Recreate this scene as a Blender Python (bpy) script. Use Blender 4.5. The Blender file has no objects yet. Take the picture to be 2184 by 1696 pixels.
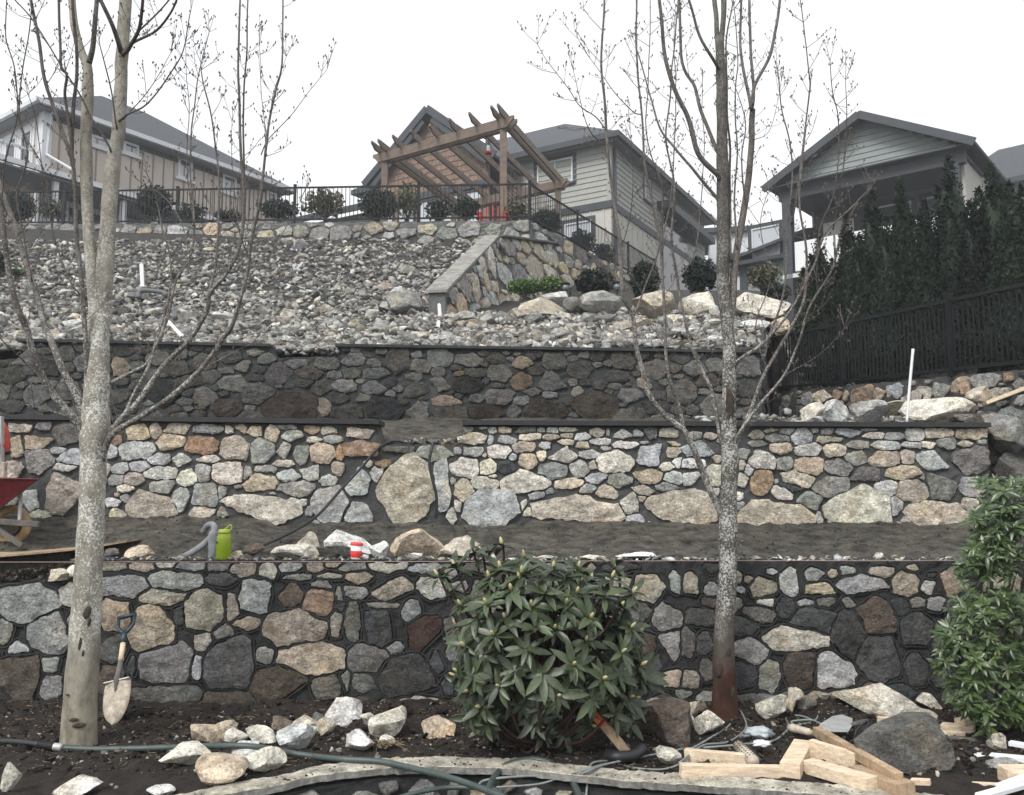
import bpy, bmesh, math, random
import numpy as np
from mathutils import Vector, Matrix, noise as mnoise
random.seed(11); np.random.seed(11)
R = math.radians

# ---------------------------------------------------------------- camera, light, exposure
scene = bpy.context.scene
COL = scene.collection
RES_X, RES_Y = 2183.0, 1696.0          # measuring units of the photograph
F = 1830.0
HORIZON = 1040.0
PITCH = math.atan((HORIZON - RES_Y/2)/F)
cam_data = bpy.data.cameras.new('camera')
cam_data.sensor_fit = 'HORIZONTAL'; cam_data.sensor_width = 36.0
cam_data.lens = 36.0*F/RES_X
cam_data.clip_start = 0.05; cam_data.clip_end = 900
cam = bpy.data.objects.new('camera', cam_data)
COL.objects.link(cam)
cam.location = (0, 0, 0); cam.rotation_euler = (math.pi/2+PITCH, 0, 0)
scene.camera = cam

world = bpy.data.worlds.new('World'); scene.world = world; world.use_nodes = True
SUN_EL, SUN_AZ = R(47), R(212)
def build_world():
    nt = world.node_tree; nt.nodes.clear()
    out = nt.nodes.new('ShaderNodeOutputWorld'); bg = nt.nodes.new('ShaderNodeBackground')
    sky = nt.nodes.new('ShaderNodeTexSky'); sky.sky_type = 'NISHITA'; sky.sun_disc = False
    sky.sun_elevation = SUN_EL; sky.sun_rotation = SUN_AZ
    sky.air_density = 1.0; sky.dust_density = 4.0; sky.ozone_density = 1.0; sky.altitude = 100
    hs = nt.nodes.new('ShaderNodeHueSaturation'); hs.inputs['Saturation'].default_value = 0.12
    mx = nt.nodes.new('ShaderNodeMix'); mx.data_type = 'RGBA'; mx.inputs[0].default_value = 0.75
    mx.inputs[7].default_value = (8.6, 8.75, 8.95, 1)      # cloud deck: even, bright grey
    nt.links.new(sky.outputs[0], hs.inputs['Color']); nt.links.new(hs.outputs[0], mx.inputs[6])
    nt.links.new(mx.outputs[2], bg.inputs['Color']); bg.inputs['Strength'].default_value = 0.088
    nt.links.new(bg.outputs[0], out.inputs[0])
build_world()
sun_data = bpy.data.lights.new('sun', 'SUN'); sun_data.energy = 1.5; sun_data.angle = R(22); sun_data.color = (1, .97, .93)
sun = bpy.data.objects.new('sun', sun_data); COL.objects.link(sun)
sd = Vector((math.sin(SUN_AZ)*math.cos(SUN_EL), math.cos(SUN_AZ)*math.cos(SUN_EL), math.sin(SUN_EL)))
sun.rotation_euler = sd.to_track_quat('Z', 'Y').to_euler()
vs = scene.view_settings
vs.view_transform = 'Standard'; vs.look = 'None'; vs.gamma = 1; vs.exposure = 0.8; vs.use_curve_mapping = False

# ---------------------------------------------------------------- measuring helpers
CP, SP = math.cos(PITCH), math.sin(PITCH)
def ray(px, py):
    a = (px-RES_X/2)/F; b = (RES_Y/2-py)/F
    return Vector((a, CP-b*SP, SP+b*CP))
def P(px, py, Y):
    d = ray(px, py); return d*(Y/d.y)
def X(px, Y, py=1040): return P(px, py, Y).x
def Zat(py, Y): return P(RES_X/2, py, Y).z
def hit_z(px, py, z):
    d = ray(px, py); return d*(z/d.z)
def hit_plane(px, py, O, d2):
    """vertical plane through O (x,y) along d2; returns t along d2 and z"""
    r = ray(px, py)
    # r.x*s = O.x + d.x*t ; r.y*s = O.y + d.y*t
    det = r.x*(-d2[1]) + d2[0]*r.y
    s = (O[0]*(-d2[1]) + d2[0]*O[1])/det
    t = ((r.x*s-O[0])*d2[0] + (r.y*s-O[1])*d2[1])/(d2[0]**2+d2[1]**2)
    return t, r.z*s
# measuring windows of the photograph: offset of each enlarged crop
OFF = {'c1': (0, 168.2), 'c2': (729.0, 196.3), 'c3': (1454.2, 196.3), 'c4': (0, 701), 'c5': (729.0, 701), 'c6': (1454.2, 701),
       'a1': (0, 1129.5), 'a2': (729.0, 1129.5), 'a3': (1454.2, 1129.5), 'a4': (0, 0), 'a5': (1121.6, 0)}
K = 0.334
def cv(c, x, y): return OFF[c][0]+x*K, OFF[c][1]+y*K

# ---------------------------------------------------------------- scene graph helpers
def put(o, parent=None):
    COL.objects.link(o)
    if parent is not None: o.parent = parent
    return o
def tag(o, label=None, cat=None, group=None, kind=None):
    if label: o['label'] = label
    if cat: o['category'] = cat
    if group: o['group'] = group
    if kind: o['kind'] = kind
    elif cat and 'kind' not in o: o['kind'] = 'thing'
    return o
def empty(name, loc, label, cat, group=None):
    o = bpy.data.objects.new(name, None); o.location = loc; o.empty_display_size = .1
    COL.objects.link(o); return tag(o, label, cat, group)
def wloc(o):
    v = Vector((0, 0, 0))
    while o is not None: v += o.location; o = o.parent
    return v
class MB:
    def __init__(s): s.v = []; s.f = []; s.c = []
    def poly(s, pts, faces):
        b = len(s.v); s.v += [tuple(p) for p in pts]; s.f += [tuple(b+i for i in f) for f in faces]
    def box(s, c, size, rot=None):
        hx, hy, hz = size[0]/2, size[1]/2, size[2]/2
        pts = [Vector((x, y, z)) for z in (-hz, hz) for y in (-hy, hy) for x in (-hx, hx)]
        if rot is not None: pts = [rot @ p for p in pts]
        s.poly([p+Vector(c) for p in pts], [(0, 2, 3, 1), (4, 5, 7, 6), (0, 1, 5, 4), (2, 6, 7, 3), (0, 4, 6, 2), (1, 3, 7, 5)])
    def bar(s, a, b, w, h, up=(0, 0, 1)):
        a = Vector(a); b = Vector(b); d = b-a; L = d.length; x = d.normalized()
        y = Vector(up).cross(x)
        if y.length < 1e-4: y = Vector((1, 0, 0))
        y.normalize(); z = x.cross(y)
        m = Matrix((x, y, z)).transposed()
        s.box((a+b)/2, (L, w, h), m)
    def tube(s, pts, rad, n=8, cap=True):
        pts = [Vector(p) for p in pts]; m = len(pts)
        if not hasattr(rad, '__len__'): rad = [rad]*m
        t0 = (pts[1]-pts[0]).normalized()
        nx = t0.orthogonal().normalized(); b0 = len(s.v)
        for i, p in enumerate(pts):
            t = (pts[min(i+1, m-1)]-pts[max(i-1, 0)])
            if t.length < 1e-9: t = t0
            t.normalize(); nx = (nx-t*nx.dot(t))
            if nx.length < 1e-6: nx = t.orthogonal()
            nx.normalize(); ny = t.cross(nx)
            for k in range(n):
                a = 2*math.pi*k/n; s.v.append(tuple(p+(nx*math.cos(a)+ny*math.sin(a))*rad[i]))
        for i in range(m-1):
            for k in range(n):
                a = b0+i*n+k; b = b0+i*n+(k+1) % n; s.f.append((a, b, b+n, a+n))
        if cap:
            s.f.append(tuple(b0+k for k in reversed(range(n)))); s.f.append(tuple(b0+(m-1)*n+k for k in range(n)))
    def lathe(s, prof, c=(0, 0, 0), n=20, axis=None):
        b0 = len(s.v); c = Vector(c)
        for r, z in prof:
            for k in range(n):
                a = 2*math.pi*k/n; p = Vector((r*math.cos(a), r*math.sin(a), z))
                if axis is not None: p = axis @ p
                s.v.append(tuple(c+p))
        for i in range(len(prof)-1):
            for k in range(n):
                a = b0+i*n+k; b = b0+i*n+(k+1) % n; s.f.append((a, b, b+n, a+n))
        s.f.append(tuple(b0+k for k in reversed(range(n)))); s.f.append(tuple(b0+(len(prof)-1)*n+k for k in range(n)))
    def prism(s, pts2, map3, d0, d1):
        """closed polygon pts2; map3(p, depth)"""
        n = len(pts2); b = len(s.v)
        s.v += [tuple(map3(p, d0)) for p in pts2]+[tuple(map3(p, d1)) for p in pts2]
        s.f.append(tuple(b+i for i in range(n))); s.f.append(tuple(b+n+i for i in reversed(range(n))))
        for i in range(n): j = (i+1) % n; s.f.append((b+i, b+n+i, b+n+j, b+j))
    def mesh(s, name, mat, smooth=False, org=Vector((0, 0, 0))):
        me = bpy.data.meshes.new(name); ox, oy, oz = org
        me.from_pydata([(x-ox, y-oy, z-oz) for x, y, z in s.v], [], s.f)
        if mat: me.materials.append(mat)
        if smooth: me.polygons.foreach_set('use_smooth', [True]*len(me.polygons))
        return me
    def build(s, name, mat, parent=None, smooth=False, own=True, bevel=0):
        """own=True keeps the object's origin at its middle"""
        pl = wloc(parent) if parent else Vector((0, 0, 0))
        if own:
            a = np.array(s.v); c = Vector(((a.min(0)+a.max(0))/2).tolist())
        else: c = pl
        me = s.mesh(name, mat, smooth, c)
        bmx = bmesh.new(); bmx.from_mesh(me); bmesh.ops.recalc_face_normals(bmx, faces=bmx.faces)
        if bevel: bmesh.ops.bevel(bmx, geom=list(bmx.edges), offset=bevel, segments=1, affect='EDGES')
        bmx.to_mesh(me); bmx.free()
        o = bpy.data.objects.new(name, me); o.location = c-pl
        return put(o, parent)
def np_mesh(name, V, Fc, mat, col=None, smooth=False, parent=None):
    """V (n,3) numpy, Fc (m,k) numpy"""
    me = bpy.data.meshes.new(name); n, k = Fc.shape
    me.vertices.add(len(V)); me.vertices.foreach_set('co', np.asarray(V, np.float32).ravel())
    me.loops.add(n*k); me.loops.foreach_set('vertex_index', Fc.astype(np.int32).ravel())
    me.polygons.add(n); me.polygons.foreach_set('loop_start', np.arange(0, n*k, k, dtype=np.int32))
    if smooth: me.polygons.foreach_set('use_smooth', np.ones(n, bool))
    me.update(calc_edges=True); me.validate()
    if col is not None:
        at = me.color_attributes.new('tone', 'FLOAT_COLOR', 'POINT')
        c4 = np.ones((len(V), 4), np.float32); c4[:, :3] = col; at.data.foreach_set('color', c4.ravel())
    me.materials.append(mat)
    o = bpy.data.objects.new(name, me); return put(o, parent)
def smooth_path(pts, per=6):
    pts = [Vector(p) for p in pts]; out = []
    q = [pts[0]*2-pts[1]]+pts+[pts[-1]*2-pts[-2]]
    for i in range(1, len(q)-2):
        a, b, c, d = q[i-1], q[i], q[i+1], q[i+2]
        for k in range(per):
            t = k/per
            out.append(.5*((2*b)+(c-a)*t+(2*a-5*b+4*c-d)*t*t+(3*b-a-3*c+d)*t**3))
    out.append(pts[-1]); return out
def fbm(p, s=1.0, o=3):
    v = 0; a = 1
    for i in range(o): v += a*mnoise.noise(Vector(p)*s+Vector((i*7.3, 1.7, 3.1))); s *= 2.1; a *= .5
    return v

# ---------------------------------------------------------------- materials
def nodes(m):
    m.use_nodes = True; nt = m.node_tree; nt.nodes.clear()
    out = nt.nodes.new('ShaderNodeOutputMaterial'); bs = nt.nodes.new('ShaderNodeBsdfPrincipled')
    nt.links.new(bs.outputs[0], out.inputs[0]); return nt, bs
def nz(nt, co, scale, detail=6, rough=.6, dist=0):
    n = nt.nodes.new('ShaderNodeTexNoise'); n.inputs['Scale'].default_value = scale; n.inputs['Detail'].default_value = detail
    n.inputs['Roughness'].default_value = rough; n.inputs['Distortion'].default_value = dist
    nt.links.new(co, n.inputs['Vector']); return n.outputs['Fac']
def rng(nt, x, a, b, c, d):
    n = nt.nodes.new('ShaderNodeMapRange'); nt.links.new(x, n.inputs[0])
    for i, v in enumerate((a, b, c, d)): n.inputs[i+1].default_value = v
    return n.outputs[0]
def mul(nt, a, b):
    n = nt.nodes.new('ShaderNodeVectorMath'); n.operation = 'SCALE'; nt.links.new(a, n.inputs[0]); nt.links.new(b, n.inputs['Scale']); return n.outputs[0]
def math_(nt, op, a, b):
    n = nt.nodes.new('ShaderNodeMath'); n.operation = op
    for i, v in enumerate((a, b)):
        if isinstance(v, (int, float)): n.inputs[i].default_value = v
        else: nt.links.new(v, n.inputs[i])
    return n.outputs[0]
def mixc(nt, fac, a, b):
    n = nt.nodes.new('ShaderNodeMix'); n.data_type = 'RGBA'
    if isinstance(fac, (int, float)): n.inputs[0].default_value = fac
    else: nt.links.new(fac, n.inputs[0])
    for s, v in ((6, a), (7, b)):
        if isinstance(v, tuple): n.inputs[s].default_value = (*v[:3], 1)
        else: nt.links.new(v, n.inputs[s])
    return n.outputs[2]
def bump(nt, bs, h, strength, dist=.01):
    n = nt.nodes.new('ShaderNodeBump'); n.inputs['Strength'].default_value = strength; n.inputs['Distance'].default_value = dist
    nt.links.new(h, n.inputs['Height']); nt.links.new(n.outputs[0], bs.inputs['Normal'])
def pos(nt):
    return nt.nodes.new('ShaderNodeNewGeometry').outputs['Position']
MATS = {}
def simple(name, col, rough=.7, var=.25, scale=12, b=.3, bd=.004, metal=0, stretch=None, col2=None, spec=None):
    m = bpy.data.materials.new(name); nt, bs = nodes(m); co = pos(nt)
    if stretch:
        mp = nt.nodes.new('ShaderNodeMapping'); mp.inputs['Scale'].default_value = stretch
        nt.links.new(co, mp.inputs[0]); co = mp.outputs[0]
    f = nz(nt, co, scale, 8, .65)
    c = mixc(nt, rng(nt, f, .3, .7, 0, 1), tuple(x*(1-var) for x in col), col2 or tuple(min(1, x*(1+var)) for x in col))
    g = nz(nt, co, scale*6, 5, .7)
    c = mul(nt, c, rng(nt, g, .3, .7, 1-var*.7, 1+var*.7))
    nt.links.new(c, bs.inputs['Base Color']); bs.inputs['Roughness'].default_value = rough; bs.inputs['Metallic'].default_value = metal
    if spec is not None: bs.inputs['Specular IOR Level'].default_value = spec
    if b: bump(nt, bs, math_(nt, 'ADD', f, math_(nt, 'MULTIPLY', g, .5)), b, bd)
    MATS[name] = m; return m
def stone_mat(name, src, scale=9, bumpd=.02, contrast=1.0, rough=.9):
    m = bpy.data.materials.new(name); nt, bs = nodes(m); co = pos(nt)
    if src == 'obj': base = nt.nodes.new('ShaderNodeObjectInfo').outputs['Color']
    else:
        a = nt.nodes.new('ShaderNodeAttribute'); a.attribute_name = 'tone'; base = a.outputs['Color']
    f1 = nz(nt, co, scale, 10, .68, .3); f2 = nz(nt, co, scale*6.5, 8, .8); f3 = nz(nt, co, scale*.45, 4, .5)
    mp = nt.nodes.new('ShaderNodeMapping'); mp.inputs['Scale'].default_value = (1, 1, 1.9); mp.inputs['Rotation'].default_value = (0, R(38), R(30))
    nt.links.new(co, mp.inputs[0]); f4 = nz(nt, mp.outputs[0], scale*1.6, 7, .7, .6)
    k = contrast
    v = math_(nt, 'MULTIPLY', rng(nt, f1, .32, .66, 1-.5*k, 1+.36*k), rng(nt, f2, .36, .62, 1-.52*k, 1+.34*k))
    v = math_(nt, 'MULTIPLY', v, rng(nt, f4, .36, .62, 1-.28*k, 1+.16*k))
    c = mul(nt, base, v)
    warm = mul(nt, c, rng(nt, f3, 0, 1, 1, 1)); tint = nt.nodes.new('ShaderNodeVectorMath'); tint.operation = 'MULTIPLY'
    nt.links.new(warm, tint.inputs[0]); tint.inputs[1].default_value = (1.07, .95, .8)
    c = mixc(nt, rng(nt, f3, .5, .68, 0, .75), c, tint.outputs[0])
    dk = mul(nt, c, rng(nt, f2, 0, 1, .35, .6))
    c = mixc(nt, rng(nt, f4, .37, .29, 0, .85), c, dk)
    f5 = nz(nt, co, scale*2.4, 6, .72, .8); c = mixc(nt, rng(nt, f5, .58, .70, 0, .55*k), c, mul(nt, base, rng(nt, f2, .3, .7, 1.15, 1.5)))
    c = mixc(nt, rng(nt, f5, .40, .33, 0, .6*k), c, mul(nt, base, rng(nt, f2, .3, .7, .3, .6)))
    nt.links.new(c, bs.inputs['Base Color']); bs.inputs['Roughness'].default_value = rough; bs.inputs['Specular IOR Level'].default_value = .25
    h = math_(nt, 'ADD', math_(nt, 'MULTIPLY', f1, 1.0), math_(nt, 'ADD', math_(nt, 'MULTIPLY', f2, .35), math_(nt, 'ADD', math_(nt, 'MULTIPLY', f4, .8), math_(nt, 'MULTIPLY', f5, .9))))
    bump(nt, bs, h, 1.0, bumpd*1.25); MATS[name] = m; return m
M_STONE = stone_mat('fieldstone', 'obj', 9, .022)
M_RUBBLE = stone_mat('rubble_stone', 'attr', 12, .02, .8)
def bark_mat(name, base, lich, zlo, zhi, low, zl):
    m = bpy.data.materials.new(name); nt, bs = nodes(m); co = pos(nt)
    mp = nt.nodes.new('ShaderNodeMapping'); mp.inputs['Scale'].default_value = (1, 1, .45); nt.links.new(co, mp.inputs[0]); co2 = mp.outputs[0]
    sep = nt.nodes.new('ShaderNodeSeparateXYZ'); nt.links.new(co, sep.inputs[0]); z = sep.outputs[2]
    f = nz(nt, co2, 14, 8, .7); g = nz(nt, co, 78, 6, .72, .5); h = nz(nt, co, 7, 3, .5)
    c = mixc(nt, rng(nt, f, .35, .65, 0, 1), tuple(x*.62 for x in base), tuple(x*1.25 for x in base))
    zz = math_(nt, 'ADD', z, math_(nt, 'MULTIPLY', h, .5))
    c = mixc(nt, rng(nt, zz, zl-.1, zl+.25, 1, 0), c, mixc(nt, rng(nt, f, .35, .65, 0, 1), tuple(x*.6 for x in low), tuple(x*1.4 for x in low)))
    sp = math_(nt, 'MULTIPLY', rng(nt, math_(nt, 'ADD', g, math_(nt, 'MULTIPLY', h, .35)), .68, .74, 0, .9), rng(nt, zz, zlo, zlo+.3, 0, 1))
    sp = math_(nt, 'MULTIPLY', sp, rng(nt, zz, zhi, zhi+1, 1, .25))
    c = mixc(nt, sp, c, lich)
    dk = rng(nt, nz(nt, co2, 26, 8, .8, .6), .56, .66, 0, .75)
    c = mixc(nt, dk, c, tuple(x*.3 for x in base))
    nt.links.new(c, bs.inputs['Base Color']); bs.inputs['Roughness'].default_value = .9; bs.inputs['Specular IOR Level'].default_value = .2
    bump(nt, bs, math_(nt, 'ADD', f, math_(nt, 'MULTIPLY', g, .5)), .7, .01); MATS[name] = m; return m
def leaf_mat(name, a, b, rough=.38, tr=.15, spec=.5):
    m = bpy.data.materials.new(name); nt, bs = nodes(m); co = pos(nt)
    f = nz(nt, co, 9, 3, .5); g = nz(nt, co, 60, 2, .5)
    rd = nt.nodes.new('ShaderNodeObjectInfo').outputs['Random']
    c = mixc(nt, rng(nt, math_(nt, 'ADD', math_(nt, 'ADD', math_(nt, 'MULTIPLY', f, .6), math_(nt, 'MULTIPLY', g, .4)), math_(nt, 'MULTIPLY', rd, .22)), .42, .76, 0, 1), a, b)
    nt.links.new(c, bs.inputs['Base Color']); bs.inputs['Roughness'].default_value = rough; bs.inputs['Specular IOR Level'].default_value = spec
    MATS[name] = m; return m
M_MORTAR1 = simple('dark_damp_mortar', (.028, .029, .029), .9, .45, 7, .8, .02)
M_MORTAR2 = simple('grey_mortar', (.066, .068, .068), .95, .3, 8, .8, .02)
M_MORTAR3 = simple('weathered_mortar', (.042, .046, .047), .95, .35, 8, .8, .02)
M_MORTAR4 = simple('pale_mortar', (.12, .125, .12), .95, .35, 8, .8, .02)
M_MUD = simple('damp_mud', (.018, .015, .012), .95, .7, 6.5, 1, .06, stretch=(1, 1.3, 1.3), col2=(.165, .152, .124))
M_SOIL = simple('dark_bark_soil', (.011, .0075, .006), .95, .65, 7, 1, .06, col2=(.042, .030, .022))
M_SLOPE = simple('slope_earth', (.035, .032, .03), .95, .5, 8, 1, .04)
M_CAP = simple('slate_cap', (.028, .028, .030), .75, .2, 8, .3, .004)
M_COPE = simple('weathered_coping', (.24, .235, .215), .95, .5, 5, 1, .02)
M_CAPC = simple('concrete_cap', (.22, .21, .17), .95, .6, 12, .8, .012, col2=(.62, .58, .48))
M_BLACK = simple('black_painted_metal', (.008, .009, .010), .6, .1, 20, 0, spec=.25)
M_WOODP = simple('cedar_beam', (.165, .125, .098), .75, .3, 5, .3, .004, stretch=(1, 1, 2))
M_LUMBER = simple('fresh_lumber', (.70, .53, .37), .8, .3, 9, .3, .003, stretch=(1, 4, 9), col2=(.86, .72, .54))
M_LUMBERD = simple('muddy_lumber', (.36, .26, .17), .85, .4, 9, .4, .003)
M_WHITE = simple('white_plastic', (.78, .79, .80), .5, .05, 10, 0)
M_TRIM = simple('white_trim', (.62, .64, .66), .6, .06, 3, 0)
M_DTRIM = simple('charcoal_trim', (.035, .042, .05), .6, .15, 3, 0)
M_ROOF = simple('asphalt_shingles', (.07, .078, .088), .95, .35, 9, .8, .02, stretch=(1, 1, 5))
M_TAN = simple('tan_board_siding', (.50, .44, .39), .8, .06, 2, 0)
M_CREAM = simple('cream_board_siding', (.46, .45, .41), .8, .06, 2, 0)
M_GREYS = simple('olive_grey_lap_siding', (.33, .335, .31), .8, .07, 2, 0)
M_GREEN3 = simple('grey_green_siding', (.24, .27, .265), .8, .07, 2, 0)
M_SHAKE = simple('cedar_shakes', (.20, .135, .10), .85, .35, 6, .4, .01)
M_SOFFIT = simple('grey_soffit', (.20, .22, .235), .8, .05, 2, 0)
M_HOSE = simple('green_rubber_hose', (.055, .075, .07), .45, .25, 20, .2, .001)
M_HOSEB = simple('black_rubber_hose', (.02, .022, .024), .5, .3, 20, .2, .001)
M_CORD = simple('grey_cord', (.22, .25, .24), .6, .2, 20, 0)
M_ORANGE = simple('orange_paint', (.62, .12, .05), .6, .25, 14, .2, .002)
M_DRED = simple('dark_red_enamel', (.12, .015, .018), .4, .4, 8, .2, .002)
M_RUST = simple('muddy_steel', (.42, .365, .295), .8, .45, 22, .6, .003)
M_STEEL = simple('pale_steel', (.45, .46, .46), .45, .2, 14, .2, .002, metal=.3)
M_RUBBER = simple('tan_muddy_tyre', (.34, .24, .13), .85, .4, 12, .5, .004)
M_GREYWOOD = simple('grey_weathered_wood', (.12, .11, .10), .9, .35, 8, .6, .006)
M_BLUEH = simple('blue_black_plastic', (.018, .035, .05), .45, .4, 25, .2, .001)
def glass_mat(name, col, rough=.06, spec=.8):
    m = bpy.data.materials.new(name); nt, bs = nodes(m); bs.inputs['Base Color'].default_value = (*col, 1)
    bs.inputs['Roughness'].default_value = rough; bs.inputs['Specular IOR Level'].default_value = spec; MATS[name] = m; return m
M_PANE = glass_mat('window_pane', (.16, .18, .20)); M_PANEW = glass_mat('window_with_blind', (.5, .53, .57), .2, .5); M_PANED = glass_mat('dark_pane', (.02, .024, .028))
M_GREENP = bpy.data.materials.new('green_bottle_plastic'); _nt, _b = nodes(M_GREENP)
_b.inputs['Base Color'].default_value = (.36, .5, .03, 1); _b.inputs['Roughness'].default_value = .2; _b.inputs['Transmission Weight'].default_value = .35
M_GREENL = simple('lime_plastic_lid', (.36, .46, .05), .4, .05, 10, 0)
M_REDP = simple('red_silicone', (.75, .05, .04), .5, .05, 10, 0)
M_RHODO = leaf_mat('rhododendron_leaf', (.014, .026, .010), (.075, .102, .046), .42, spec=.6)
M_PIERIS = leaf_mat('glossy_shrub_leaf', (.015, .03, .010), (.09, .14, .045), .30)
M_CEDAR = leaf_mat('cedar_spray', (.005, .009, .0075), (.026, .042, .026), .75, spec=.2)
M_BOX = leaf_mat('dark_shrub_leaf', (.008, .016, .014), (.022, .038, .028), .6, spec=.3)
M_YELLOWG = leaf_mat('yellow_green_leaf', (.045, .055, .03), (.16, .15, .09), .6, spec=.3)
M_LIME = leaf_mat('low_green_leaf', (.05, .10, .03), (.12, .2, .06), .5, spec=.3)
M_BUD = simple('cream_bud', (.5, .46, .24), .6, .15, 30, 0)
M_TWIG = simple('twig_bark', (.12, .105, .095), .9, .3, 30, 0)
M_STEM = simple('reddish_stem', (.045, .022, .018), .8, .3, 30, 0)
M_BARKL = bark_mat('pale_lichened_bark', (.30, .28, .235), (.74, .74, .69), -.75, 1.2, (.28, .255, .20), -.95)
M_BARKR = bark_mat('grey_bark_brown_base', (.095, .088, .076), (.52, .52, .49), -.75, 1.1, (.055, .027, .02), -.95)
M_LIMBL = bark_mat('limb_bark', (.13, .115, .105), (.50, .50, .46), -.2, .9, (.1, .1, .1), -9)

# ---------------------------------------------------------------- terrain
GZ = -1.475                                     # planting strip before the lowest wall
Y1, Y2, Y3 = 6.0, 7.6, 9.3                      # faces of the three long walls
Z1T = Zat(1197, Y1); Z2T = Zat(903, Y2); Z3T = Zat(742, Y3)
T1A, T1B = Z1T-.03, Zat(1122, Y2)
PLAT = 6.42                                     # upper gardens
F1 = P(1638, 838, 13.5); F2 = P(2183, 787, 8.7)  # foot of the black fence on the right
fd = Vector((F2.x-F1.x, F2.y-F1.y)).normalized(); fn = Vector((-fd.y, fd.x))
if fn.x < 0: fn = -fn
WL = P(944, 690, 13.2); WU = P(1062, 503, 18.5); CORN = P(1129, 470, 20.8)
SE = P(1378, 603, 28.0)
def lerp(a, b, t): return a+(b-a)*t
def sst(t): t = max(0, min(1, t)); return t*t*(3-2*t)
def T_left(Y): d = Y-9.4; return 1.5+.2555*d+.0123*d*d
def T_right(Y): return min(2.55+.268*(Y-13), 6.3) if Y > 13 else T_left(Y)-.05
def wing_x(Y):
    if Y < 18.5: return lerp(WL.x, WU.x, (Y-13.2)/5.3)
    return lerp(WU.x, CORN.x, (Y-18.5)/2.3)
def front4_y(x): return lerp(20.8, 22.6, (CORN.x-x)/13.6)    # the top wall leans back to the left
def side_x(Y): return CORN.x+(SE.x-CORN.x)*(Y-20.8)/(28-20.8)
import mathutils.geometry as mgeo
def H(x, Y):
    s = (x-F1.x)*fn.x+(Y-F1.y)*fn.y
    r = x/max(Y, .1)
    if Y > 30: base = lerp(6.4, 6.8, min(1, (Y-30)/20))
    elif x < CORN.x and Y > front4_y(x): base = PLAT
    elif Y > 20.8 and x < side_x(Y)-.1 and x >= CORN.x: base = PLAT
    elif Y > 12.6 and x > (wing_x(Y)-.1 if Y > 13.2 else wing_x(13.2)-.1+(13.2-Y)*2): base = lerp(T_left(Y), T_right(Y), sst((Y-12.6)/.8))
    else: base = T_left(Y)
    if r > .292:
        if s < 0 and Y < 13.6: g = .72+.05*(Y-9.3)+.25*max(0, r-.42)
        else: g = 1.28+.32*max(0, s)
        g = min(g, 5.2 if Y < 30 else 6.4)
        t = 1 if (s < 0 and Y < 13.5) else sst((r-.292)/.07)
        base = lerp(base, g, t) if Y < 30 else base
    n = .10*fbm((x, Y, 0), .8, 2)+.05*fbm((x, Y, 5), 3.0, 2)
    return base+n*(1 if Y < 20 else .4)
def sheet(name, xs, ys, fn_, mat, kind='structure'):
    xs = np.asarray(xs); ys = np.asarray(ys)
    V = np.array([(x, y, fn_(x, y)) for y in ys for x in xs]); nx = len(xs)
    i = np.arange(len(ys)-1)[:, None]*nx+np.arange(nx-1)[None]; i = i.ravel()
    o = np_mesh(name, V, np.stack([i, i+1, i+1+nx, i+nx], 1), mat, smooth=True)
    return tag(o, kind=kind)
def axis(a, b, s, c, d, S):
    """fine steps s between a and b, growing out to c and d"""
    m = list(np.arange(a, b, s)); lo = []; x = a; k = s
    while x > c: k *= 1.25; x -= min(k, S); lo.append(max(x, c))
    hi = []; x = m[-1]; k = s
    while x < d: k *= 1.25; x += min(k, S); hi.append(min(x, d))
    return lo[::-1]+m+hi
sheet('hillside', axis(-9, 9, .13, -120, 120, 12), axis(9.5, 23, .13, 9.42, 260, 12), H, M_SLOPE)
def gz(x, Y): return GZ+.035*fbm((x, Y, 0), 2.2, 2)+.022*fbm((x, Y, 3), 13, 3)+.05*sst((Y-5.6)/.5)
CAPP = [hit_z(px, py, GZ+.01) for px, py in ((-300, 1800), (377, 1706), (560, 1668), (729, 1634), (900, 1622), (1113, 1626), (1297, 1650), (1454, 1660), (1755, 1680), (1955, 1700), (2183, 1722), (2600, 1760))]
CAPX = [p.x for p in CAPP]; CAPY = [p.y for p in CAPP]
def cap0_y(x): return float(sum(np.interp(x+d, CAPX, CAPY) for d in (-.12, 0, .12))/3)
sheet('planting_strip', axis(-4, 4, .04, -14, 14, .6), list(np.arange(4.2, 6.2, .035)), lambda x, y: gz(x, y) if y > cap0_y(x)+.02 else GZ-.25, M_SOIL)
def t1(x, y):
    t = max(0, (y-Y1-.3)/(Y2-Y1-.3))
    z = lerp(T1A-.02, T1B, t**.8)+.035*fbm((x, y, 2), 2.2, 3)*sst(t*4)+.02*fbm((x, y, 9), 9, 2)
    z += .05*sst((t-.8)/.2)*(.6+.5*fbm((x*3.7, 3, 0), 2.5, 2))+.012*fbm((x, y, 7), 22, 2)
    if x < -2.0: z += lerp(-.10, .05, sst((y-6.45)/.35))*sst((-2.0-x)/.3)
    return z
sheet('lower_terrace', axis(-5, 5, .05, -14, 14, .6), list(np.arange(Y1+.15, Y2+.12, .045)), t1, M_MUD)
GAPX0, GAPX1 = X(810, Y2), X(985, Y2)
def t2(x, y):
    t = (y-Y2-.1)/(Y3-Y2-.1)
    z = lerp(Zat(903, Y2)-.10, Zat(893, Y3), max(0, t)); dx = min(x-GAPX0+.1, GAPX1+.1-x)
    z -= .22*sst(dx/.25)*sst((.75-t)/.75)
    return z+.03*fbm((x, y, 4), 3, 3)
sheet('upper_terrace', axis(-5.5, 6.2, .06, -14, 16, .6), list(np.arange(Y2+.1, Y3+.12, .05)), t2, M_MUD)
def t3(x, y): return .74+.05*(y-9.4)+.03*fbm((x, y, 1), 3, 2)
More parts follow.
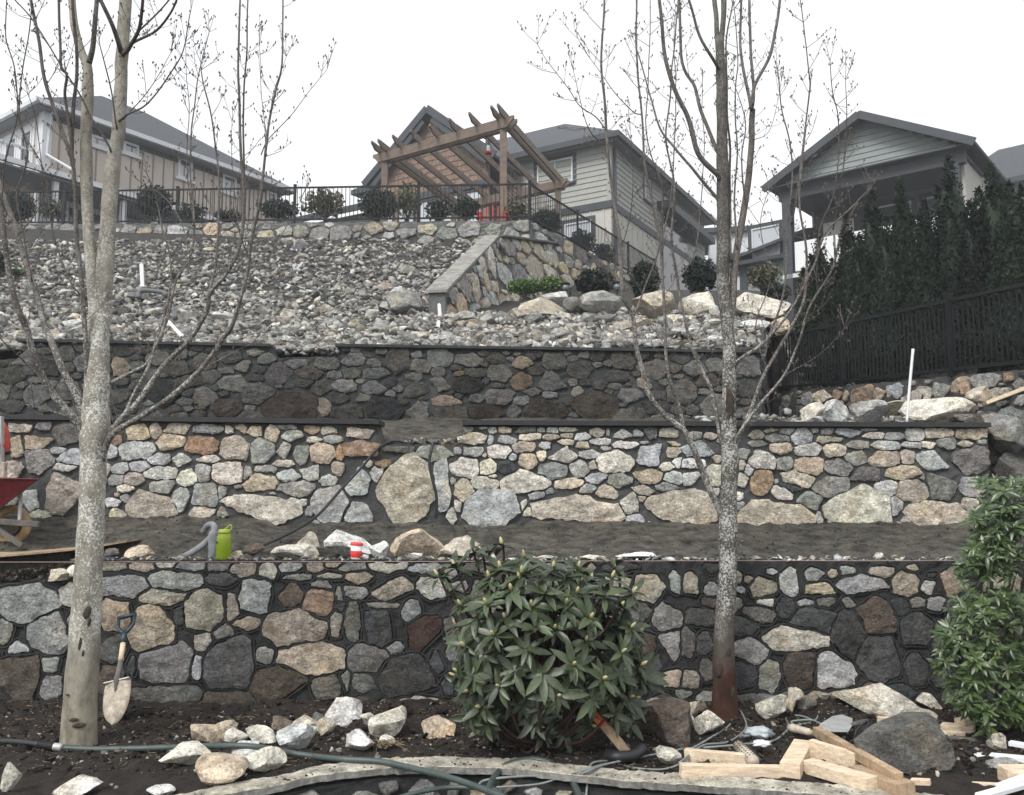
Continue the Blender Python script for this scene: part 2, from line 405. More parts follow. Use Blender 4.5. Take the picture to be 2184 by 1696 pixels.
sheet('ground', [-300, -60, -20, -6, 0, 6, 20, 60, 300], [-200, -60, -10, 0, 4.3, 5, 8, 9.6, 300], lambda x, y: -1.95, M_SOIL)

def bank(x, y): return .62+.10*fbm((x, y, 0), 1.5, 3)-.5*sst((7.95-y)/.2)+.04*fbm((x, y, 2), 9, 2)
sheet('side_bank', axis(4.28, 9, .1, 4.2, 60, 4), list(np.arange(7.8, 9.8, .08)), bank, M_MUD)
mb = MB(); mb.box((32, 8.7, -.6), (55.4, 1.75, 2.2)); tag(mb.build('side_bank', M_MUD), kind='structure')
# ---------------------------------------------------------------- stone walls
COLS = {'C': (.78, .745, .65), 'L': (.63, .645, .635), 'G': (.42, .425, .405), 'T': (.60, .55, .46), 'O': (.47, .35, .25),
        'B': (.17, .14, .118), 'D': (.115, .122, .124), 'W': (.86, .85, .82), 'R': (.13, .082, .07), 'X': (.68, .57, .44), 'M': (.225, .222, .208)}
class Wall:
    """stations: (x, y, ztop, zbot); normal to the right-hand side when walking the stations is the face"""
    def __init__(s, st, thick):
        s.st = st; s.th = thick; s.u = [0]
        for a, b in zip(st, st[1:]): s.u.append(s.u[-1]+math.hypot(b[0]-a[0], b[1]-a[1]))
        s.L = s.u[-1]
    def at(s, u):
        i = 0
        while i < len(s.u)-2 and u > s.u[i+1]: i += 1
        a, b = s.st[i], s.st[i+1]; t = (u-s.u[i])/max(1e-6, s.u[i+1]-s.u[i])
        d = Vector((b[0]-a[0], b[1]-a[1])).normalized()
        return lerp(a[0], b[0], t), lerp(a[1], b[1], t), lerp(a[2], b[2], t), lerp(a[3], b[3], t), Vector((d.y, -d.x))
    def p(s, u, z, out):
        x, y, _, _, n = s.at(u); return Vector((x+n.x*out, y+n.y*out, z))
    def core(s, parent, mat, step=.06, rough=.012):
        nu = max(2, int(s.L/step)); V = []; Fc = []; nz_ = 22
        for i in range(nu+1):
            u = s.L*i/nu; x, y, zt, zb, n = s.at(min(u, s.L-1e-6))
            for k in range(nz_+1):
                z = lerp(zb, zt, k/nz_); o = rough*(fbm((x*1., y, z), 4, 2)+.7*fbm((x, y, z), 22, 2)-.35)
                o = min(o, .009); V.append((x+n.x*o, y+n.y*o, z+(o*.5 if k == nz_ else 0)))
            V.append((x-n.x*s.th, y-n.y*s.th, zt+rough*.5*fbm((x, y, 9), 5, 2))); V.append((x-n.x*s.th, y-n.y*s.th, zb))
        m = nz_+3
        for i in range(nu):
            for k in range(m): a = i*m+k; b = i*m+(k+1) % m; Fc.append((a, a+m, b+m, b))
        mb = MB(); mb.v = V; mb.f = Fc; mb.f += [tuple(range(m)), tuple(nu*m+k for k in reversed(range(m)))]
        return mb.build('mortar_core', mat, parent, own=False)
def clip(poly, nx, ny, c):
    out = []; n = len(poly)
    for i in range(n):
        a, b = poly[i], poly[(i+1) % n]; da = a[0]*nx+a[1]*ny-c; db = b[0]*nx+b[1]*ny-c
        if da <= 0: out.append(a)
        if (da < 0 < db) or (db < 0 < da):
            t = da/(da-db); out.append((a[0]+(b[0]-a[0])*t, a[1]+(b[1]-a[1])*t))
    return out
def lay_stones(w, parent, seeds, sizes, joint, proud, palette, tone, rs, maxn=298, low=None, contrast=.18, fillgap=.9, bead=None):
    """seeds: (u, z, width, height, colour) ; sizes: list of (count tries, wmin, wmax, aspect range)"""
    rnd = random.Random(rs); S = [list(s) for s in seeds]; BD = MB()
    zb_all = min(s[3] for s in w.st); zt_all = max(s[2] for s in w.st)
    A = np.array([[s[0], s[1], s[2], s[3]] for s in S]) if S else np.zeros((0, 4))
    for tries, w0, w1, a0, a1 in sizes:
        for _ in range(tries):
            if len(S) >= maxn: break
            ww = rnd.uniform(w0, w1); hh = ww/rnd.uniform(a0, a1)
            u = rnd.uniform(ww*.3, w.L-ww*.3); x, y, zt, zb, n = w.at(u)
            if zt-zb < hh*.6: continue
            z = rnd.uniform(zb+hh*.35, zt-hh*.48)
            if len(A):
                dx = (A[:, 0]-u)/((A[:, 2]+ww)*.5); dz = (A[:, 1]-z)/((A[:, 3]+hh)*.5)
                if (np.abs(dx)**2.3+np.abs(dz)**2.3).min() < fillgap: continue
            S.append([u, z, ww, hh, rnd.choice(palette)]); A = np.vstack([A, [u, z, ww, hh]])
    for i, s in enumerate(S):
        u, z, ww, hh, cc = s; x, y, zt, zb, n = w.at(min(max(u, 0), w.L-1e-4))
        k = rnd.choice((4, 5, 5, 6, 6, 7)); a0 = rnd.uniform(0, 6.28); poly = []
        ex = rnd.uniform(2.2, 4.0)
        for j in range(k):
            a = a0+2*math.pi*(j+rnd.uniform(-.33, .33))/k; c, d = math.cos(a), math.sin(a)
            r = 1/((abs(c)**ex+abs(d)**ex)**(1/ex))*rnd.uniform(.98, 1.26); poly.append((u+r*c*ww/2, z+r*d*hh/2))
        if len(S) > 1:
            near = np.where((np.abs(A[:, 0]-u) < (A[:, 2]+ww)*.62) & (np.abs(A[:, 1]-z) < (A[:, 3]+hh)*.62))[0]
            for j in near:
                if j == i: continue
                uj, zj, wj, hj = A[j]; dx, dz = uj-u, zj-z; D = math.hypot(dx, dz)
                if D < 1e-5: continue
                cx, cz = dx/D, dz/D
                ri = 1/math.sqrt((cx/(ww/2))**2+(cz/(hh/2))**2); rj = 1/math.sqrt((cx/(wj/2))**2+(cz/(hj/2))**2)
                t = ri/(ri+rj); aw, ah = (ww+wj)/2, (hh+hj)/2
                nx, ny = dx/aw**2, dz/ah**2; nn = math.hypot(nx, ny); nx /= nn; ny /= nn
                mx, mz = u+dx*t, z+dz*t
                poly = clip(poly, nx, ny, nx*mx+ny*mz-joint*.5)
                if len(poly) < 3: break
        if len(poly) < 3: continue
        lo = zb+.004 if low is None else zb+low
        x_, y_, ztl, zbl, _ = w.at(min(max(u-ww*.3, 0), w.L-1e-4)); ztr = w.at(min(max(u+ww*.3, 0), w.L-1e-4))[2]
        poly = clip(poly, 0, -1, -lo)
        sl = (ztr-ztl)/max(ww*.6, 1e-3); poly = clip(poly, -sl, 1, -sl*u+(ztl+ztr)/2-.012) if poly else poly
        poly = clip(poly, 1, 0, w.L-.01) if poly else poly; poly = clip(poly, -1, 0, -.01) if poly else poly
        if len(poly) < 3: continue
        ar = abs(sum(poly[a][0]*poly[(a+1) % len(poly)][1]-poly[(a+1) % len(poly)][0]*poly[a][1] for a in range(len(poly))))/2
        if ar < .0006: continue
        # cut corners, then split the long edges so that the outline can be uneven
        q = []
        for a in range(len(poly)):
            p0, p1 = poly[a], poly[(a+1) % len(poly)]; k1 = rnd.uniform(.04, .14); q += [(p0[0]*(1-k1)+p1[0]*k1, p0[1]*(1-k1)+p1[1]*k1), (p0[0]*k1+p1[0]*(1-k1), p0[1]*k1+p1[1]*(1-k1))]
        size = math.sqrt(ar); seg = max(size*.105, .009); r = []
        for a in range(len(q)):
            p0, p1 = q[a], q[(a+1) % len(q)]; L = math.hypot(p1[0]-p0[0], p1[1]-p0[1]); m = max(1, round(L/seg))
            for b in range(m): r.append((lerp(p0[0], p1[0], b/m), lerp(p0[1], p1[1], b/m)))
        cu = sum(p[0] for p in r)/len(r); cz = sum(p[1] for p in r)/len(r)
        fq = 1/size; am = .068*size
        r = [(p[0]+am*mnoise.noise(Vector((p[0]*2.2*fq, p[1]*2.2*fq, i*3.1)))+am*.95*mnoise.noise(Vector((p[0]*6*fq, p[1]*6*fq, i*3.1))), p[1]+am*mnoise.noise(Vector((p[0]*2.2*fq, p[1]*2.2*fq, i*3.1+50)))+am*.95*mnoise.noise(Vector((p[0]*6*fq, p[1]*6*fq, i*3.1+50)))) for p in r]
        N = len(r); R2 = np.array(r); pr = proud*rnd.uniform(.6, 1.4)*min(1.25, .65+size*1.6)
        S2 = np.roll(R2, -1, 0)-R2; SL = (S2**2).sum(1)+1e-12
        st_ = size*.125; inner = []
        x0_, z0_ = R2.min(0); x1_, z1_ = R2.max(0); zz = z0_+st_*.5; row = 0
        while zz < z1_:
            xx = x0_+(st_*.5 if row % 2 else 0)
            while xx < x1_:
                p = np.array([xx+rnd.uniform(-.3, .3)*st_, zz+rnd.uniform(-.3, .3)*st_])
                t = np.clip(((p-R2)*S2).sum(1)/SL, 0, 1); dd_ = np.sqrt(((R2+S2*t[:, None]-p)**2).sum(1)).min(); inner.append((p[0], p[1], dd_)); xx += st_
            zz += st_*.87; row += 1
        def inside(p):
            c_ = False
            for a in range(N):
                x1, y1 = r[a]; x2, y2 = r[(a+1) % N]
                if (y1 > p[1]) != (y2 > p[1]) and p[0] < (x2-x1)*(p[1]-y1)/(y2-y1)+x1: c_ = not c_
            return c_
        inner = [p for p in inner if p[2] > st_*.38 and inside(p)]
        pts2 = [Vector(p) for p in r]+[Vector(p[:2]) for p in inner]
        res = mgeo.delaunay_2d_cdt(pts2, [(a, (a+1) % N) for a in range(N)], [], 1, 1e-6)
        ov, of, orig = res[0], res[2], res[3]
        dist = [0.0]*N+[p[2] for p in inner]
        planes = [(rnd.uniform(-.32, .32), rnd.uniform(-.38, .22), rnd.uniform(.0, .12)) for _ in range(3)]
        C0 = w.p(cu, cz, 0); V = []
        for vi, q2 in enumerate(ov):
            src_ = orig[vi][0] if orig[vi] else 0; d_ = dist[src_] if src_ < len(dist) else 0
            e = min(1, d_/(size*.07)); du, dz_ = q2[0]-cu, q2[1]-cz
            pl_ = min(g[0]*du+g[1]*dz_+g[2]*size for g in planes)
            o = pr*(.8+.2*e**.5)+(pl_*.42+.055*size*mnoise.noise(Vector((q2[0]*2.4*fq, q2[1]*3.6*fq, i*1.7)))+.045*size*mnoise.noise(Vector((q2[0]*7*fq, q2[1]*9*fq, i))))*(.35+.65*e)
            V.append(w.p(min(max(q2[0], 0), w.L), q2[1], max(o, .013+.004*e))-C0)
        Fc = [tuple(f) for f in of]; nb = len(V); ring = {}
        for vi in range(len(ov)):
            if orig[vi] and orig[vi][0] < N: ring[orig[vi][0]] = vi
        ks = [ring[k_] for k_ in range(N) if k_ in ring]
        for vi in ks: V.append(w.p(min(max(ov[vi][0], 0), w.L), ov[vi][1], -.03)-C0)
        for a in range(len(ks)): b = (a+1) % len(ks); Fc.append((ks[a], nb+a, nb+b, ks[b]))
        me = bpy.data.meshes.new('stone'); me.from_pydata([tuple(v) for v in V], [], Fc); me.materials.append(M_STONE)
        me.polygons.foreach_set('use_smooth', [False]*len(me.polygons))
        o = bpy.data.objects.new('stone', me); o.location = C0-wloc(parent); put(o, parent)
        if bead is not None:
            bp = []
            for a in range(0, N, 2):
                p0, p1, p2 = R2[a-1], R2[a], R2[(a+1) % N]; t_ = p2-p0; t_ /= np.linalg.norm(t_)+1e-9; nn_ = np.array([t_[1], -t_[0]])
                if np.dot(nn_, p1-np.array([cu, cz])) < 0: nn_ = -nn_
                q_ = p1+nn_*(joint*.55+.006); bp.append(w.p(min(max(q_[0], 0), w.L), q_[1], .004+.004*mnoise.noise(Vector((q_[0]*9, q_[1]*9, 0)))))
            bp.append(bp[0]); BD.tube(bp, .0065, 4, False)
        c = COLS[cc]; v = tone*rnd.uniform(1-contrast, 1+contrast)
        o.color = (c[0]*v*rnd.uniform(.95, 1.05), c[1]*v, c[2]*v*rnd.uniform(.93, 1.07), 1)
    if BD.v: o = BD.build('mortar_bead', bead, parent); tag(o, kind='stuff')
def front_seeds(crop, lst, w, Y, k=1.0):
    out = []
    for x, y, ww, hh, c in lst:
        dx, dy = cv(crop, x, y); p = P(dx, dy, Y-.04); s = K*Y/F*k
        out.append((p.x-w.st[0][0], p.z, ww*s*1.10, hh*s*1.12, c))
    return out
S_A1 = [(715,235,150,50,'T'),(895,235,150,60,'T'),(1045,225,130,45,'C'),(1215,235,190,60,'L'),(1380,235,140,60,'G'),(1548,258,150,90,'T'),(1697,265,110,85,'C'),(1845,238,120,70,'L'),(2005,235,105,65,'T'),(2120,225,100,35,'T'),
(1890,308,165,45,'G'),(2100,300,140,35,'G'),(1400,318,180,70,'M'),(1120,335,300,110,'L'),(770,370,290,130,'G'),(150,465,390,230,'L'),(430,420,130,140,'L'),(1020,435,260,90,'T'),(1300,520,230,230,'T'),(1132,555,60,120,'D'),
(1475,500,80,150,'T'),(1630,440,230,210,'L'),(1850,425,160,150,'B'),(2020,475,190,160,'O'),(2045,355,110,50,'G'),(2165,420,50,80,'G'),(720,545,200,190,'X'),(960,640,250,260,'X'),(440,600,60,130,'G'),(300,670,270,240,'G'),
(10,650,90,160,'G'),(105,765,110,90,'L'),(690,770,150,180,'M'),(1285,720,125,110,'T'),(1420,660,120,90,'G'),(1580,605,170,90,'X'),(1875,620,430,210,'T'),(2135,615,70,160,'T'),(1040,860,340,230,'G'),(1245,895,70,150,'L'),
(1450,870,300,350,'M'),(1680,815,110,100,'G'),(1985,835,430,190,'X'),(1780,985,350,200,'B'),(2090,1005,220,130,'M'),(110,930,300,330,'B'),(310,880,120,110,'L'),(300,1000,120,180,'G'),(680,960,200,180,'B'),(830,880,60,110,'D'),
(1070,1065,420,120,'M'),(1430,1085,300,110,'B'),(530,780,160,200,'M'),(520,980,170,190,'D')]
S_A2 = [(75,245,170,60,'G'),(285,230,240,70,'C'),(535,240,200,75,'L'),(100,305,150,80,'T'),(315,375,250,130,'T'),(570,380,180,130,'L'),(75,410,160,80,'G'),(65,600,90,260,'M'),(240,630,210,210,'D'),(250,490,200,40,'G'),
(440,530,110,120,'G'),(520,660,220,210,'R'),(340,765,100,70,'G'),(150,835,260,160,'M'),(400,930,340,230,'D'),(600,850,100,130,'D'),(120,980,150,110,'M'),(20,960,70,130,'G'),(710,650,110,150,'M'),(720,1010,150,110,'D'),
(1390,370,130,110,'W'),(1340,240,160,60,'G'),(1530,240,150,70,'G'),(1780,240,200,50,'D'),(1945,385,190,150,'C'),(2150,340,100,120,'L'),(2080,570,190,170,'G'),(1960,745,100,120,'B'),(2120,730,170,170,'G'),(2130,955,160,90,'X'),(1990,870,100,100,'D'),
(860,240,150,60,'M'),(820,600,150,200,'D'),(880,900,220,200,'D'),(1100,700,180,200,'B'),(1200,950,200,180,'D'),(1450,850,230,220,'M'),(1600,400,120,120,'M'),(1700,650,200,180,'D'),(1750,930,180,170,'M')]
S_A3 = [(45,350,130,130,'T'),(190,385,90,80,'G'),(362,310,50,65,'T'),(430,322,55,40,'T'),(370,385,70,40,'L'),(527,370,145,115,'T'),(580,275,70,35,'L'),(698,345,110,160,'L'),(850,290,110,75,'L'),(885,390,170,85,'X'),
(975,290,55,50,'T'),(1068,268,80,55,'L'),(1160,350,290,100,'L'),(1285,275,140,60,'T'),(1440,355,150,140,'T'),(1485,248,60,40,'T'),(1590,378,90,75,'L'),(1755,345,170,140,'X'),(1605,292,60,25,'D'),(540,470,95,50,'C'),
(180,470,90,60,'B'),(500,545,180,110,'M'),(670,505,110,130,'D'),(800,470,110,40,'L'),(925,465,120,60,'M'),(1075,475,90,70,'G'),(855,585,290,140,'D'),(725,700,410,160,'C'),(1065,660,210,280,'D'),(1260,560,250,210,'B'),
(1410,500,110,110,'D'),(1515,470,100,70,'G'),(1640,480,110,80,'G'),(1740,520,120,120,'D'),(400,620,180,110,'D'),(450,790,210,160,'G'),(570,935,150,170,'G'),(400,925,180,180,'D'),(770,895,240,220,'B'),(960,910,250,200,'L'),
(1280,830,250,270,'D'),(1510,900,150,170,'D'),(1500,640,180,180,'D'),(120,560,190,110,'D'),(30,730,110,180,'M'),(150,740,90,120,'D'),(40,960,140,100,'T'),(160,900,80,120,'M'),(1700,740,160,200,'D'),(1700,930,170,150,'D')]
S_4 = [(115,630,130,80,'T'),(262,615,100,55,'G'),(415,665,160,140,'M'),(85,745,110,145,'T'),(230,720,160,110,'X'),(235,840,180,150,'G'),(360,785,90,55,'L'),(440,820,180,100,'L'),(75,910,140,110,'T'),(400,885,130,55,'L'),
(400,1050,240,250,'T'),(180,1100,100,120,'L'),(740,715,60,60,'O'),(700,640,50,60,'O'),(870,665,150,90,'X'),(985,650,75,100,'T'),(1120,635,170,70,'T'),(1330,640,190,55,'G'),(1455,640,60,50,'G'),(865,775,220,110,'L'),(1080,720,170,100,'T'),
(1290,745,220,105,'O'),(1485,760,185,140,'T'),(1530,640,75,60,'X'),(1625,655,95,60,'T'),(1730,665,85,95,'T'),(1820,630,120,30,'G'),(1860,685,130,65,'L'),(1990,640,85,55,'O'),(2090,650,90,45,'T'),(2000,708,105,35,'C'),(2120,705,110,50,'L'),
(1670,780,140,140,'G'),(1805,775,95,90,'T'),(1920,800,90,110,'G'),(2050,795,145,115,'X'),(2165,795,50,90,'O'),(755,895,115,65,'L'),(880,880,115,60,'L'),(1010,835,125,75,'L'),(1150,835,110,75,'W'),(1320,835,130,50,'C'),(1020,930,210,95,'L'),
(1180,950,125,105,'C'),(1295,915,90,120,'G'),(1450,920,220,140,'C'),(1570,920,60,80,'G'),(1800,860,115,40,'C'),(1690,895,130,45,'G'),(735,965,90,65,'G'),(845,960,120,80,'T'),(1660,980,200,120,'X'),(1840,945,145,75,'L'),(1985,915,130,100,'C'),
(2090,970,100,70,'L'),(2150,890,70,80,'T'),(790,1020,105,45,'C'),(1030,1010,150,110,'G'),(1145,1085,105,130,'L'),(1300,1070,150,160,'G'),(1410,1045,50,90,'G'),(735,1060,30,25,'X'),(790,1085,60,45,'G'),(710,1110,110,50,'W'),(950,1125,340,180,'T'),
(1275,1175,190,90,'C'),(1410,1180,70,70,'G'),(1510,1010,50,25,'G'),(1690,1130,480,190,'C'),(1880,1020,210,100,'G'),(1735,1055,40,25,'T'),(1930,1110,50,40,'L'),(2100,1120,250,210,'L'),(1970,1165,50,60,'G')]
S_5 = [(110,665,170,70,'T'),(110,770,220,110,'O'),(350,775,190,60,'M'),(585,800,210,85,'G'),(740,780,60,40,'G'),(165,860,50,40,'C'),(260,868,100,50,'O'),(95,985,140,190,'L'),(405,1060,440,460,'T'),(640,1010,100,300,'L'),(100,1180,170,120,'L'),
(220,925,80,90,'L'),(785,885,180,125,'C'),(930,885,110,90,'C'),(830,785,125,60,'L'),(805,640,60,45,'G'),(900,632,60,25,'T'),(960,648,60,40,'L'),(1035,645,85,40,'X'),(1170,645,130,50,'M'),(1270,645,50,30,'G'),(1350,645,70,45,'L'),(1440,642,120,30,'C'),
(850,697,160,65,'T'),(945,710,40,55,'L'),(1055,707,105,50,'L'),(1205,688,130,50,'C'),(1335,690,110,40,'T'),(1437,683,75,30,'T'),(1540,690,90,45,'L'),(1635,663,90,55,'T'),(1700,662,25,50,'G'),(1792,670,120,60,'L'),(1893,667,65,45,'G'),(1975,665,85,60,'M'),
(2085,665,110,50,'T'),(1005,785,130,75,'C'),(1165,755,135,60,'T'),(1300,745,70,45,'L'),(1425,725,90,35,'C'),(1545,745,85,50,'T'),(1650,718,130,45,'L'),(1810,740,150,45,'W'),(1935,728,60,20,'G'),(2125,735,80,35,'T'),(1685,765,60,30,'L'),
(1420,805,165,100,'L'),(1585,800,130,55,'L'),(1275,810,60,60,'C'),(1090,820,50,40,'L'),(910,808,30,30,'L'),(1190,845,110,95,'T'),(1050,885,110,70,'D'),(1345,905,180,95,'G'),(1520,890,125,95,'L'),(1600,870,60,60,'T'),(1745,855,220,135,'C'),
(1970,805,195,120,'L'),(2120,790,90,70,'T'),(2150,855,70,60,'W'),(2080,880,90,45,'C'),(1630,955,130,70,'L'),(1775,965,140,100,'G'),(1960,940,155,90,'X'),(2130,960,130,80,'L'),(1165,985,290,140,'C'),(910,985,170,75,'C'),(775,1035,110,150,'T'),
(705,975,40,40,'L'),(965,943,45,25,'C'),(1450,990,175,60,'C'),(1570,1025,110,60,'G'),(1700,1045,140,75,'C'),(1835,1105,125,150,'C'),(2080,1010,130,65,'G'),(1930,1035,130,65,'T'),(1915,1085,50,40,'T'),(1240,1065,100,50,'L'),(1330,1040,50,40,'G'),
(945,1145,350,215,'L'),(1160,1120,40,75,'C'),(1190,1170,55,50,'C'),(740,1130,45,70,'C'),(695,1195,60,90,'C'),(1490,1160,590,200,'T'),(1870,1220,110,70,'L')]
S_6 = [(-10,1140,430,230,'T'),(85,680,100,50,'G'),(185,685,90,40,'T'),(125,770,210,100,'L'),(60,860,190,60,'W'),(55,955,130,90,'L'),(225,935,130,140,'C'),(225,830,60,60,'T'),(215,1040,60,50,'C'),(480,680,100,60,'G'),(575,650,100,30,'T'),(675,655,100,40,'G'),
(620,700,150,50,'G'),(770,690,140,110,'L'),(850,650,50,25,'G'),(940,655,80,50,'G'),(490,735,110,50,'G'),(640,762,135,75,'X'),(930,705,170,50,'T'),(1075,665,190,50,'L'),(1195,645,120,20,'L'),(1235,680,140,35,'C'),(1365,685,130,45,'G'),(1495,680,110,80,'L'),
(1650,665,160,65,'T'),(1700,730,110,70,'G'),(1865,668,180,75,'X'),(1815,735,90,40,'T'),(1925,722,50,30,'G'),(1130,740,130,55,'G'),(1310,745,170,50,'L'),(1475,742,140,45,'L'),(1580,740,90,55,'C'),(810,770,170,90,'L'),(980,770,135,85,'C'),(400,800,80,60,'G'),
(505,835,180,130,'C'),(665,862,100,80,'G'),(815,875,180,110,'X'),(385,870,60,60,'C'),(430,900,50,80,'L'),(1120,825,130,90,'G'),(1300,835,190,85,'T'),(1450,820,90,75,'T'),(1610,835,210,110,'L'),(1865,845,230,150,'M'),(1000,885,160,105,'G'),(1170,935,170,95,'M'),
(1425,920,200,85,'X'),(740,970,210,115,'C'),(520,980,135,150,'O'),(385,970,90,80,'C'),(610,975,30,30,'L'),(700,1010,130,60,'D'),(960,1010,240,130,'G'),(1545,950,25,40,'G'),(1670,1005,180,170,'M'),(1880,1010,195,125,'G'),(1325,1020,150,90,'L'),(1470,1035,210,140,'T'),
(635,1050,145,100,'C'),(820,1095,150,100,'G'),(365,1070,60,60,'C'),(370,1130,70,50,'G'),(590,1190,490,220,'T'),(1150,1140,480,280,'C'),(885,1215,50,80,'L'),(1375,1130,90,110,'L'),(1440,1225,50,50,'C'),(1615,1185,390,150,'T')]

# --- lowest built wall
zb1 = GZ-.1
st = [(X(-330, Y1), Y1, Zat(1262, Y1), zb1), (X(20, Y1), Y1, Zat(1246, Y1), zb1), (X(80, Y1), Y1, Zat(1236, Y1), zb1), (X(158, Y1), Y1, Zat(1225, Y1), zb1), (X(160, Y1), Y1, Z1T, zb1), (X(1100, Y1), Y1, Z1T, zb1), (X(2900, Y1), Y1, Z1T+.005, zb1)]
w1 = Wall(st, .3)
W1 = empty('stone_retaining_wall', (0, Y1, GZ), 'lowest of the three long fieldstone walls, dark damp joints, shovel leaning on it', 'stone wall', 'long fieldstone retaining walls')
w1.core(W1, M_MORTAR1, .05, .02)
sd1 = front_seeds('a1', S_A1, w1, Y1)+front_seeds('a2', S_A2, w1, Y1)+front_seeds('a3', S_A3, w1, Y1)
lay_stones(w1, W1, sd1, [(3000, .18, .30, 1.0, 1.8), (3000, .09, .16, 1, 2), (2500, .05, .09, 1, 2)], .020, .017, 'GMDMTB', .76, 1, low=.02, fillgap=.8, bead=M_MORTAR1)
# --- middle wall, its low section where the caps stop
zb2 = Zat(1128, Y2)-.12
gy0, gy1 = Zat(944, Y2), Zat(950, Y2)
st = [(X(-330, Y2), Y2, Zat(893, Y2), zb2), (X(808, Y2), Y2, Zat(906, Y2), zb2), (X(810, Y2), Y2, gy0, zb2), (X(983, Y2), Y2, gy1, zb2), (X(985, Y2), Y2, Zat(908, Y2), zb2), (X(2112, Y2), Y2, Zat(912, Y2), zb2)]
w2 = Wall(st, .28)
W2 = empty('stone_retaining_wall', (0, Y2, zb2), 'middle of the three long fieldstone walls, pale stones under black caps with a gap', 'stone wall', 'long fieldstone retaining walls')
w2.core(W2, M_MORTAR2, .05, .018)
sd2 = front_seeds('c4', S_4, w2, Y2)+front_seeds('c5', S_5, w2, Y2)+front_seeds('c6', S_6, w2, Y2)
lay_stones(w2, W2, sd2, [(2500, .12, .22, 1.0, 1.8), (4000, .07, .12, 1, 2)], .011, .020, 'GLTCL', 1.0, 2, maxn=299, low=.1, fillgap=.8)
def cap_slab(a, b, y0, y1, t, mat, parent, name='cap', seam=0):
    mb = MB(); a = Vector(a); b = Vector(b); n = max(1, int((b-a).length/.45)); mb2 = mb
    pts = [a.lerp(b, i/n) for i in range(n+1)]
    V = []
    for i, p in enumerate(pts):
        j = .004*mnoise.noise(p*3); V += [(p.x, y0+j, p.z-t), (p.x, y0+j, p.z+j*.5), (p.x, y1, p.z+j*.5), (p.x, y1, p.z-t)]
    mb.v = V; mb.f = [(4*i+k, 4*i+(k+1) % 4, 4*i+4+(k+1) % 4, 4*i+4+k) for i in range(n) for k in range(4)]+[(0, 1, 2, 3), (4*n+3, 4*n+2, 4*n+1, 4*n)]
    return mb.build(name, mat, parent)
for x0, ya, x1, yb in ((-330, 879, 808, 895), (985, 896, 2112, 901)):
    a = P(x0, ya, Y2-.05); b = P(x1, yb, Y2-.05); cap_slab(a, b, Y2-.055, Y2+.30, .042, M_CAP, W2)
# --- upper long wall
zb3 = Zat(897, Y3)-.12
st = [(X(-330, Y3), Y3, Zat(766, Y3), zb3), (X(33, Y3), Y3, Zat(766, Y3), zb3), (X(35, Y3), Y3, Zat(727, Y3), zb3), (X(575, Y3), Y3, Zat(738, Y3), zb3), (X(577, Y3), Y3, Zat(761, Y3), zb3), (X(713, Y3), Y3, Zat(760, Y3), zb3), (X(715, Y3), Y3, Zat(739, Y3), zb3), (X(1630, Y3), Y3, Zat(752, Y3), zb3)]
w3 = Wall(st, .28)
W3 = empty('stone_retaining_wall', (0, Y3, zb3), 'uppermost and darkest of the three long fieldstone walls, at the foot of the rubble slope', 'stone wall', 'long fieldstone retaining walls')
w3.core(W3, M_MORTAR3, .06, .02)
sd3 = front_seeds('c4', [(1860,490,400,200,'B'),(760,240,120,110,'X'),(2060,500,90,110,'X'),(1640,410,210,130,'G'),(1440,510,200,110,'B'),(1550,240,120,60,'G'),(1040,400,230,150,'D'),(870,360,100,80,'M'),(1620,150,90,50,'C')], w3, Y3)+\
      front_seeds('c5', [(1620,490,290,180,'B'),(800,360,180,110,'D'),(270,510,220,140,'D'),(480,520,140,110,'G'),(660,460,160,70,'X'),(700,540,220,100,'M'),(920,530,240,90,'B'),(1290,520,260,120,'B'),(1100,530,90,90,'G'),(1000,430,170,100,'G'),(1350,330,160,130,'G'),(1150,215,110,75,'X'),(750,285,60,30,'O'),(1140,340,140,90,'O'),(220,280,170,70,'G'),(500,235,120,80,'G'),(1500,400,70,60,'T'),(1930,350,90,90,'X'),(2000,500,200,90,'M')], w3, Y3)
lay_stones(w3, W3, sd3, [(1500, .24, .36, 1.2, 2.0), (3000, .15, .24, 1.2, 2.2), (5000, .09, .15, 1.2, 2.2)], .009, .018, 'GMMMGMGG', .36, 3, maxn=296, low=.09, contrast=.25, fillgap=.72)
for x0, ya, x1, yb in ((35, 722, 575, 733), (715, 733, 1630, 747)):
    cap_slab(P(x0, ya, Y3-.04), P(x1, yb, Y3-.04), Y3-.045, Y3+.28, .03, M_MORTAR3, W3)
# return of that wall towards the fence
rA = P(1630, 752, Y3); rB = P(1636, 752, 13.4)
RW = empty('return_wall', (rA.x, Y3, zb3), 'dark mortared return wall running back from the right end of the uppermost long wall', 'stone wall')
wr = Wall([(rA.x+.0, Y3+.05, rA.z-.02, zb3), (rB.x, 13.4, 2.75, zb3)], .25); wr.core(RW, M_MORTAR3, .1, .03)
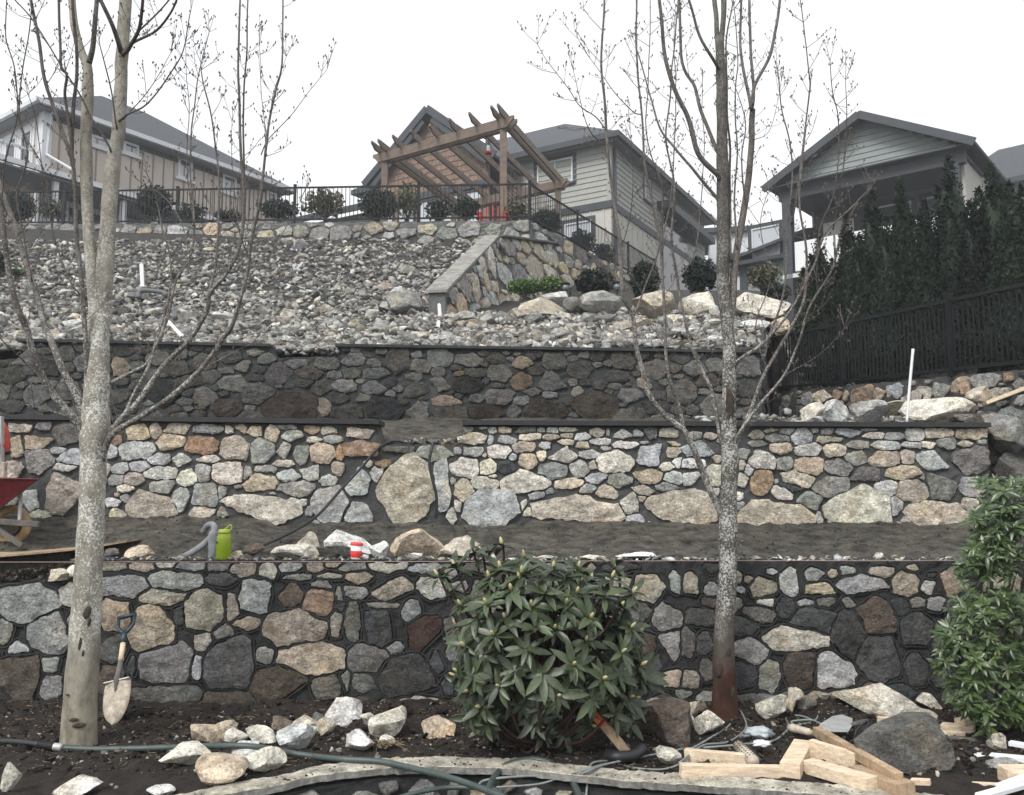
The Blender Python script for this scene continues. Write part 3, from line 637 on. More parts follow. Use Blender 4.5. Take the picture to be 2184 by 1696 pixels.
# --- foreground wall with curved concrete cap
xs = list(np.arange(-4.6, 4.7, .2)); zc = GZ-.0
st = [(x, cap0_y(x)-.07, GZ-.045, -1.94) for x in xs]
w0 = Wall(st, .2)
W0 = empty('garden_edge_wall', (0, 4.6, -1.9), 'low curved stone wall with a pale concrete cap along the bottom of the picture', 'stone wall')
w0.core(W0, M_MORTAR1, .06, .02)
lay_stones(w0, W0, [], [(1500, .18, .32, .8, 1.6), (2500, .08, .16, .8, 1.8)], .03, .045, 'GLTMXG', .8, 4, maxn=160)
mb = MB(); V = []
xf = list(np.arange(-4.6, 4.6, .022))
for i, x in enumerate(xf):
    y = cap0_y(x); t = .038; e = .016*fbm((x, 0, 0), 6, 4)+.022*mnoise.noise(Vector((x*28, 1, 0))); zz = GZ+.016+.005*fbm((x, 3, 0), 4, 3)
    V += [(x, y-.10+e, zz-t), (x, y-.103+e, zz-.004), (x, y-.098+e, zz), (x, y+.045+e*1.6, zz+.004), (x, y+.055+e, zz-t)]
mb.v = V; n = len(xf); mb.f = [(5*i+k, 5*i+(k+1) % 5, 5*i+5+(k+1) % 5, 5*i+5+k) for i in range(n-1) for k in range(5)]
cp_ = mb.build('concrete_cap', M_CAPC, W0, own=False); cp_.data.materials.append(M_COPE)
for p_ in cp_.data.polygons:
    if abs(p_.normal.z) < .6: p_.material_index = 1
# --- wall of the upper gardens, front and side
a = P(-330, 482, 23.1); c = CORN
W4 = empty('garden_retaining_wall', (c.x, c.y, 5.5), 'pale stone wall under the black fence at the top of the rubble slope', 'stone wall')
w4 = Wall([(a.x, a.y, a.z, a.z-.85), (c.x, c.y, c.z, c.z-.85)], .35); w4.core(W4, M_MORTAR4, .15, .03)
lay_stones(w4, W4, [], [(2500, .38, .62, 1.1, 1.7), (3000, .2, .34, 1, 2)], .04, .05, 'TGLGXTG', .8, 5, maxn=190, low=.12)
W4b = empty('sloping_side_wall', (c.x+.02, c.y, 4.5), 'grey stone wall running back under the side fence, shrubs at its foot', 'stone wall')
w4b = Wall([(c.x+.02, c.y+.03, c.z, 3.9), (SE.x, SE.y, SE.z, 5.2)], .35); w4b.core(W4b, M_MORTAR4, .15, .03)
lay_stones(w4b, W4b, [], [(1500, .6, 1.0, 1.4, 2.4), (3000, .28, .6, 1.3, 2.4)], .035, .045, 'LGTMXL', .9, 6, maxn=160)
# --- wing wall with the diagonal coping, then its face towards the corner
WW = empty('wing_wall', (WU.x, WU.y, 3), 'stone wing wall with a broad diagonal concrete coping descending the rubble slope', 'stone wall')
V1 = (1.05, 21.9)
lowp = P(950, 625, 13.2); up = P(1062, 506, 18.5)
stA = [(lowp.x, 13.2, lowp.z, 2.3), (up.x, 18.5, up.z, 3.6), (V1[0], V1[1], 6.35, 4.3)]
ww = Wall(stA, .27); ww.core(WW, M_MORTAR4, .12, .03)
lay_stones(ww, WW, [], [(2500, .9, 1.6, 1.7, 2.6), (3000, .5, .9, 1.6, 2.8), (4000, .26, .5, 1.4, 2.8)], .035, .05, 'LTXGTCLG', 1.0, 7, maxn=200)
nA = ww.at(.1)[4]; mb = MB()
pa = Vector((lowp.x, 13.15, lowp.z)); pb = Vector((up.x, 18.5, up.z))
o1 = Vector((nA.x, nA.y, 0))*.03; o2 = Vector((nA.x, nA.y, 0))*-.32
n = 24; V = []
for i in range(n+1):
    p = pa.lerp(pb, i/n); e = Vector((0, 0, .012*mnoise.noise(p*2.5)))
    V += [p+o1, p+o1+Vector((0, 0, .05))+e, p+o2+Vector((0, 0, .05))+e, p+o2]
mb.v = [tuple(v) for v in V]; mb.f = [(4*i+k, 4*i+(k+1) % 4, 4*i+4+(k+1) % 4, 4*i+4+k) for i in range(n) for k in range(4)]+[(0, 1, 2, 3), (4*n+3, 4*n+2, 4*n+1, 4*n)]
mb.build('coping', M_COPE, WW)
pc = Vector((V1[0], V1[1], 6.35)); mb = MB(); mb.bar(pb+Vector((.02, 0, .02)), pc, .3, .05); mb.build('coping', M_MORTAR4, WW, bevel=.01)
# --- low wall carrying the black fence on the right
W5 = empty('fence_footing_wall', (F2.x, F2.y, 1), 'low wall of tan and brown upright stones under the black fence on the right', 'stone wall')
w5 = Wall([(F1.x, F1.y, F1.z, .6), (F2.x, F2.y, F2.z, .55), (F2.x+fd.x*1.5, F2.y+fd.y*1.5, F2.z-.05, .5)], .25); w5.core(W5, M_MORTAR2, .08, .02)
def wseed(w, crop, lst):
    out = []
    for x, y, ww_, hh, c in lst:
        px, py = cv(crop, x, y); O = w.st[0]; d = (w.st[1][0]-O[0], w.st[1][1]-O[1]); L = math.hypot(*d); t, z = hit_plane(px, py, O, d)
        Yc = O[1]+d[1]*t; out.append((t*L, z, ww_*K*Yc/F*1.9, hh*K*Yc/F, c))
    return out
lay_stones(w5, W5, wseed(w5, 'c6', [(895,435,90,75,'C'),(993,420,50,70,'O'),(1053,435,35,75,'T'),(1155,430,120,130,'O'),(1265,425,70,90,'X'),(1360,400,90,90,'L'),(1510,430,150,120,'T'),(1665,390,90,130,'G'),(1790,375,90,120,'X'),(1935,340,120,110,'G'),(2095,310,60,60,'O'),(2010,420,120,90,'T')]),
           [(1500, .2, .35, 1, 2), (2500, .09, .18, 1, 2.4)], .03, .035, 'MGTDG', .8, 8, maxn=140)

# ---------------------------------------------------------------- rocks
def ico(sub):
    b = bmesh.new(); bmesh.ops.create_icosphere(b, subdivisions=sub, radius=1); V = np.array([v.co[:] for v in b.verts]); Fc = np.array([[v.index for v in f.verts] for f in b.faces]); b.free(); return V, Fc
ICO = {k: ico(k) for k in (1, 2, 3, 4)}
def rock_np(rs, sub=3, cuts=15, rough=.055, lo=.36, hi=.72):
    rg = np.random.RandomState(rs); V, Fc = ICO[sub]; V = V.copy()
    N = rg.normal(size=(cuts, 3)); N /= np.linalg.norm(N, axis=1)[:, None]; D = rg.uniform(lo, hi, cuts)
    for n, d in zip(N, D):
        t = V @ n; m = t > d; V[m] -= np.outer(t[m]-d, n)
    if rough:
        for i in range(len(V)):
            p = Vector(V[i]); k = rough*1.5*(mnoise.noise(p*2.3+Vector((rs, 0, 0)))+.6*mnoise.noise(p*6+Vector((0, rs, 0)))+.3*mnoise.noise(p*13))
            V[i] *= 1+k
    V -= (V.max(0)+V.min(0))/2; V /= (V.max(0)-V.min(0))/2
    return V, Fc
def rock(px, py, pw, ph, c, label=None, zfn=None, Y=None, rz=None, parent=None, name='loose_rock', cat='rock', group=None, sub=3, tone=1.0, depth=1.0, tilt=0, sink=.12, rs=None):
    """px,py middle of the stone in the picture, pw,ph its size there; it rests on the ground below"""
    rs = rs if rs is not None else int(px*7+py*13) % 9973
    if Y is None:
        p = None
        yb = py+ph*.42
        z = GZ
        for _ in range(4):
            q = hit_z(px, yb, z); z = (zfn or gz)(q.x, q.y)
        Y = q.y
    s = Y/F; hw = pw*s/2; hh = ph*s/2; c0 = P(px, py, Y)
    V, Fc = rock_np(rs, sub)
    hd = (hw*.75+hh*.35)*depth
    V = V*np.array([hw*1.03, hd, hh*1.08])
    if tilt:
        ca, sa = math.cos(R(tilt)), math.sin(R(tilt)); x, z = V[:, 0].copy(), V[:, 2].copy(); V[:, 0] = x*ca-z*sa; V[:, 2] = x*sa+z*ca
    me = bpy.data.meshes.new(name); me.from_pydata(V.tolist(), [], Fc.tolist()); me.materials.append(M_STONE)
    o = bpy.data.objects.new(name, me); o.location = (c0.x, Y+hd*.6, c0.z); put(o, parent)
    cc = COLS[c]; o.color = (cc[0]*tone, cc[1]*tone, cc[2]*tone, 1)
    if label: tag(o, label, cat, group)
    return o
def rocks(crop, lst, **kw):
    for r in lst:
        x, y, w, h, c, lab = r[:6]; px, py = cv(crop, x, y); k = dict(kw); k.update(r[6] if len(r) > 6 else {})
        rock(px, py, w*K, h*K, c, lab, **k)
rocks('a1', [(1300,1330,210,140,'X','tan orange rock behind the green hose, left end of the loose rocks'),(1400,1282,190,75,'T','flat tan slab rock leaning over the orange rock',dict(tilt=18)),
 (1500,1320,160,85,'C','cream rock just right of the flat slab rock behind the hose'),(1665,1325,180,110,'C','blocky cream rock behind the hose beside the blue grey rock'),
 (1795,1245,130,70,'B','small brown rock nearest the damp wall foot'),(1940,1255,160,90,'T','tan rock above the blue grey rock'),(2025,1222,80,85,'M','small brown upright rock between two pale rocks'),
 (2062,1275,130,100,'T','tan rock just below the large white rock'),(1870,1350,220,160,'L','blue grey pointed rock touching the green hose'),(1160,1475,280,125,'C','long cream rock below the hose on dark soil'),
 (1550,1440,180,110,'L','grey rock half under the green hose'),(1650,1505,270,150,'C','broad jagged cream rock next to the concrete cap'),(1400,1560,290,175,'X','pink tan wedge rock against the curved cap'),
 (470,1668,260,95,'W','white flat rock at the bottom edge left of the cap'),(1020,1672,170,60,'W','small white rock beside the cap at the bottom edge'),(45,1600,100,190,'C','pointed pale rock cut by the left frame edge')], tone=1.15)
rock(722, 1527, 84, 46, 'W', 'large white rock at the top right of the loose rock pile', tone=1.1)
rocks('a2', [(270,1265,230,150,'C','lumpy cream rock left of the brown rock under the wall'),(170,1215,110,70,'C','pale rock knob against the lumpy cream rock'),(360,1175,100,80,'T','small tan rock behind the lumpy cream rock'),(610,1280,220,110,'X','reddish tan rock alone on soil left of the rhododendron'),
 (100,1375,180,120,'W','white angular rock just above the hose on the cap'),(280,1352,110,42,'C','thin flat cream chip rock on soil'),(1780,1195,150,130,'T','brown rock behind the orange stake'),
 (1985,1108,130,50,'T','flat rock lying on top behind the brown boulder'),(2090,1455,150,95,'C','pale rock at the front below the brown boulder')], tone=1.1)
rock(1425, 1556, 112, 98, 'B', 'big dark brown boulder with pale top right of the rhododendron', tone=1.15, depth=.8)
rocks('a3', [(45,1225,100,110,'C','small pale rock at the right side of the brown boulder'),(100,1150,120,110,'T','tan rock left of the right tree trunk'),(178,1245,180,155,'C','pointed cream rock leaning by the foot of the right tree'),
 (565,1082,150,52,'M','flat grey rock near the wall right of the tree'),(725,1062,100,85,'T','blocky tan rock standing behind two rocks near the wall'),(582,1150,185,155,'C','pale pyramid rock right of the right tree trunk'),
 (690,1137,90,95,'X','small square tan rock right of the pyramid rock'),(805,1122,120,95,'M','grey brown rock beside the square tan rock'),(905,1015,150,62,'T','thin tan rock lying against the wall foot'),(915,1070,90,42,'G','little grey rock under the thin tan rock'),
 (1330,1120,560,190,'C','largest pale slab boulder lying slanted by the wall',dict(tilt=-16,tone=1.0)),(1560,1235,200,120,'T','tan rock resting at the low end of the slab boulder'),
 (1590,1100,150,85,'C','pale rock beside the glossy shrub foot'),(1410,1410,590,330,'M','huge dark grey boulder behind the scattered lumber',dict(tone=.75,depth=.7)),
 (1960,1185,190,100,'B','brown rock under the glossy shrub'),(2000,1252,290,130,'T','wide grey tan rock at right above the white boards',dict(tone=.8)),(2040,1362,130,105,'T','tan rock under the wide grey tan rock'),(2060,1500,200,52,'G','flat grey rock between white boards at right')], tone=1.05)
# rocks on top of the lowest wall
Y1t = Y1+.12
rocks('c4', [(860,1440,170,100,'X','tan triangular rock on the wall left of the hose end'),(1510,1450,100,55,'C','small cream rock right of the green bottle'),(1625,1412,140,80,'B','dark brown rock behind the black hose near the bottle'),
 (1870,1440,290,115,'C','broad cream rock on the wall right of the bottle'),(1960,1362,150,125,'T','tan rock standing behind the broad cream rock',dict(Y=Y1t+.25)),(365,1575,165,75,'T','oval tan rock on the soil left of the trunk',dict(Y=Y1-.05)),(465,1545,90,70,'C','small cream rock touching the left trunk on the wall',dict(Y=Y1-.03))], Y=Y1t, tone=1.2)
rock(738, 1166, 100, 64, 'W', 'white rounded rock behind the red cup', Y=Y1t+.2, tone=1.1)
rocks('c5', [(225,1422,135,115,'L','grey white angular rock right of the red cup',dict(tone=1.4)),(480,1385,360,195,'X','big tan boulder on the wall left of the rhododendron',dict(Y=Y1t+.2)),(740,1400,260,140,'T','tan rock joined to the big boulder behind the rhododendron',dict(Y=Y1t+.22)),
 (470,1458,90,42,'W','little white stone in front of the big tan boulder'),(1310,1465,140,28,'C','thin pale flake stone behind the rhododendron top'),(1610,1462,150,34,'C','pale yellow flake stone on the wall edge'),(1880,1452,245,44,'W','long white flat stone on the wall left of the right tree')], Y=Y1t, tone=1.15)
# boulders on the second terrace, right
Y2t = Y2+.55
rocks('c6', [(1000,530,185,160,'L','blue grey boulder on the terrace left of the white pipe'),(1205,535,215,150,'L','grey boulder between the blue grey one and the white pipe'),(840,528,180,95,'C','pale tilted slab rock left of the terrace boulders',dict(tilt=25)),
 (1690,522,440,170,'C','longest grey boulder right of the white pipe',dict(tone=1.1)),(1820,572,130,60,'M','dark grey rock before the longest boulder',dict(Y=Y2+.35)),(1350,500,150,90,'T','tan rock just behind the white pipe'),(870,580,80,40,'L','small grey rock on the terrace near the cap',dict(Y=Y2+.4)),(680,528,55,50,'G','small round grey rock on dark soil of the terrace'),(1930,420,170,110,'T','tan rock under the leaning board at right',dict(Y=Y2+.9))], Y=Y2t, tone=1.0)
# boulders across the slope
rocks('c2', [(385,1330,230,150,'G','grey angular boulder left of the foot of the diagonal coping'),(465,1440,130,62,'M','flat dark rock below the grey angular boulder'),(660,1580,150,70,'L','grey wedge rock above the upper wall cap',dict(Y=9.9)),
 (1260,1378,330,150,'T','triangular tan boulder, first of the row from the wing wall'),(1365,1312,190,95,'L','grey boulder behind the triangular boulder',dict(Y=13.7)),(1665,1350,300,170,'G','big rounded grey tan boulder, middle of the boulder row'),(2000,1345,280,170,'T','tan boulder fourth along the boulder row'),(1480,1350,140,110,'M','small grey boulder wedged in the boulder row')], Y=13.0, tone=.95)
rocks('c3', [(110,1355,235,205,'C','pale boulder left of the right tree in the boulder row'),(530,1365,390,190,'C','largest pale boulder at the right end of the boulder row'),(650,1485,140,110,'X','tan rock under the largest pale boulder',dict(Y=12.5)),(490,1565,150,90,'G','grey rock left of the black fence end',dict(Y=11.5)),(110,1550,120,60,'M','dark rock beside the right tree on the slope',dict(Y=11.5))], Y=13.0, tone=1.0)
# rock pier right of the middle wall
PIER = empty('rock_pier', P(2150, 1150, 7.4), 'grey boulder pier at the right end of the middle wall', 'stone wall')
for (px, py, w, h, c) in ((2172, 925, 90, 90, 'G'), (2196, 1030, 130, 140, 'M'), (2160, 1130, 74, 120, 'G'), (2235, 930, 100, 100, 'M'), (2245, 1140, 130, 130, 'G')):
    o = rock(px, py, w, h, c, None, Y=7.6, name='boulder', tone=.7); o.location -= PIER.location; o.parent = PIER
mb = MB(); q = P(2215, 1050, 7.95); mb.box(q, (.75, .5, 1.2)); mb.build('mortar_core', M_MORTAR2, PIER, bevel=.05)

# rubble on the slope: the largest ones as rocks of their own, the rest as one mass
def hull(rs, n=15):
    rg = np.random.RandomState(rs); b = bmesh.new(); p = rg.normal(size=(n, 3)); p /= np.linalg.norm(p, axis=1)[:, None]; p *= rg.uniform(.75, 1, (n, 1))
    for q in p: b.verts.new(q)
    r = bmesh.ops.convex_hull(b, input=list(b.verts)); bmesh.ops.delete(b, geom=[g for g in r['geom_interior'] if isinstance(g, bmesh.types.BMVert)], context='VERTS')
    bmesh.ops.triangulate(b, faces=list(b.faces)); b.verts.index_update()
    V = np.array([v.co[:] for v in b.verts]); Fc = np.array([[v.index for v in f.verts] for f in b.faces]); b.free(); return V, Fc
HULLS = [hull(i+50, 8+i % 4) for i in range(18)]
rg = np.random.RandomState(5)
PALR = np.array([COLS['G'], COLS['L'], COLS['M'], COLS['T'], COLS['C'], COLS['G'], COLS['L'], COLS['D'], COLS['G'], (.5, .48, .45), COLS['M'], (.40, .37, .33), (.58, .58, .56), (.33, .30, .27), COLS['M'], COLS['G'], COLS['L'], COLS['M'], COLS['G']])
def rotm(a, b, c):
    return (Matrix.Rotation(c, 3, 'Z') @ Matrix.Rotation(b, 3, 'Y') @ Matrix.Rotation(a, 3, 'X'))
def scatter(name, n, sampler, smin, smax, mat, flat=.62, pal=PALR, tone=1.0, slope=0, pw=2.5, kindlabel=None, parent=None):
    Vs, Fs, Cs = [], [], []; k = 0
    for i in range(n):
        p = sampler()
        if p is None: continue
        V, Fc = HULLS[rg.randint(len(HULLS))]; s = smin+(smax-smin)*rg.rand()**pw
        M = np.array(rotm(rg.normal()*.45+slope, rg.normal()*.45, rg.rand()*6.28)); sc = np.array([1, rg.uniform(.55, .95), flat*rg.uniform(.6, 1.2)])*s
        Vs.append((V*sc) @ M.T+np.array(p)+np.array([0, 0, s*.18])); Fs.append(Fc+k); k += len(V)
        c = pal[rg.randint(len(pal))]*tone*rg.uniform(.45, 1.5); Cs.append(np.tile(c, (len(V), 1)))
    o = np_mesh(name, np.vstack(Vs), np.vstack(Fs), mat, np.vstack(Cs), parent=parent); return tag(o, kind='stuff')
def on_slope():
    Y = 9.6+(rg.rand()**1.35)*11.6; x = rg.uniform(-.66, .33)*Y*1.02
    if Y > front4_y(x)-.1 and x < CORN.x: return None
    if Y > 13.1 and x > wing_x(min(Y, 20.7))-.3:
        if not (Y < 14.6) or x/Y > .30: return None
    if x/Y > .292 and Y < 13.5: return None
    return (x, Y, H(x, Y))
def slope_near():
    Y = 9.55+rg.rand()*3.6; x = rg.uniform(-.63, .30)*Y
    return None if x/Y > .29 else (x, Y, H(x, Y))
o = scatter('rubble', 24000, on_slope, .040, .135, M_RUBBLE, tone=.85, slope=.3, pw=1.9, flat=.55); tag(o, 'grey and tan broken rock rubble covering the slope above the walls', 'rubble')
o = scatter('rubble', 10000, slope_near, .026, .095, M_RUBBLE, tone=.85, slope=.3, pw=1.8, flat=.55); tag(o, 'smaller broken rubble near the foot of the rock slope', 'rubble')
rubm = []
for i in range(10):
    V, Fc = rock_np(300+i, 2, 13, .05, .32, .68); V = V*np.array([1, .75, .55])
    me = bpy.data.meshes.new('rubble_rock'); me.from_pydata(V.tolist(), [], Fc.tolist()); me.materials.append(M_STONE); rubm.append(me)
cnt = 0
while cnt < 290:
    p = on_slope() if cnt % 3 else slope_near()
    if p is None: continue
    o = bpy.data.objects.new('rubble_rock', rubm[cnt % 10]); s = rg.uniform(.085, .17)*(1+.25*rg.rand()**4*2)*(.75 if p[1] < 11.5 else 1.05); o.scale = (s, s, s)
    o.location = (p[0], p[1], p[2]+s*.28); o.rotation_euler = (rg.normal()*.3+.3, rg.normal()*.3, rg.rand()*6.28); put(o)
    c = PALR[rg.randint(len(PALR))]*rg.uniform(.75, 1.2); o.color = (*c, 1)
    tag(o, 'larger broken rock lying loose among the rubble on the slope', 'rock', 'larger rocks on the rubble slope'); cnt += 1
def in_gap():
    return (rg.uniform(X(577, Y3), X(713, Y3)), rg.uniform(Y3+.0, Y3+.35), Zat(758, Y3)+.02+rg.rand()*.06)
o = scatter('rubble', 120, in_gap, .03, .09, M_RUBBLE, pw=1.2); tag(o, 'stones spilling over the notch in the uppermost long wall', 'rubble')
def gap_stones(): return (rg.uniform(GAPX0, GAPX1), Y2+rg.uniform(.03, .5)**1.3, gy0+.0+rg.rand()*.02)
o = scatter('gap_rubble', 160, gap_stones, .012, .05, M_RUBBLE, tone=.7, pw=2.2); tag(o, 'small stones and mud crumbs in the gap between the capped sections', 'rubble')
def in_t2():
    x = rg.uniform(X(1560, Y2), X(2080, Y2)); y = rg.uniform(Y2+.3, Y3+.0); return (x, y, t2(x, y)+.02)
o = scatter('terrace_rubble', 380, in_t2, .02, .09, M_RUBBLE, tone=.85); tag(o, 'loose rubble on the middle terrace in front of the low fence wall', 'rubble')
def in_low():
    y = rg.uniform(9.5, 13.2); x = rg.uniform(.297, .5)*y
    s = (x-F1.x)*fn.x+(y-F1.y)*fn.y
    return None if s > -.1 else (x, y, H(x, y))
o = scatter('terrace_rubble', 900, in_low, .03, .11, M_RUBBLE, tone=.8); tag(o, 'rubble at the foot of the low wall under the black fence', 'rubble')
def behind_fence():
    y = rg.uniform(11, 15); x = rg.uniform(.29, .4)*y; s = (x-F1.x)*fn.x+(y-F1.y)*fn.y
    return None if s < .2 else (x, y, H(x, y))
o = scatter('rubble', 260, behind_fence, .06, .2, M_RUBBLE, tone=1.0); tag(o, 'pale rocks seen through the left end of the black fence', 'rubble')
# debris: chips and twigs on the planting strip and terrace
def in_strip():
    x = rg.uniform(-3.6, 3.6); y = rg.uniform(4.6, 5.95)
    return None if y < cap0_y(x)+.08 else (x, y, gz(x, y))
PALS = np.array([COLS['T'], COLS['C'], COLS['B'], COLS['M'], (.05, .035, .025), (.03, .02, .015), (.03, .02, .015), (.09, .06, .04), (.03, .02, .015), (.02, .015, .01)])
o = scatter('soil_chips', 9000, in_strip, .004, .020, M_RUBBLE, pal=PALS, tone=.7, flat=.5, pw=2.8); tag(o, 'bark bits and stone chips scattered over the dark soil', 'soil debris')
def twig_mass(name, n, sampler, label, cols, lmin, lmax, r=.0016):
    Vs, Fs, Cs = [], [], []; k = 0
    for i in range(n):
        p = sampler()
        if p is None: continue
        a = rg.rand()*6.28; L = rg.uniform(lmin, lmax); d = np.array([math.cos(a), math.sin(a), rg.normal()*.15])*L; w = np.array([-math.sin(a), math.cos(a), 0])*r*rg.uniform(.6, 1.8); u = np.array([0, 0, r*1.5]); p = np.array(p)+[0, 0, .006+rg.rand()*.012]
        m = p+d*.5+rg.normal(size=3)*L*.06
        Vs.append(np.array([p-w, p+w, p+u, m-w, m+w, m+u, p+d-w*.5, p+d+w*.5, p+d+u])); Fs.append(np.array([[0, 1, 4, 3], [1, 2, 5, 4], [2, 0, 3, 5], [3, 4, 7, 6], [4, 5, 8, 7], [5, 3, 6, 8]])+k); k += 9
        Cs.append(np.tile(np.array(cols[rg.randint(len(cols))]), (9, 1)))
    o = np_mesh(name, np.vstack(Vs), np.vstack(Fs), M_RUBBLE, np.vstack(Cs)); tag(o, label, 'soil debris', kind='stuff')
twig_mass('twig_litter', 2600, in_strip, 'dry twigs and straw bits lying on the dark soil', [(.32, .25, .15), (.12, .08, .05), (.06, .04, .03), (.4, .33, .22)], .01, .05)
def straw(): return (rg.normal()*.06+X(820, 4.9), rg.uniform(4.98, 5.08), GZ+.025)
twig_mass('straw_litter', 60, straw, 'pale straw bits lying on the concrete cap', [(.5, .4, .25), (.4, .3, .18)], .03, .09)
def in_t1():
    x = rg.uniform(-4.2, 4.2); y = rg.uniform(Y1+.3, Y2-.05); return (x, y, t1(x, y))
o = scatter('mud_clods', 1500, in_t1, .004, .018, M_RUBBLE, pal=np.array([(.06, .055, .045), (.09, .085, .07), (.05, .045, .04), (.12, .11, .09), (.05, .045, .035)]), flat=.7, pw=3); tag(o, 'mud clods on the lower terrace below the middle wall', 'mud')
def on_top1(): return (rg.uniform(X(160, Y1), X(2050, Y1)), Y1+rg.uniform(0, .22), Z1T+.002)
o = scatter('wall_top_flakes', 420, on_top1, .015, .06, M_RUBBLE, pal=np.array([COLS['C'], COLS['T'], COLS['W'], COLS['L'], COLS['G']]), flat=.22, pw=2, tone=1.0); tag(o, 'pale flat stone flakes along the top of the lowest wall', 'stone flakes')
def left_pile(): 
    x = rg.uniform(X(-60, Y1), X(158, Y1)); return (x, Y1+rg.uniform(.0, .35), lerp(Zat(1243, Y1), Zat(1222, Y1), (x+3.5)/.6)+rg.rand()*.07)
o = scatter('soil_pile', 900, left_pile, .008, .03, M_RUBBLE, pal=PALS[2:], tone=.8); tag(o, 'dark crumbly soil piled on the wall left of the trunk', 'soil')

def loose_bits():
    k = rg.randint(5); c = ((-1.05, 5.05, .5, .16), (.0, 5.2, .35, .18), (1.6, 5.35, .5, .2), (2.3, 5.0, .6, .25), (-2.2, 4.9, .8, .3))[k]
    x = c[0]+rg.normal()*c[2]; y = c[1]+rg.normal()*c[3]
    return None if y < cap0_y(x)+.06 or y > 5.9 else (x, y, gz(x, y))
o = scatter('loose_stones', 260, loose_bits, .008, .035, M_RUBBLE, tone=.95, pw=1.9, flat=.7); tag(o, 'small pale broken stones strewn around the larger loose rocks', 'stones')
def mud_stones():
    x = rg.uniform(-4.2, 4.2); y = Y1+.3+rg.rand()**1.6*1.1; return (x, y, t1(x, y))
o = scatter('mud_stones', 220, mud_stones, .006, .022, M_RUBBLE, tone=.5, pw=2, flat=.6); tag(o, 'small stones pressed into the lower terrace mud', 'stones')

def on_cap():
    x = rg.uniform(-3.2, 3.2); return (x, cap0_y(x)+rg.uniform(-.09, .06), GZ+.016)
o = scatter('cap_crumbs', 900, on_cap, .003, .014, M_RUBBLE, pal=PALS, tone=.8, pw=2.5, flat=.5); tag(o, 'soil crumbs and chips lying on the curved concrete cap', 'soil debris')
o = scatter('soil_clods', 1500, in_strip, .012, .042, M_RUBBLE, pal=np.array([(.022, .016, .012), (.035, .026, .02), (.014, .010, .008), (.05, .038, .028)]), tone=1, pw=2.2, flat=.55); tag(o, 'dark clods and bark lumps half sunk in the planting strip', 'soil')

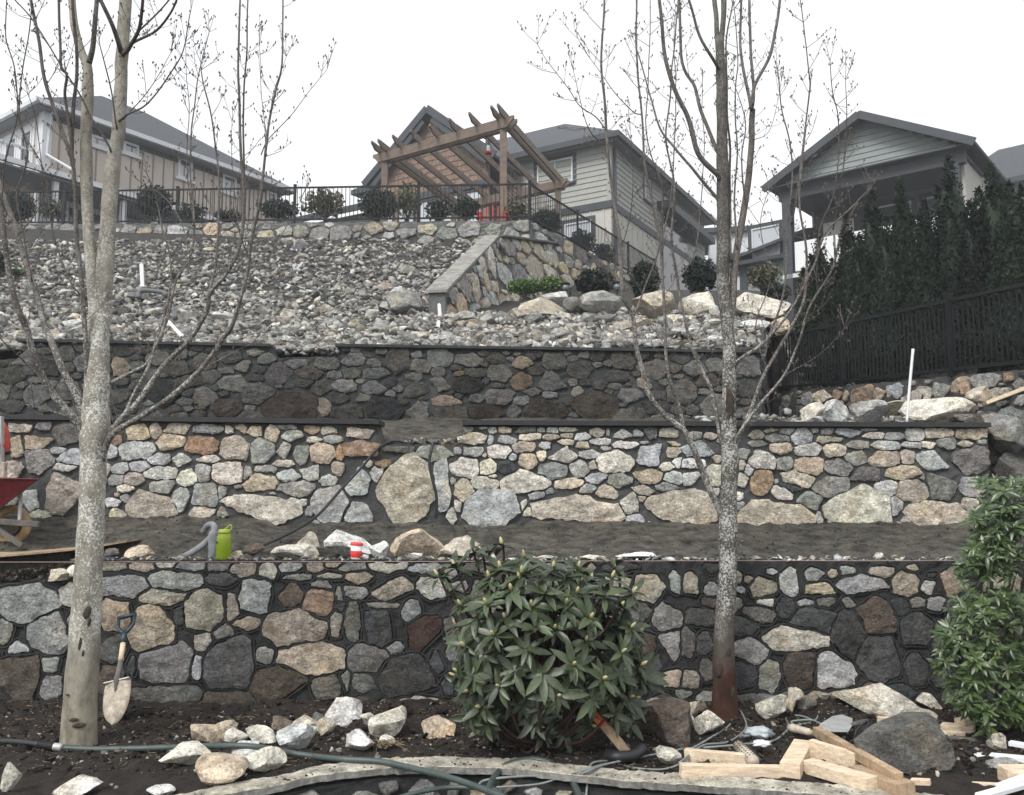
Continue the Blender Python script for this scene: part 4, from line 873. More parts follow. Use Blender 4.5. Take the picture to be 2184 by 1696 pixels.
# ---------------------------------------------------------------- houses
def fence_like(*a): pass
class House:
    def __init__(s, root, C, u, v):
        s.root = root; s.C = Vector((C[0], C[1], 0)); s.u = Vector((*u, 0)).normalized(); s.v = Vector((*v, 0)).normalized()
    def w(s, a, b, z): q = s.C+s.u*a+s.v*b; return Vector((q.x, q.y, z))
    def hu(s, px, py, b=0): """on the wall running along u at offset b"""; O = s.C+s.v*b; return hit_plane(px, py, (O.x, O.y), (s.u.x, s.u.y))
    def hv(s, px, py, a=0): O = s.C+s.u*a; return hit_plane(px, py, (O.x, O.y), (s.v.x, s.v.y))
    def box(s, mb, a0, a1, b0, b1, z0, z1):
        m = Matrix((s.u, s.v, Vector((0, 0, 1)))).transposed()
        mb.box(s.w((a0+a1)/2, (b0+b1)/2, (z0+z1)/2), (abs(a1-a0), abs(b1-b0), abs(z1-z0)), m)
    def part(s, name, mat, parent, *bx, bevel=0):
        mb = MB(); s.box(mb, *bx); return mb.build(name, mat, parent, bevel=bevel)
    def slab(s, name, mat, parent, pts, t=.14):
        """roof plane: pts counter-clockwise from above, thickened downwards"""
        pts = [Vector(p) for p in pts]; mb = MB(); n = len(pts); mb.v = [tuple(p) for p in pts]+[tuple(p-Vector((0, 0, t))) for p in pts]
        mb.f = [tuple(range(n)), tuple(reversed(range(n, 2*n)))]+[(i, i+n, (i+1) % n+n, (i+1) % n) for i in range(n)]
        return mb.build(name, mat, parent)
    def window(s, along, off, t0, t1, z0, z1, out, frame=M_TRIM, pane=M_PANEW, fw=.07, trim=None, sill=True, bars=(), parent=None):
        """window on the wall along 'u' or 'v' at offset off; out = direction of outside"""
        fr = MB(); pn = MB(); sl = MB()
        def bx(mb, c0, c1, y0, y1, d0, d1):
            if along == 'u': s.box(mb, c0, c1, off+out*d0, off+out*d1, y0, y1)
            else: s.box(mb, off+out*d0, off+out*d1, c0, c1, y0, y1)
        bx(fr, t0, t0+fw, z0, z1, -.02, .06); bx(fr, t1-fw, t1, z0, z1, -.02, .06); bx(fr, t0+fw, t1-fw, z1-fw, z1, -.02, .06); bx(fr, t0+fw, t1-fw, z0, z0+fw, -.02, .06)
        for b in bars: c = t0+(t1-t0)*b; bx(fr, c-fw*.4, c+fw*.4, z0+fw, z1-fw, -.02, .05)
        wdw = fr.build('window', frame, parent or s.root)
        bx(pn, t0+fw, t1-fw, z0+fw, z1-fw, -.03, .012); pn.build('pane', pane, wdw)
        if trim is not None:
            tr = MB(); e = .16
            bx(tr, t0-e, t0, z0-e, z1+e, -.02, .04); bx(tr, t1, t1+e, z0-e, z1+e, -.02, .04); bx(tr, t0, t1, z1, z1+e, -.02, .045); bx(tr, t0, t1, z0-e, z0, -.02, .05); tr.build('window_trim', trim, wdw)
        if sill: bx(sl, t0-.1, t1+.1, z0-.09, z0, -.02, .11); sl.build('sill', frame if trim is None else trim, wdw)
        return wdw
    def planks(s, wall, along, off, out, t0, t1, z0, z1, pitch, mat, tops=None):
        """lap siding boards, each tilted so its lower edge stands proud; tops(z)->(t0,t1) narrows rows under a gable"""
        z = z0; i = 0
        while z < z1-.02:
            h = min(pitch, z1-z); a, b = (t0, t1) if tops is None else tops(z+h)
            if b-a > .25:
                mb = MB(); q = []
                for t in (a, b):
                    for d, zz in ((.0, z), (.042, z), (.012, z+h+.004), (.0, z+h+.004)):
                        q.append(s.w(t, off+out*d, zz) if along == 'u' else s.w(off+out*d, t, zz))
                mb.poly(q, [(0, 1, 2, 3), (7, 6, 5, 4), (0, 4, 5, 1), (1, 5, 6, 2), (2, 6, 7, 3), (3, 7, 4, 0)]); mb.build('plank', mat, wall)
            z += pitch; i += 1
    def battens(s, wall, along, off, out, t0, t1, z0, z1, pitch, mat, zt=None):
        t = t0+pitch*.5
        while t < t1:
            mb = MB(); top = z1 if zt is None else zt(t)
            if along == 'u': s.box(mb, t-.025, t+.025, off, off+out*.03, z0, top)
            else: s.box(mb, off, off+out*.03, t-.025, t+.025, z0, top)
            mb.build('batten', mat, wall); t += pitch

# --- centre house: olive grey lap siding
C = P(1315, 279, 31.0); zE = C.z; G0 = 6.3
HB = empty('lap_sided_house', (C.x, C.y, G0), 'olive grey two storey house with lap siding and shingled gable behind the pergola', 'house')
h = House(HB, C, (.497, .868), (-.861, .506)); ov = .5
zB = h.hv(1290, 437, ov)[1]
wl = h.part('wall', M_GREYS, HB, ov, ov+.2, ov, 12.5, G0-1, zE-.12)       # front wall (along v)
wr_ = h.part('wall', M_GREYS, HB, ov+.2, 12.3, ov, ov+.2, G0-1, zE-.12)   # side wall (along u)
h.planks(wl, 'v', ov, -1, ov+.14, 6.0, zB+.13, zE-.14, .215, M_GREYS)
h.planks(wr_, 'u', ov, -1, ov+.14, 12.3, zB+.13, zE-.14, .215, M_GREYS)
h.part('corner_board', M_GREYS, HB, ov-.05, ov+.13, ov-.05, ov+.13, zB+.1, zE-.14)
h.part('belt_board', M_DTRIM, HB, ov-.09, ov, ov-.09, 6.2, zB-.16, zB+.12)
h.part('belt_board', M_DTRIM, HB, ov, 12.3, ov-.09, ov, zB-.16, zB+.12)
wl2 = h.part('lower_wall', M_CREAM, HB, ov-.03, ov, ov-.03, 6.2, G0-1, zB-.16)
wr2 = h.part('lower_wall', M_CREAM, HB, ov, 12.3, ov-.03, ov, G0-1, zB-.16)
h.battens(wl2, 'v', ov-.03, -1, ov, 6.0, G0-1, zB-.16, .55, M_CREAM); h.battens(wr2, 'u', ov-.03, -1, ov+.2, 12.2, G0-1, zB-.16, .55, M_CREAM)
d = 4.28; zR = zE+2.85
P1 = h.w(d, d, zR)
rf = h.slab('roof', M_ROOF, HB, [h.w(0, 0, zE), P1, h.w(d, 13, zR), h.w(0, 13, zE)])
h.slab('roof', M_ROOF, HB, [h.w(0, 0, zE), h.w(12.6, 0, zE), h.w(12.6, d, zR), P1])
h.slab('roof', M_ROOF, HB, [P1, h.w(12.6, d, zR), h.w(12.6, 8.5, zE), h.w(8.5, 13, zE), h.w(d, 13, zR)], .1)
h.part('soffit', M_SOFFIT, HB, .04, ov, .04, 12.9, zE-.22, zE-.16); h.part('soffit', M_SOFFIT, HB, ov, 12.5, .04, ov, zE-.22, zE-.16)
h.part('gutter', M_DTRIM, HB, -.12, .03, -.12, 12.9, zE-.24, zE-.02); h.part('gutter', M_DTRIM, HB, .03, 12.6, -.12, .03, zE-.24, zE-.02)
h.part('downspout', M_DTRIM, HB, ov+.15, ov+.25, ov-.16, ov-.05, G0-1, zE-.3)
a0, z0 = h.hv(1222, 388, ov); a1, _ = h.hv(1146, 330, ov); z1 = min(h.hv(1222, 322, ov)[1], zE-.42)
h.window('v', ov, a0, a1, z0, z1, -1, M_TRIM, M_PANEW, .06, M_DTRIM, bars=(.5,))
for (xa, ya, xb, yb) in ((1372, 375, 1386, 440), (1414, 420, 1440, 480)):
    a0, z1 = h.hu(xa, ya, ov); a1, z0 = h.hu(xb, yb, ov); h.window('u', ov, a0, a1, z0+.1, z1, -1, M_TRIM, M_PANE, .06, M_DTRIM)
a0, z1 = h.hv(1262, 470, ov); a1, z0 = h.hv(1205, 510, ov); h.window('v', ov-.03, a0, a1, z0, z1, -1, M_TRIM, M_PANEW, .06, M_DTRIM)
a0, z0 = h.hu(1412, 600, ov); a1, z1 = h.hu(1480, 520, ov)
h.part('garage_opening', M_PANED, HB, a0, a1, ov-.07, ov-.03, G0-1, z1+.2); h.part('canopy', M_DTRIM, HB, a0-.6, a1+1.5, ov-.6, ov-.03, z1+.25, z1+.55)
# shingled gable
ga = -1.5; gm, gz1 = h.hv(921, 238, ga); gl, _ = h.hv(789, 383, ga); hw_ = gl-gm; gz0 = gz1-2.55
for sgn in (1, -1):
    h.slab('gable_roof', M_ROOF, HB, [h.w(ga-.35, gm, gz1), h.w(ga-.35, gm+sgn*hw_, gz0), h.w(5, gm+sgn*hw_, gz0), h.w(5, gm, gz1)], .12)
    mb = MB(); mb.bar(h.w(ga-.38, gm, gz1-.02), h.w(ga-.38, gm+sgn*(hw_+.05), gz0-.06), .06, .3); mb.build('barge_board', M_DTRIM, HB)
    mb = MB(); mb.bar(h.w(ga-.3, gm+sgn*.2, gz1-.5), h.w(ga-.3, gm+sgn*(hw_-.35), gz0-.22), .1, .22); mb.build('rake_trim', M_DTRIM, HB)
gw = h.part('gable_wall', M_SHAKE, HB, ga+.05, ga+.15, gm-hw_+.5, gm+hw_-.5, G0-1, gz0+.1)
mb = MB(); mb.prism([(gm-hw_+.3, gz0), (gm+hw_-.3, gz0), (gm, gz1-.35)], lambda p, dd: h.w(dd, p[0], p[1]), ga+.03, ga+.12); gg = mb.build('gable_face', M_SHAKE, HB)
rs_ = random.Random(3); z = gz0-.75
while z < gz1-.6:
    half = (hw_-.45)*(1-max(0, z-gz0+.25)/(gz1-gz0)); t = gm-half+rs_.uniform(0, .1)
    while t < gm+half-.12:
        ww_ = rs_.uniform(.16, .3); mb = MB(); zz = z-rs_.uniform(0, .04); t2_ = min(t+ww_-.012, gm+half)
        q = [h.w(ga+e, tt, yy) for tt in (t, t2_) for e, yy in ((.03, zz), (-.03, zz), (.0, z+.26), (.03, z+.26))]
        mb.poly(q, [(0, 1, 2, 3), (7, 6, 5, 4), (0, 4, 5, 1), (1, 5, 6, 2), (2, 6, 7, 3), (3, 7, 4, 0)]); mb.build('shake', M_SHAKE, gg); t += ww_
    z += .25
h.part('belt_board', M_DTRIM, HB, ga-.06, ga+.05, gm-hw_+.4, gm+hw_-.4, gz0-1.05, gz0-.78)
for i in range(5):
    t = gm-hw_+.75+i*1.08; h.window('v', ga+.02, t, t+.86, gz0-2.9, gz0-1.12, -1, M_DTRIM, M_PANEW, .06, None, sill=False)
# low roof to the left of it
q0 = h.hv(655, 412, .8); q1 = h.hv(792, 378, .8)
h.slab('roof', M_ROOF, HB, [h.w(-.2, gm+2.5, gz0-.1), h.w(-.2, gm+10.5, gz0-.1), h.w(4, gm+6.5, gz0+1.5), h.w(4, gm+2.5, gz0+1.5)], .1)
h.part('gutter', M_DTRIM, HB, -.3, -.2, gm+2.6, gm+10.6, gz0-.4, gz0-.12)
h.part('lower_wall', M_GREYS, HB, .4, .6, gm+2.6, gm+10.1, G0-1, gz0-.3)
mb = MB(); q = h.w(2.6, 7.3, zE+1.9); mb.lathe([(.12, -.4), (.12, .3), (.2, .3), (.2, .42)], q); mb.build('roof_vent', M_DTRIM, HB)

# --- left house: tan boards, white trim
C = P(82, 209, 27.0); zE = C.z; G0 = 6.3; L = 10.7
HA = empty('tan_board_house', (C.x, C.y, G0), 'tan board sided house with white trim and dark hip roof, upper left', 'house')
h = House(HA, C, (.582, .813), (-.813, .582)); ov = .45
wa = h.part('wall', M_TAN, HA, ov, L-.4, ov, ov+.2, G0-1, zE-.14); h.battens(wa, 'u', ov, -1, ov+.3, L-.4, G0-1, zE-.14, .43, simple('tan_batten', (.24, .215, .19), .8, .05, 2, 0))
wb = h.part('wall', M_TAN, HA, ov, ov+.2, ov+.2, 7.0, G0-1, zE-.14)
zR = zE+2.6; dd = 3.6
h.slab('roof', M_ROOF, HA, [h.w(0, 0, zE), h.w(L, 0, zE), h.w(5.84, dd, zR), h.w(4, dd, zR)])
h.slab('roof', M_ROOF, HA, [h.w(0, 0, zE), h.w(4, dd, zR), h.w(0, 7.2, zE)])
h.slab('roof', M_ROOF, HA, [h.w(L, 0, zE), h.w(L, 7.2, zE), h.w(5.84, dd, zR)]); h.slab('roof', M_ROOF, HA, [h.w(0, 7.2, zE), h.w(4, dd, zR), h.w(5.84, dd, zR), h.w(L, 7.2, zE)])
h.part('soffit', M_SOFFIT, HA, .02, L, .02, ov, zE-.2, zE-.15); h.part('soffit', M_SOFFIT, HA, .02, ov, ov, 7, zE-.2, zE-.15)
h.part('gutter', M_TRIM, HA, -.13, L, -.13, .0, zE-.17, zE-.01); h.part('gutter', M_TRIM, HA, -.13, .0, .0, 7.1, zE-.17, zE-.01)
h.part('frieze_board', M_DTRIM, HA, ov, L-.4, ov-.03, ov, zE-.4, zE-.22)
h.part('corner_board', M_TRIM, HA, ov-.08, ov+.22, ov-.08, ov-.02, G0-1, zE-.2); h.part('corner_board', M_TRIM, HA, ov-.08, ov-.02, ov-.02, ov+.25, G0-1, zE-.2)
for (xa, ya, xb, yb) in ((192, 292, 232, 322), (262, 306, 294, 336), (379, 340, 408, 388), (474, 376, 502, 418), (568, 412, 588, 455)):
    a0, z1 = h.hu(xa, ya, ov); a1, z0 = h.hu(xb, yb, ov); h.window('u', ov, a0, a1, z0, z1+.1, -1, M_TRIM, M_PANEW, .09, None)
# downspout with its bend
mb = MB()
sp = [h.hu(122, 232, -.05), h.hu(108, 246, ov-.1), h.hu(100, 330, ov-.1), h.hu(140, 372, ov-.6)]
mb.tube([h.w(t, b, z) for (t, z), b in zip(sp, (-.05, ov-.1, ov-.1, -.7))], .05, 6); mb.build('downspout', M_TRIM, HA)
# porch roof running along the side
po = -1.3
t0, zp0 = h.hu(0, 332, po); t1_, zp1 = h.hu(420, 455, po)
zp = (zp0+h.hu(300, 418, po)[1])/2
h.slab('porch_roof', M_ROOF, HA, [h.w(t0-1, po, zp), h.w(9.6, po, zp), h.w(8.6, ov, zp+.62), h.w(t0-1, ov, zp+.62)], .1)
h.part('gutter', M_TRIM, HA, t0-1, 9.6, po-.13, po, zp-.17, zp); h.part('soffit', M_SOFFIT, HA, t0-1, 9.5, po, ov, zp-.26, zp-.2)
for px in (115, 262, 330): t, _ = h.hu(px, 450, po+.2); h.part('porch_post', M_TRIM, HA, t-.08, t+.08, po+.12, po+.28, G0-1, zp-.26)
h.part('lower_wall', M_TRIM, HA, ov+.05, 5.2, ov-.06, ov-.0, G0-1, zp-.3); h.part('porch_door', M_PANED, HA, 1.4, 2.6, ov-.1, ov-.06, G0-1, zp-.5)
h.window('u', ov, 3.4, 4.2, G0+.0, zp-.6, -1, M_TRIM, M_PANEW, .07)
# white balcony on the left end
t, zb = h.hv(40, 318, -.9)
h.part('balcony_floor', M_TRIM, HA, -1.2, ov, 1.0, 6.5, zp+.45, zp+.6)
rl = h.part('railing', M_TRIM, HA, -1.2, -1.12, 1.0, 6.5, zp+1.3, zp+1.38); h.part('glass_panel', M_PANE, rl, -1.17, -1.15, 1.05, 6.4, zp+.66, zp+1.28)
h.part('railing', M_TRIM, HA, -1.1, ov, 1.0, 1.08, zp+1.3, zp+1.38)
for b in (1.2, 2.3, 3.4): h.window('v', ov, b, b+.8, zp+.7, zp+2.2, -1, M_TRIM, M_PANED, .09, M_TRIM, sill=False)

# --- right house with the big gable
Rt = P(2075, 293, 26.0); Lt = P(1632, 400, 30.3); zE = (Rt.z+Lt.z)/2; G0 = 5.0
HC = empty('gabled_grey_house', (Rt.x, Rt.y, G0), 'dark grey green house with a wide gable and covered deck behind the cedar hedge', 'house')
h = House(HC, Rt, (.655, .755), ((Lt.x-Rt.x), (Lt.y-Rt.y))); Wd = math.hypot(Lt.x-Rt.x, Lt.y-Rt.y); zA = zE+1.85
for b0, b1 in ((0, Wd/2), (Wd, Wd/2)):
    pts = [h.w(-.1, b0, zE), h.w(11, b0, zE), h.w(11, b1, zA), h.w(-.1, b1, zA)]
    h.slab('roof', M_ROOF, HC, pts, .1); mb = MB(); e = .05 if b0 == 0 else -.05
    mb.bar(h.w(-.14, b0-e, zE-.16), h.w(-.14, b1, zA-.14), .08, .26); mb.build('barge_board', M_DTRIM, HC)
zb = zE-.12
mb = MB(); mb.prism([(.35, zb+.02), (Wd-.35, zb+.02), (Wd/2, zA-.13)], lambda p, dd_: h.w(dd_, p[0], p[1]), .42, .55); gf = mb.build('gable_wall', M_GREEN3, HC)
sl_ = (zA-zE)/(Wd/2)
h.planks(gf, 'v', .42, -1, .75, Wd-.75, zb+.05, zA-.2, .2, M_GREEN3, tops=lambda z: (max(.6, (z-zE+.10)/sl_), Wd-max(.6, (z-zE+.10)/sl_)))
h.part('beam', M_DTRIM, HC, .3, .6, .35, Wd-.35, zb-.45, zb-.01)
h.part('soffit', M_DTRIM, HC, -.05, .42, .2, Wd-.2, zb-.03, zb+.015)
h.part('porch_ceiling', M_DTRIM, HC, .6, 3.0, .35, Wd-.35, zb-.2, zb-.1)
h.part('wall', M_GREEN3, HC, 3.0, 3.2, .5, Wd-.5, G0-1, zb-.1); h.part('side_wall', M_CREAM, HC, .7, 10.5, .45, .6, G0-1, zb-.1)
h.part('wall', M_DTRIM, HC, 2.9, 2.97, 3.2, Wd-.6, zb-2.6, zb-.25)
for b in (Wd-.75, .55): h.part('deck_column', M_DTRIM, HC, .3, .62, b-.02, b+.3, G0-1.5, zb-.45)
h.window('v', 2.95, .9, 2.3, zb-2.1, zb-.55, -1, M_TRIM, M_PANE, .06, M_DTRIM); h.window('v', 2.95, 2.7, 4.1, zb-2.1, zb-.55, -1, M_TRIM, M_PANE, .06, M_DTRIM)
h.part('privacy_screen', M_CREAM, HC, 2.2, 2.25, 4.5, 5.6, zb-2.0, zb-1.0)
for i in range(4):
    b = Wd-.8-1.45*(i+1); h.part('deck_panel', M_WHITE, HC, .38, .42, b+.04, b+1.41, zb-3.1, zb-2.05)
h.part('deck_floor', M_TRIM, HC, .3, 3.0, .4, Wd-.4, zb-3.35, zb-3.2)
# left wing with small roof and window
h.slab('wing_roof', M_ROOF, HC, [h.w(2, Wd-.6, zb-1.1), h.w(2, Wd+2.6, zb-1.75), h.w(6, Wd+2.6, zb-1.75), h.w(5, Wd-.6, zb-.3)], .12)
h.part('wing_soffit', M_DTRIM, HC, 2.05, 5.8, Wd-.5, Wd+2.55, zb-2.05, zb-1.9)
wg = h.part('wing_wall', M_GREEN3, HC, 2.5, 2.7, Wd-.3, Wd+2.2, G0-2, zb-1.9); h.part('wing_wall', M_DTRIM, HC, 2.42, 2.5, Wd+1.95, Wd+2.25, G0-2, zb-1.9)
a0, z0 = h.hv(1664, 545, 2.5); a1, z1 = h.hv(1603, 490, 2.5); h.window('v', 2.5, a0, a1, z0, z1, -1, M_TRIM, M_PANEW, .05, M_DTRIM, bars=())
# further house behind
HD = empty('far_roofed_house', P(2160, 560, 34), 'plain grey shingle roof house behind at the right frame edge', 'house')
hd = House(HD, P(2108, 330, 34.0), (.655, .755), (.755, -.655)); zz = P(2108, 318, 36).z
hd.slab('roof', M_ROOF, HD, [hd.w(0, -2.2, zz-2.2), hd.w(0, 9, zz-2.2), hd.w(3.5, 9, zz+.3), hd.w(3.5, -.3, zz+.3)], .15)
hd.part('wall', M_GREYS, HD, .4, 5.5, -1.4, 8.5, 5, zz-2.3); hd.part('gutter', M_DTRIM, HD, -.1, 0, -2.2, 9, zz-2.45, zz-2.22)
# pale building glimpsed between the two houses
HE = empty('white_sided_house', P(1570, 560, 44), 'white sided house glimpsed between the centre and right houses', 'house')
he = House(HE, P(1556, 560, 44), (.2, .98), (.98, -.2)); zt = P(1570, 497, 44).z
he.part('wall', M_TRIM, HE, 0, 4, -1.0, 1.6, 5, zt); he.part('roof', M_ROOF, HE, -.3, 4.3, -1.3, 1.9, zt, zt+.25); he.window('v', 0, -.2, .5, zt-2.2, zt-1.1, -1, M_DTRIM, M_PANED, .07, None)

# ---------------------------------------------------------------- pergola
pb_, pa_, pc_ = P(1073, 466, 22.0), P(819, 466, 24.3), P(1190, 466, 26.6); pd_ = pa_+pc_-pb_
zt = P(1073, 268, 22.0).z; PG = empty('cedar_pergola', (pb_.x, pb_.y, PLAT), 'brown timber pergola with open rafters on the upper patio', 'pergola')
def at2(p, z): return Vector((p.x, p.y, z))
for p in (pb_, pa_, pc_, pd_):
    mb = MB(); mb.bar(at2(p, PLAT-.2), at2(p, zt), .19, .19, up=(1, 0, 0)); mb.build('post', M_WOODP, PG, bevel=.008)
ab = (pa_-pb_); ab.z = 0; ab.normalize(); bc = (pc_-pb_); bc.z = 0; bc.normalize()
def notched(mb, a, b, w, h_):
    """beam with its ends cut away underneath"""
    a, b = Vector(a), Vector(b); d_ = (b-a).normalized(); n_ = Vector((-d_.y, d_.x, 0)); L_ = (b-a).length
    prof = [(0, h_*.5), (0, h_*.15), (.10, -h_*.1), (.2, -h_*.5), (L_-.2, -h_*.5), (L_-.1, -h_*.1), (L_, h_*.15), (L_, h_*.5)]
    mb.prism(prof, lambda p, e: a+d_*p[0]+n_*e+Vector((0, 0, p[1])), -w/2, w/2)
for base, sh in ((0, -.12), (0, .12), (1, -.12), (1, .12)):
    A = (pb_ if not base else pc_); B = (pa_ if not base else pd_); mb = MB()
    notched(mb, at2(A, zt+.0)-ab*.38+bc*sh, at2(B, zt+.0)+ab*.38+bc*sh, .055, .27); mb.build('beam', M_WOODP, PG)
Lab = ((pa_-pb_)*1).to_2d().length; Lbc = (pc_-pb_).to_2d().length
for t in (-.02, .03, .2, .36, .52, .68, .84, .97, 1.03):
    o_ = at2(pb_, zt+.22)+ab*Lab*t; mb = MB(); notched(mb, o_-bc*.62, o_+bc*(Lbc+.45), .05, .2); mb.build('rafter', M_WOODP, PG)
# lattice screen between the right posts
for i in range(19):
    q = at2(pb_, 0)+bc*(.14+i*(Lbc-.3)*.9/18); mb = MB(); mb.bar(at2(q, PLAT+.1), at2(q, zt-.95), .045, .02, up=(1, 0, 0)); mb.build('lattice_slat', M_WOODP, PG)
for i in range(14):
    z = PLAT+.2+i*.11; mb = MB(); mb.bar(at2(pb_, z)+bc*.1, at2(pb_, z)+bc*(Lbc*.9), .02, .022); mb.build('lattice_slat', M_WOODP, PG)
q = P(1041, 318, 23.0); FD = empty('hanging_feeder', q, 'small red and clear feeder hanging from a pergola rafter', 'bird feeder')
mb = MB(); mb.tube([q+Vector((0, 0, .1)), q+Vector((0, 0, .62))], .008, 5); mb.build('wire', M_BLACK, FD)
mb = MB(); mb.lathe([(.03, .1), (.05, .08), (.05, -.06), (.03, -.08)], q, 12); mb.build('bottle', M_WHITE, FD)
mb = MB(); mb.lathe([(.03, -.08), (.11, -.1), (.11, -.14), (.03, -.16)], q, 12); mb.build('tray', M_REDP, FD)
# red garden chair
q = P(1050, 448, 21.6); q.z = PLAT+.02; CH = empty('garden_chair', q, 'red wooden fan back garden chair behind the fence under the pergola', 'chair')
for i in range(5):
    x = (i-2)*.115; hgt = .98-.035*(i-2)**2; mb = MB(); mb.bar(q+Vector((x, .28, .25)), q+Vector((x*1.25, .5, hgt)), .105, .02, up=(1, 0, 0)); mb.build('back_slat', M_REDP, CH, bevel=.006)
mb = MB(); mb.box(q+Vector((0, .0, .33)), (.56, .55, .03), Matrix.Rotation(.14, 3, 'X')); mb.build('seat', M_REDP, CH, bevel=.005)
for sx in (-1, 1):
    mb = MB(); mb.box(q+Vector((sx*.34, .02, .55)), (.12, .68, .025)); mb.build('armrest', M_REDP, CH, bevel=.004)
    mb = MB(); mb.box(q+Vector((sx*.32, -.25, .27)), (.03, .09, .54)); mb.build('leg', M_REDP, CH); mb = MB(); mb.bar(q+Vector((sx*.29, -.22, .3)), q+Vector((sx*.29, .6, .02)), .03, .1); mb.build('leg', M_REDP, CH)

# ---------------------------------------------------------------- fences
def fence(label, pts, hgt, npost, gap, name='metal_fence', cols=None, rr=.008, sect=True):
    """pts: polyline of foot points"""
    pts = [Vector(p) for p in pts]; root = empty(name, pts[0], label, 'fence'); up = Vector((0, 0, 1))
    L = [(b-a).length for a, b in zip(pts, pts[1:])]; tot = sum(L)
    def at(u):
        i = 0
        while i < len(L)-1 and u > L[i]: u -= L[i]; i += 1
        return pts[i].lerp(pts[i+1], u/L[i])
    pm = MB(); pm.box((0, 0, hgt/2+.03), (.065, .065, hgt+.06)); pm.box((0, 0, hgt+.07), (.08, .08, .025)); pme = pm.mesh('post', M_BLACK)
    us = npost
    for u in us: o = bpy.data.objects.new('post', pme); o.location = at(u)-pts[0]; put(o, root)
    for a, b in zip(pts, pts[1:]):
        for z, w_ in ((hgt, .04), (.08, .035)):
            mb = MB(); mb.bar(a+up*z, b+up*z, w_, .04); mb.build('rail', M_BLACK, root)
    bm_ = MB(); bm_.box((0, 0, .5*(hgt+.08)), (rr*2, rr*2, hgt-.1)); bme = bm_.mesh('baluster', M_BLACK)
    u = gap/2
    while u < tot and len(root.children) < 290:
        if min(abs(u-x) for x in us) > .05: o = bpy.data.objects.new('baluster', bme); o.location = at(u)-pts[0]; put(o, root)
        u += gap
    return root
def fs(px): # along the front fence
    return P(px, lerp(478, 470, px/1129), lerp(22.6, 20.8, px/1129))
a = fs(0)+Vector((-1.4, .2, 0)); Ls = (fs(1129)-a).length
fence('long black metal picket fence on the upper wall, facing the viewer', [a, fs(1129)], .93, [(fs(x)-a).length for x in (0, 134, 377, 628, 892)]+[Ls], .108)
sidev = SE-CORN; Ls = sidev.length
fence('black metal side fence running back from the corner past the shrubs', [CORN+sidev*.004, SE+sidev*.12], .93, [Ls*.34, Ls*.80, Ls*1.1], .108)
dL = (F2-F1).length
fence('dark black picket fence on the low wall in front of the cedar hedge', [F1+Vector((0, 0, -.02)), F2+(F2-F1)*.3], .87, [0.0, dL*.39, dL*.8, dL*1.2], .075)

# ---------------------------------------------------------------- foliage helpers
def leaf_np(L, W, fold=.25, curl=.15, n=3):
    V = [(0, 0, 0)]; Fc = []
    for i in range(1, n+1):
        t = i/(n+1); w = W/2*math.sin(math.pi*t**.85)**.8; z = -curl*L*t*t
        V += [(L*t, -w, z+w*fold), (L*t, 0, z), (L*t, w, z+w*fold)]
    V.append((L, 0, -curl*L)); e = len(V)-1
    Fc += [(0, 1, 2), (0, 2, 3)]
    for i in range(n-1):
        a = 1+3*i; Fc += [(a, a+3, a+4), (a, a+4, a+1), (a+1, a+4, a+5), (a+1, a+5, a+2)]
    a = 1+3*(n-1); Fc += [(a, e, a+1), (a+1, e, a+2)]
    return np.array(V, float), np.array(Fc)
def basis(d, up):
    d = Vector(d).normalized(); s_ = Vector(up).cross(d)
    if s_.length < 1e-4: s_ = d.orthogonal()
    s_.normalize(); n_ = d.cross(s_); return Matrix((d, s_, n_)).transposed()
def whorls(root, name, W, leafmat, n, L, Wd, droop, rs, maxparts, label=None, budmat=None, jit=.25):
    """W: list of (centre, axis, scale); leaves as parts up to maxparts (nearest first), the rest as one mass"""
    rnd = random.Random(rs); Vt = [leaf_np(1, Wd/L, f, c) for f, c in ((.25, .12), (.45, .34), (.15, .02), (.3, .22), (.6, .12))]
    mes = []
    for V, Fc in Vt:
        me = bpy.data.meshes.new('leaf'); me.from_pydata(V.tolist(), [], Fc.tolist()); me.materials.append(leafmat); me.polygons.foreach_set('use_smooth', [True]*len(Fc)); mes.append(me)
    W = sorted(W, key=lambda w: w[0].y); base = wloc(root); cnt = 0; Vs, Fs = [], []; k = 0; Bv = MB()
    for c, ax, sc in W:
        ax = ax.normalized(); e1 = ax.orthogonal().normalized(); e2 = ax.cross(e1); ph = rnd.uniform(0, 6.28)
        m = max(4, n+rnd.randint(-2, 2))
        for i in range(m):
            a = ph+2*math.pi*i/m+rnd.uniform(-jit, jit); th = R(rnd.gauss(droop, 18)); rad = e1*math.cos(a)+e2*math.sin(a)
            d_ = ax*math.cos(th)+rad*math.sin(th); d_.z -= .12*rnd.random()
            ll = L*sc*rnd.uniform(.55, 1.15); M = basis(d_, ax); o0 = c-ax*rnd.uniform(0, .03)*sc
            j = rnd.randrange(5)
            if cnt < maxparts:
                o = bpy.data.objects.new('leaf', mes[j]); o.matrix_local = Matrix.Translation(o0-base) @ (M.to_4x4() @ Matrix.Scale(ll, 4)); put(o, root); cnt += 1
            else:
                V, Fc = Vt[j]; Vs.append((V*ll) @ np.array(M).T+np.array(o0)-np.array(base)); Fs.append(Fc+k); k += len(V)
        if budmat is not None and rnd.random() < .7: Bv.lathe([(.004*sc, -.01), (.011*sc, .012), (.008*sc, .03), (.001, .042)], c, 6, ax.to_track_quat('Z', 'Y').to_matrix())
    if Vs: o = np_mesh('foliage', np.vstack(Vs), np.vstack(Fs), leafmat, smooth=True, parent=root); tag(o, kind='stuff')
    if Bv.v: o = Bv.build('buds', budmat, root, True); tag(o, kind='stuff')

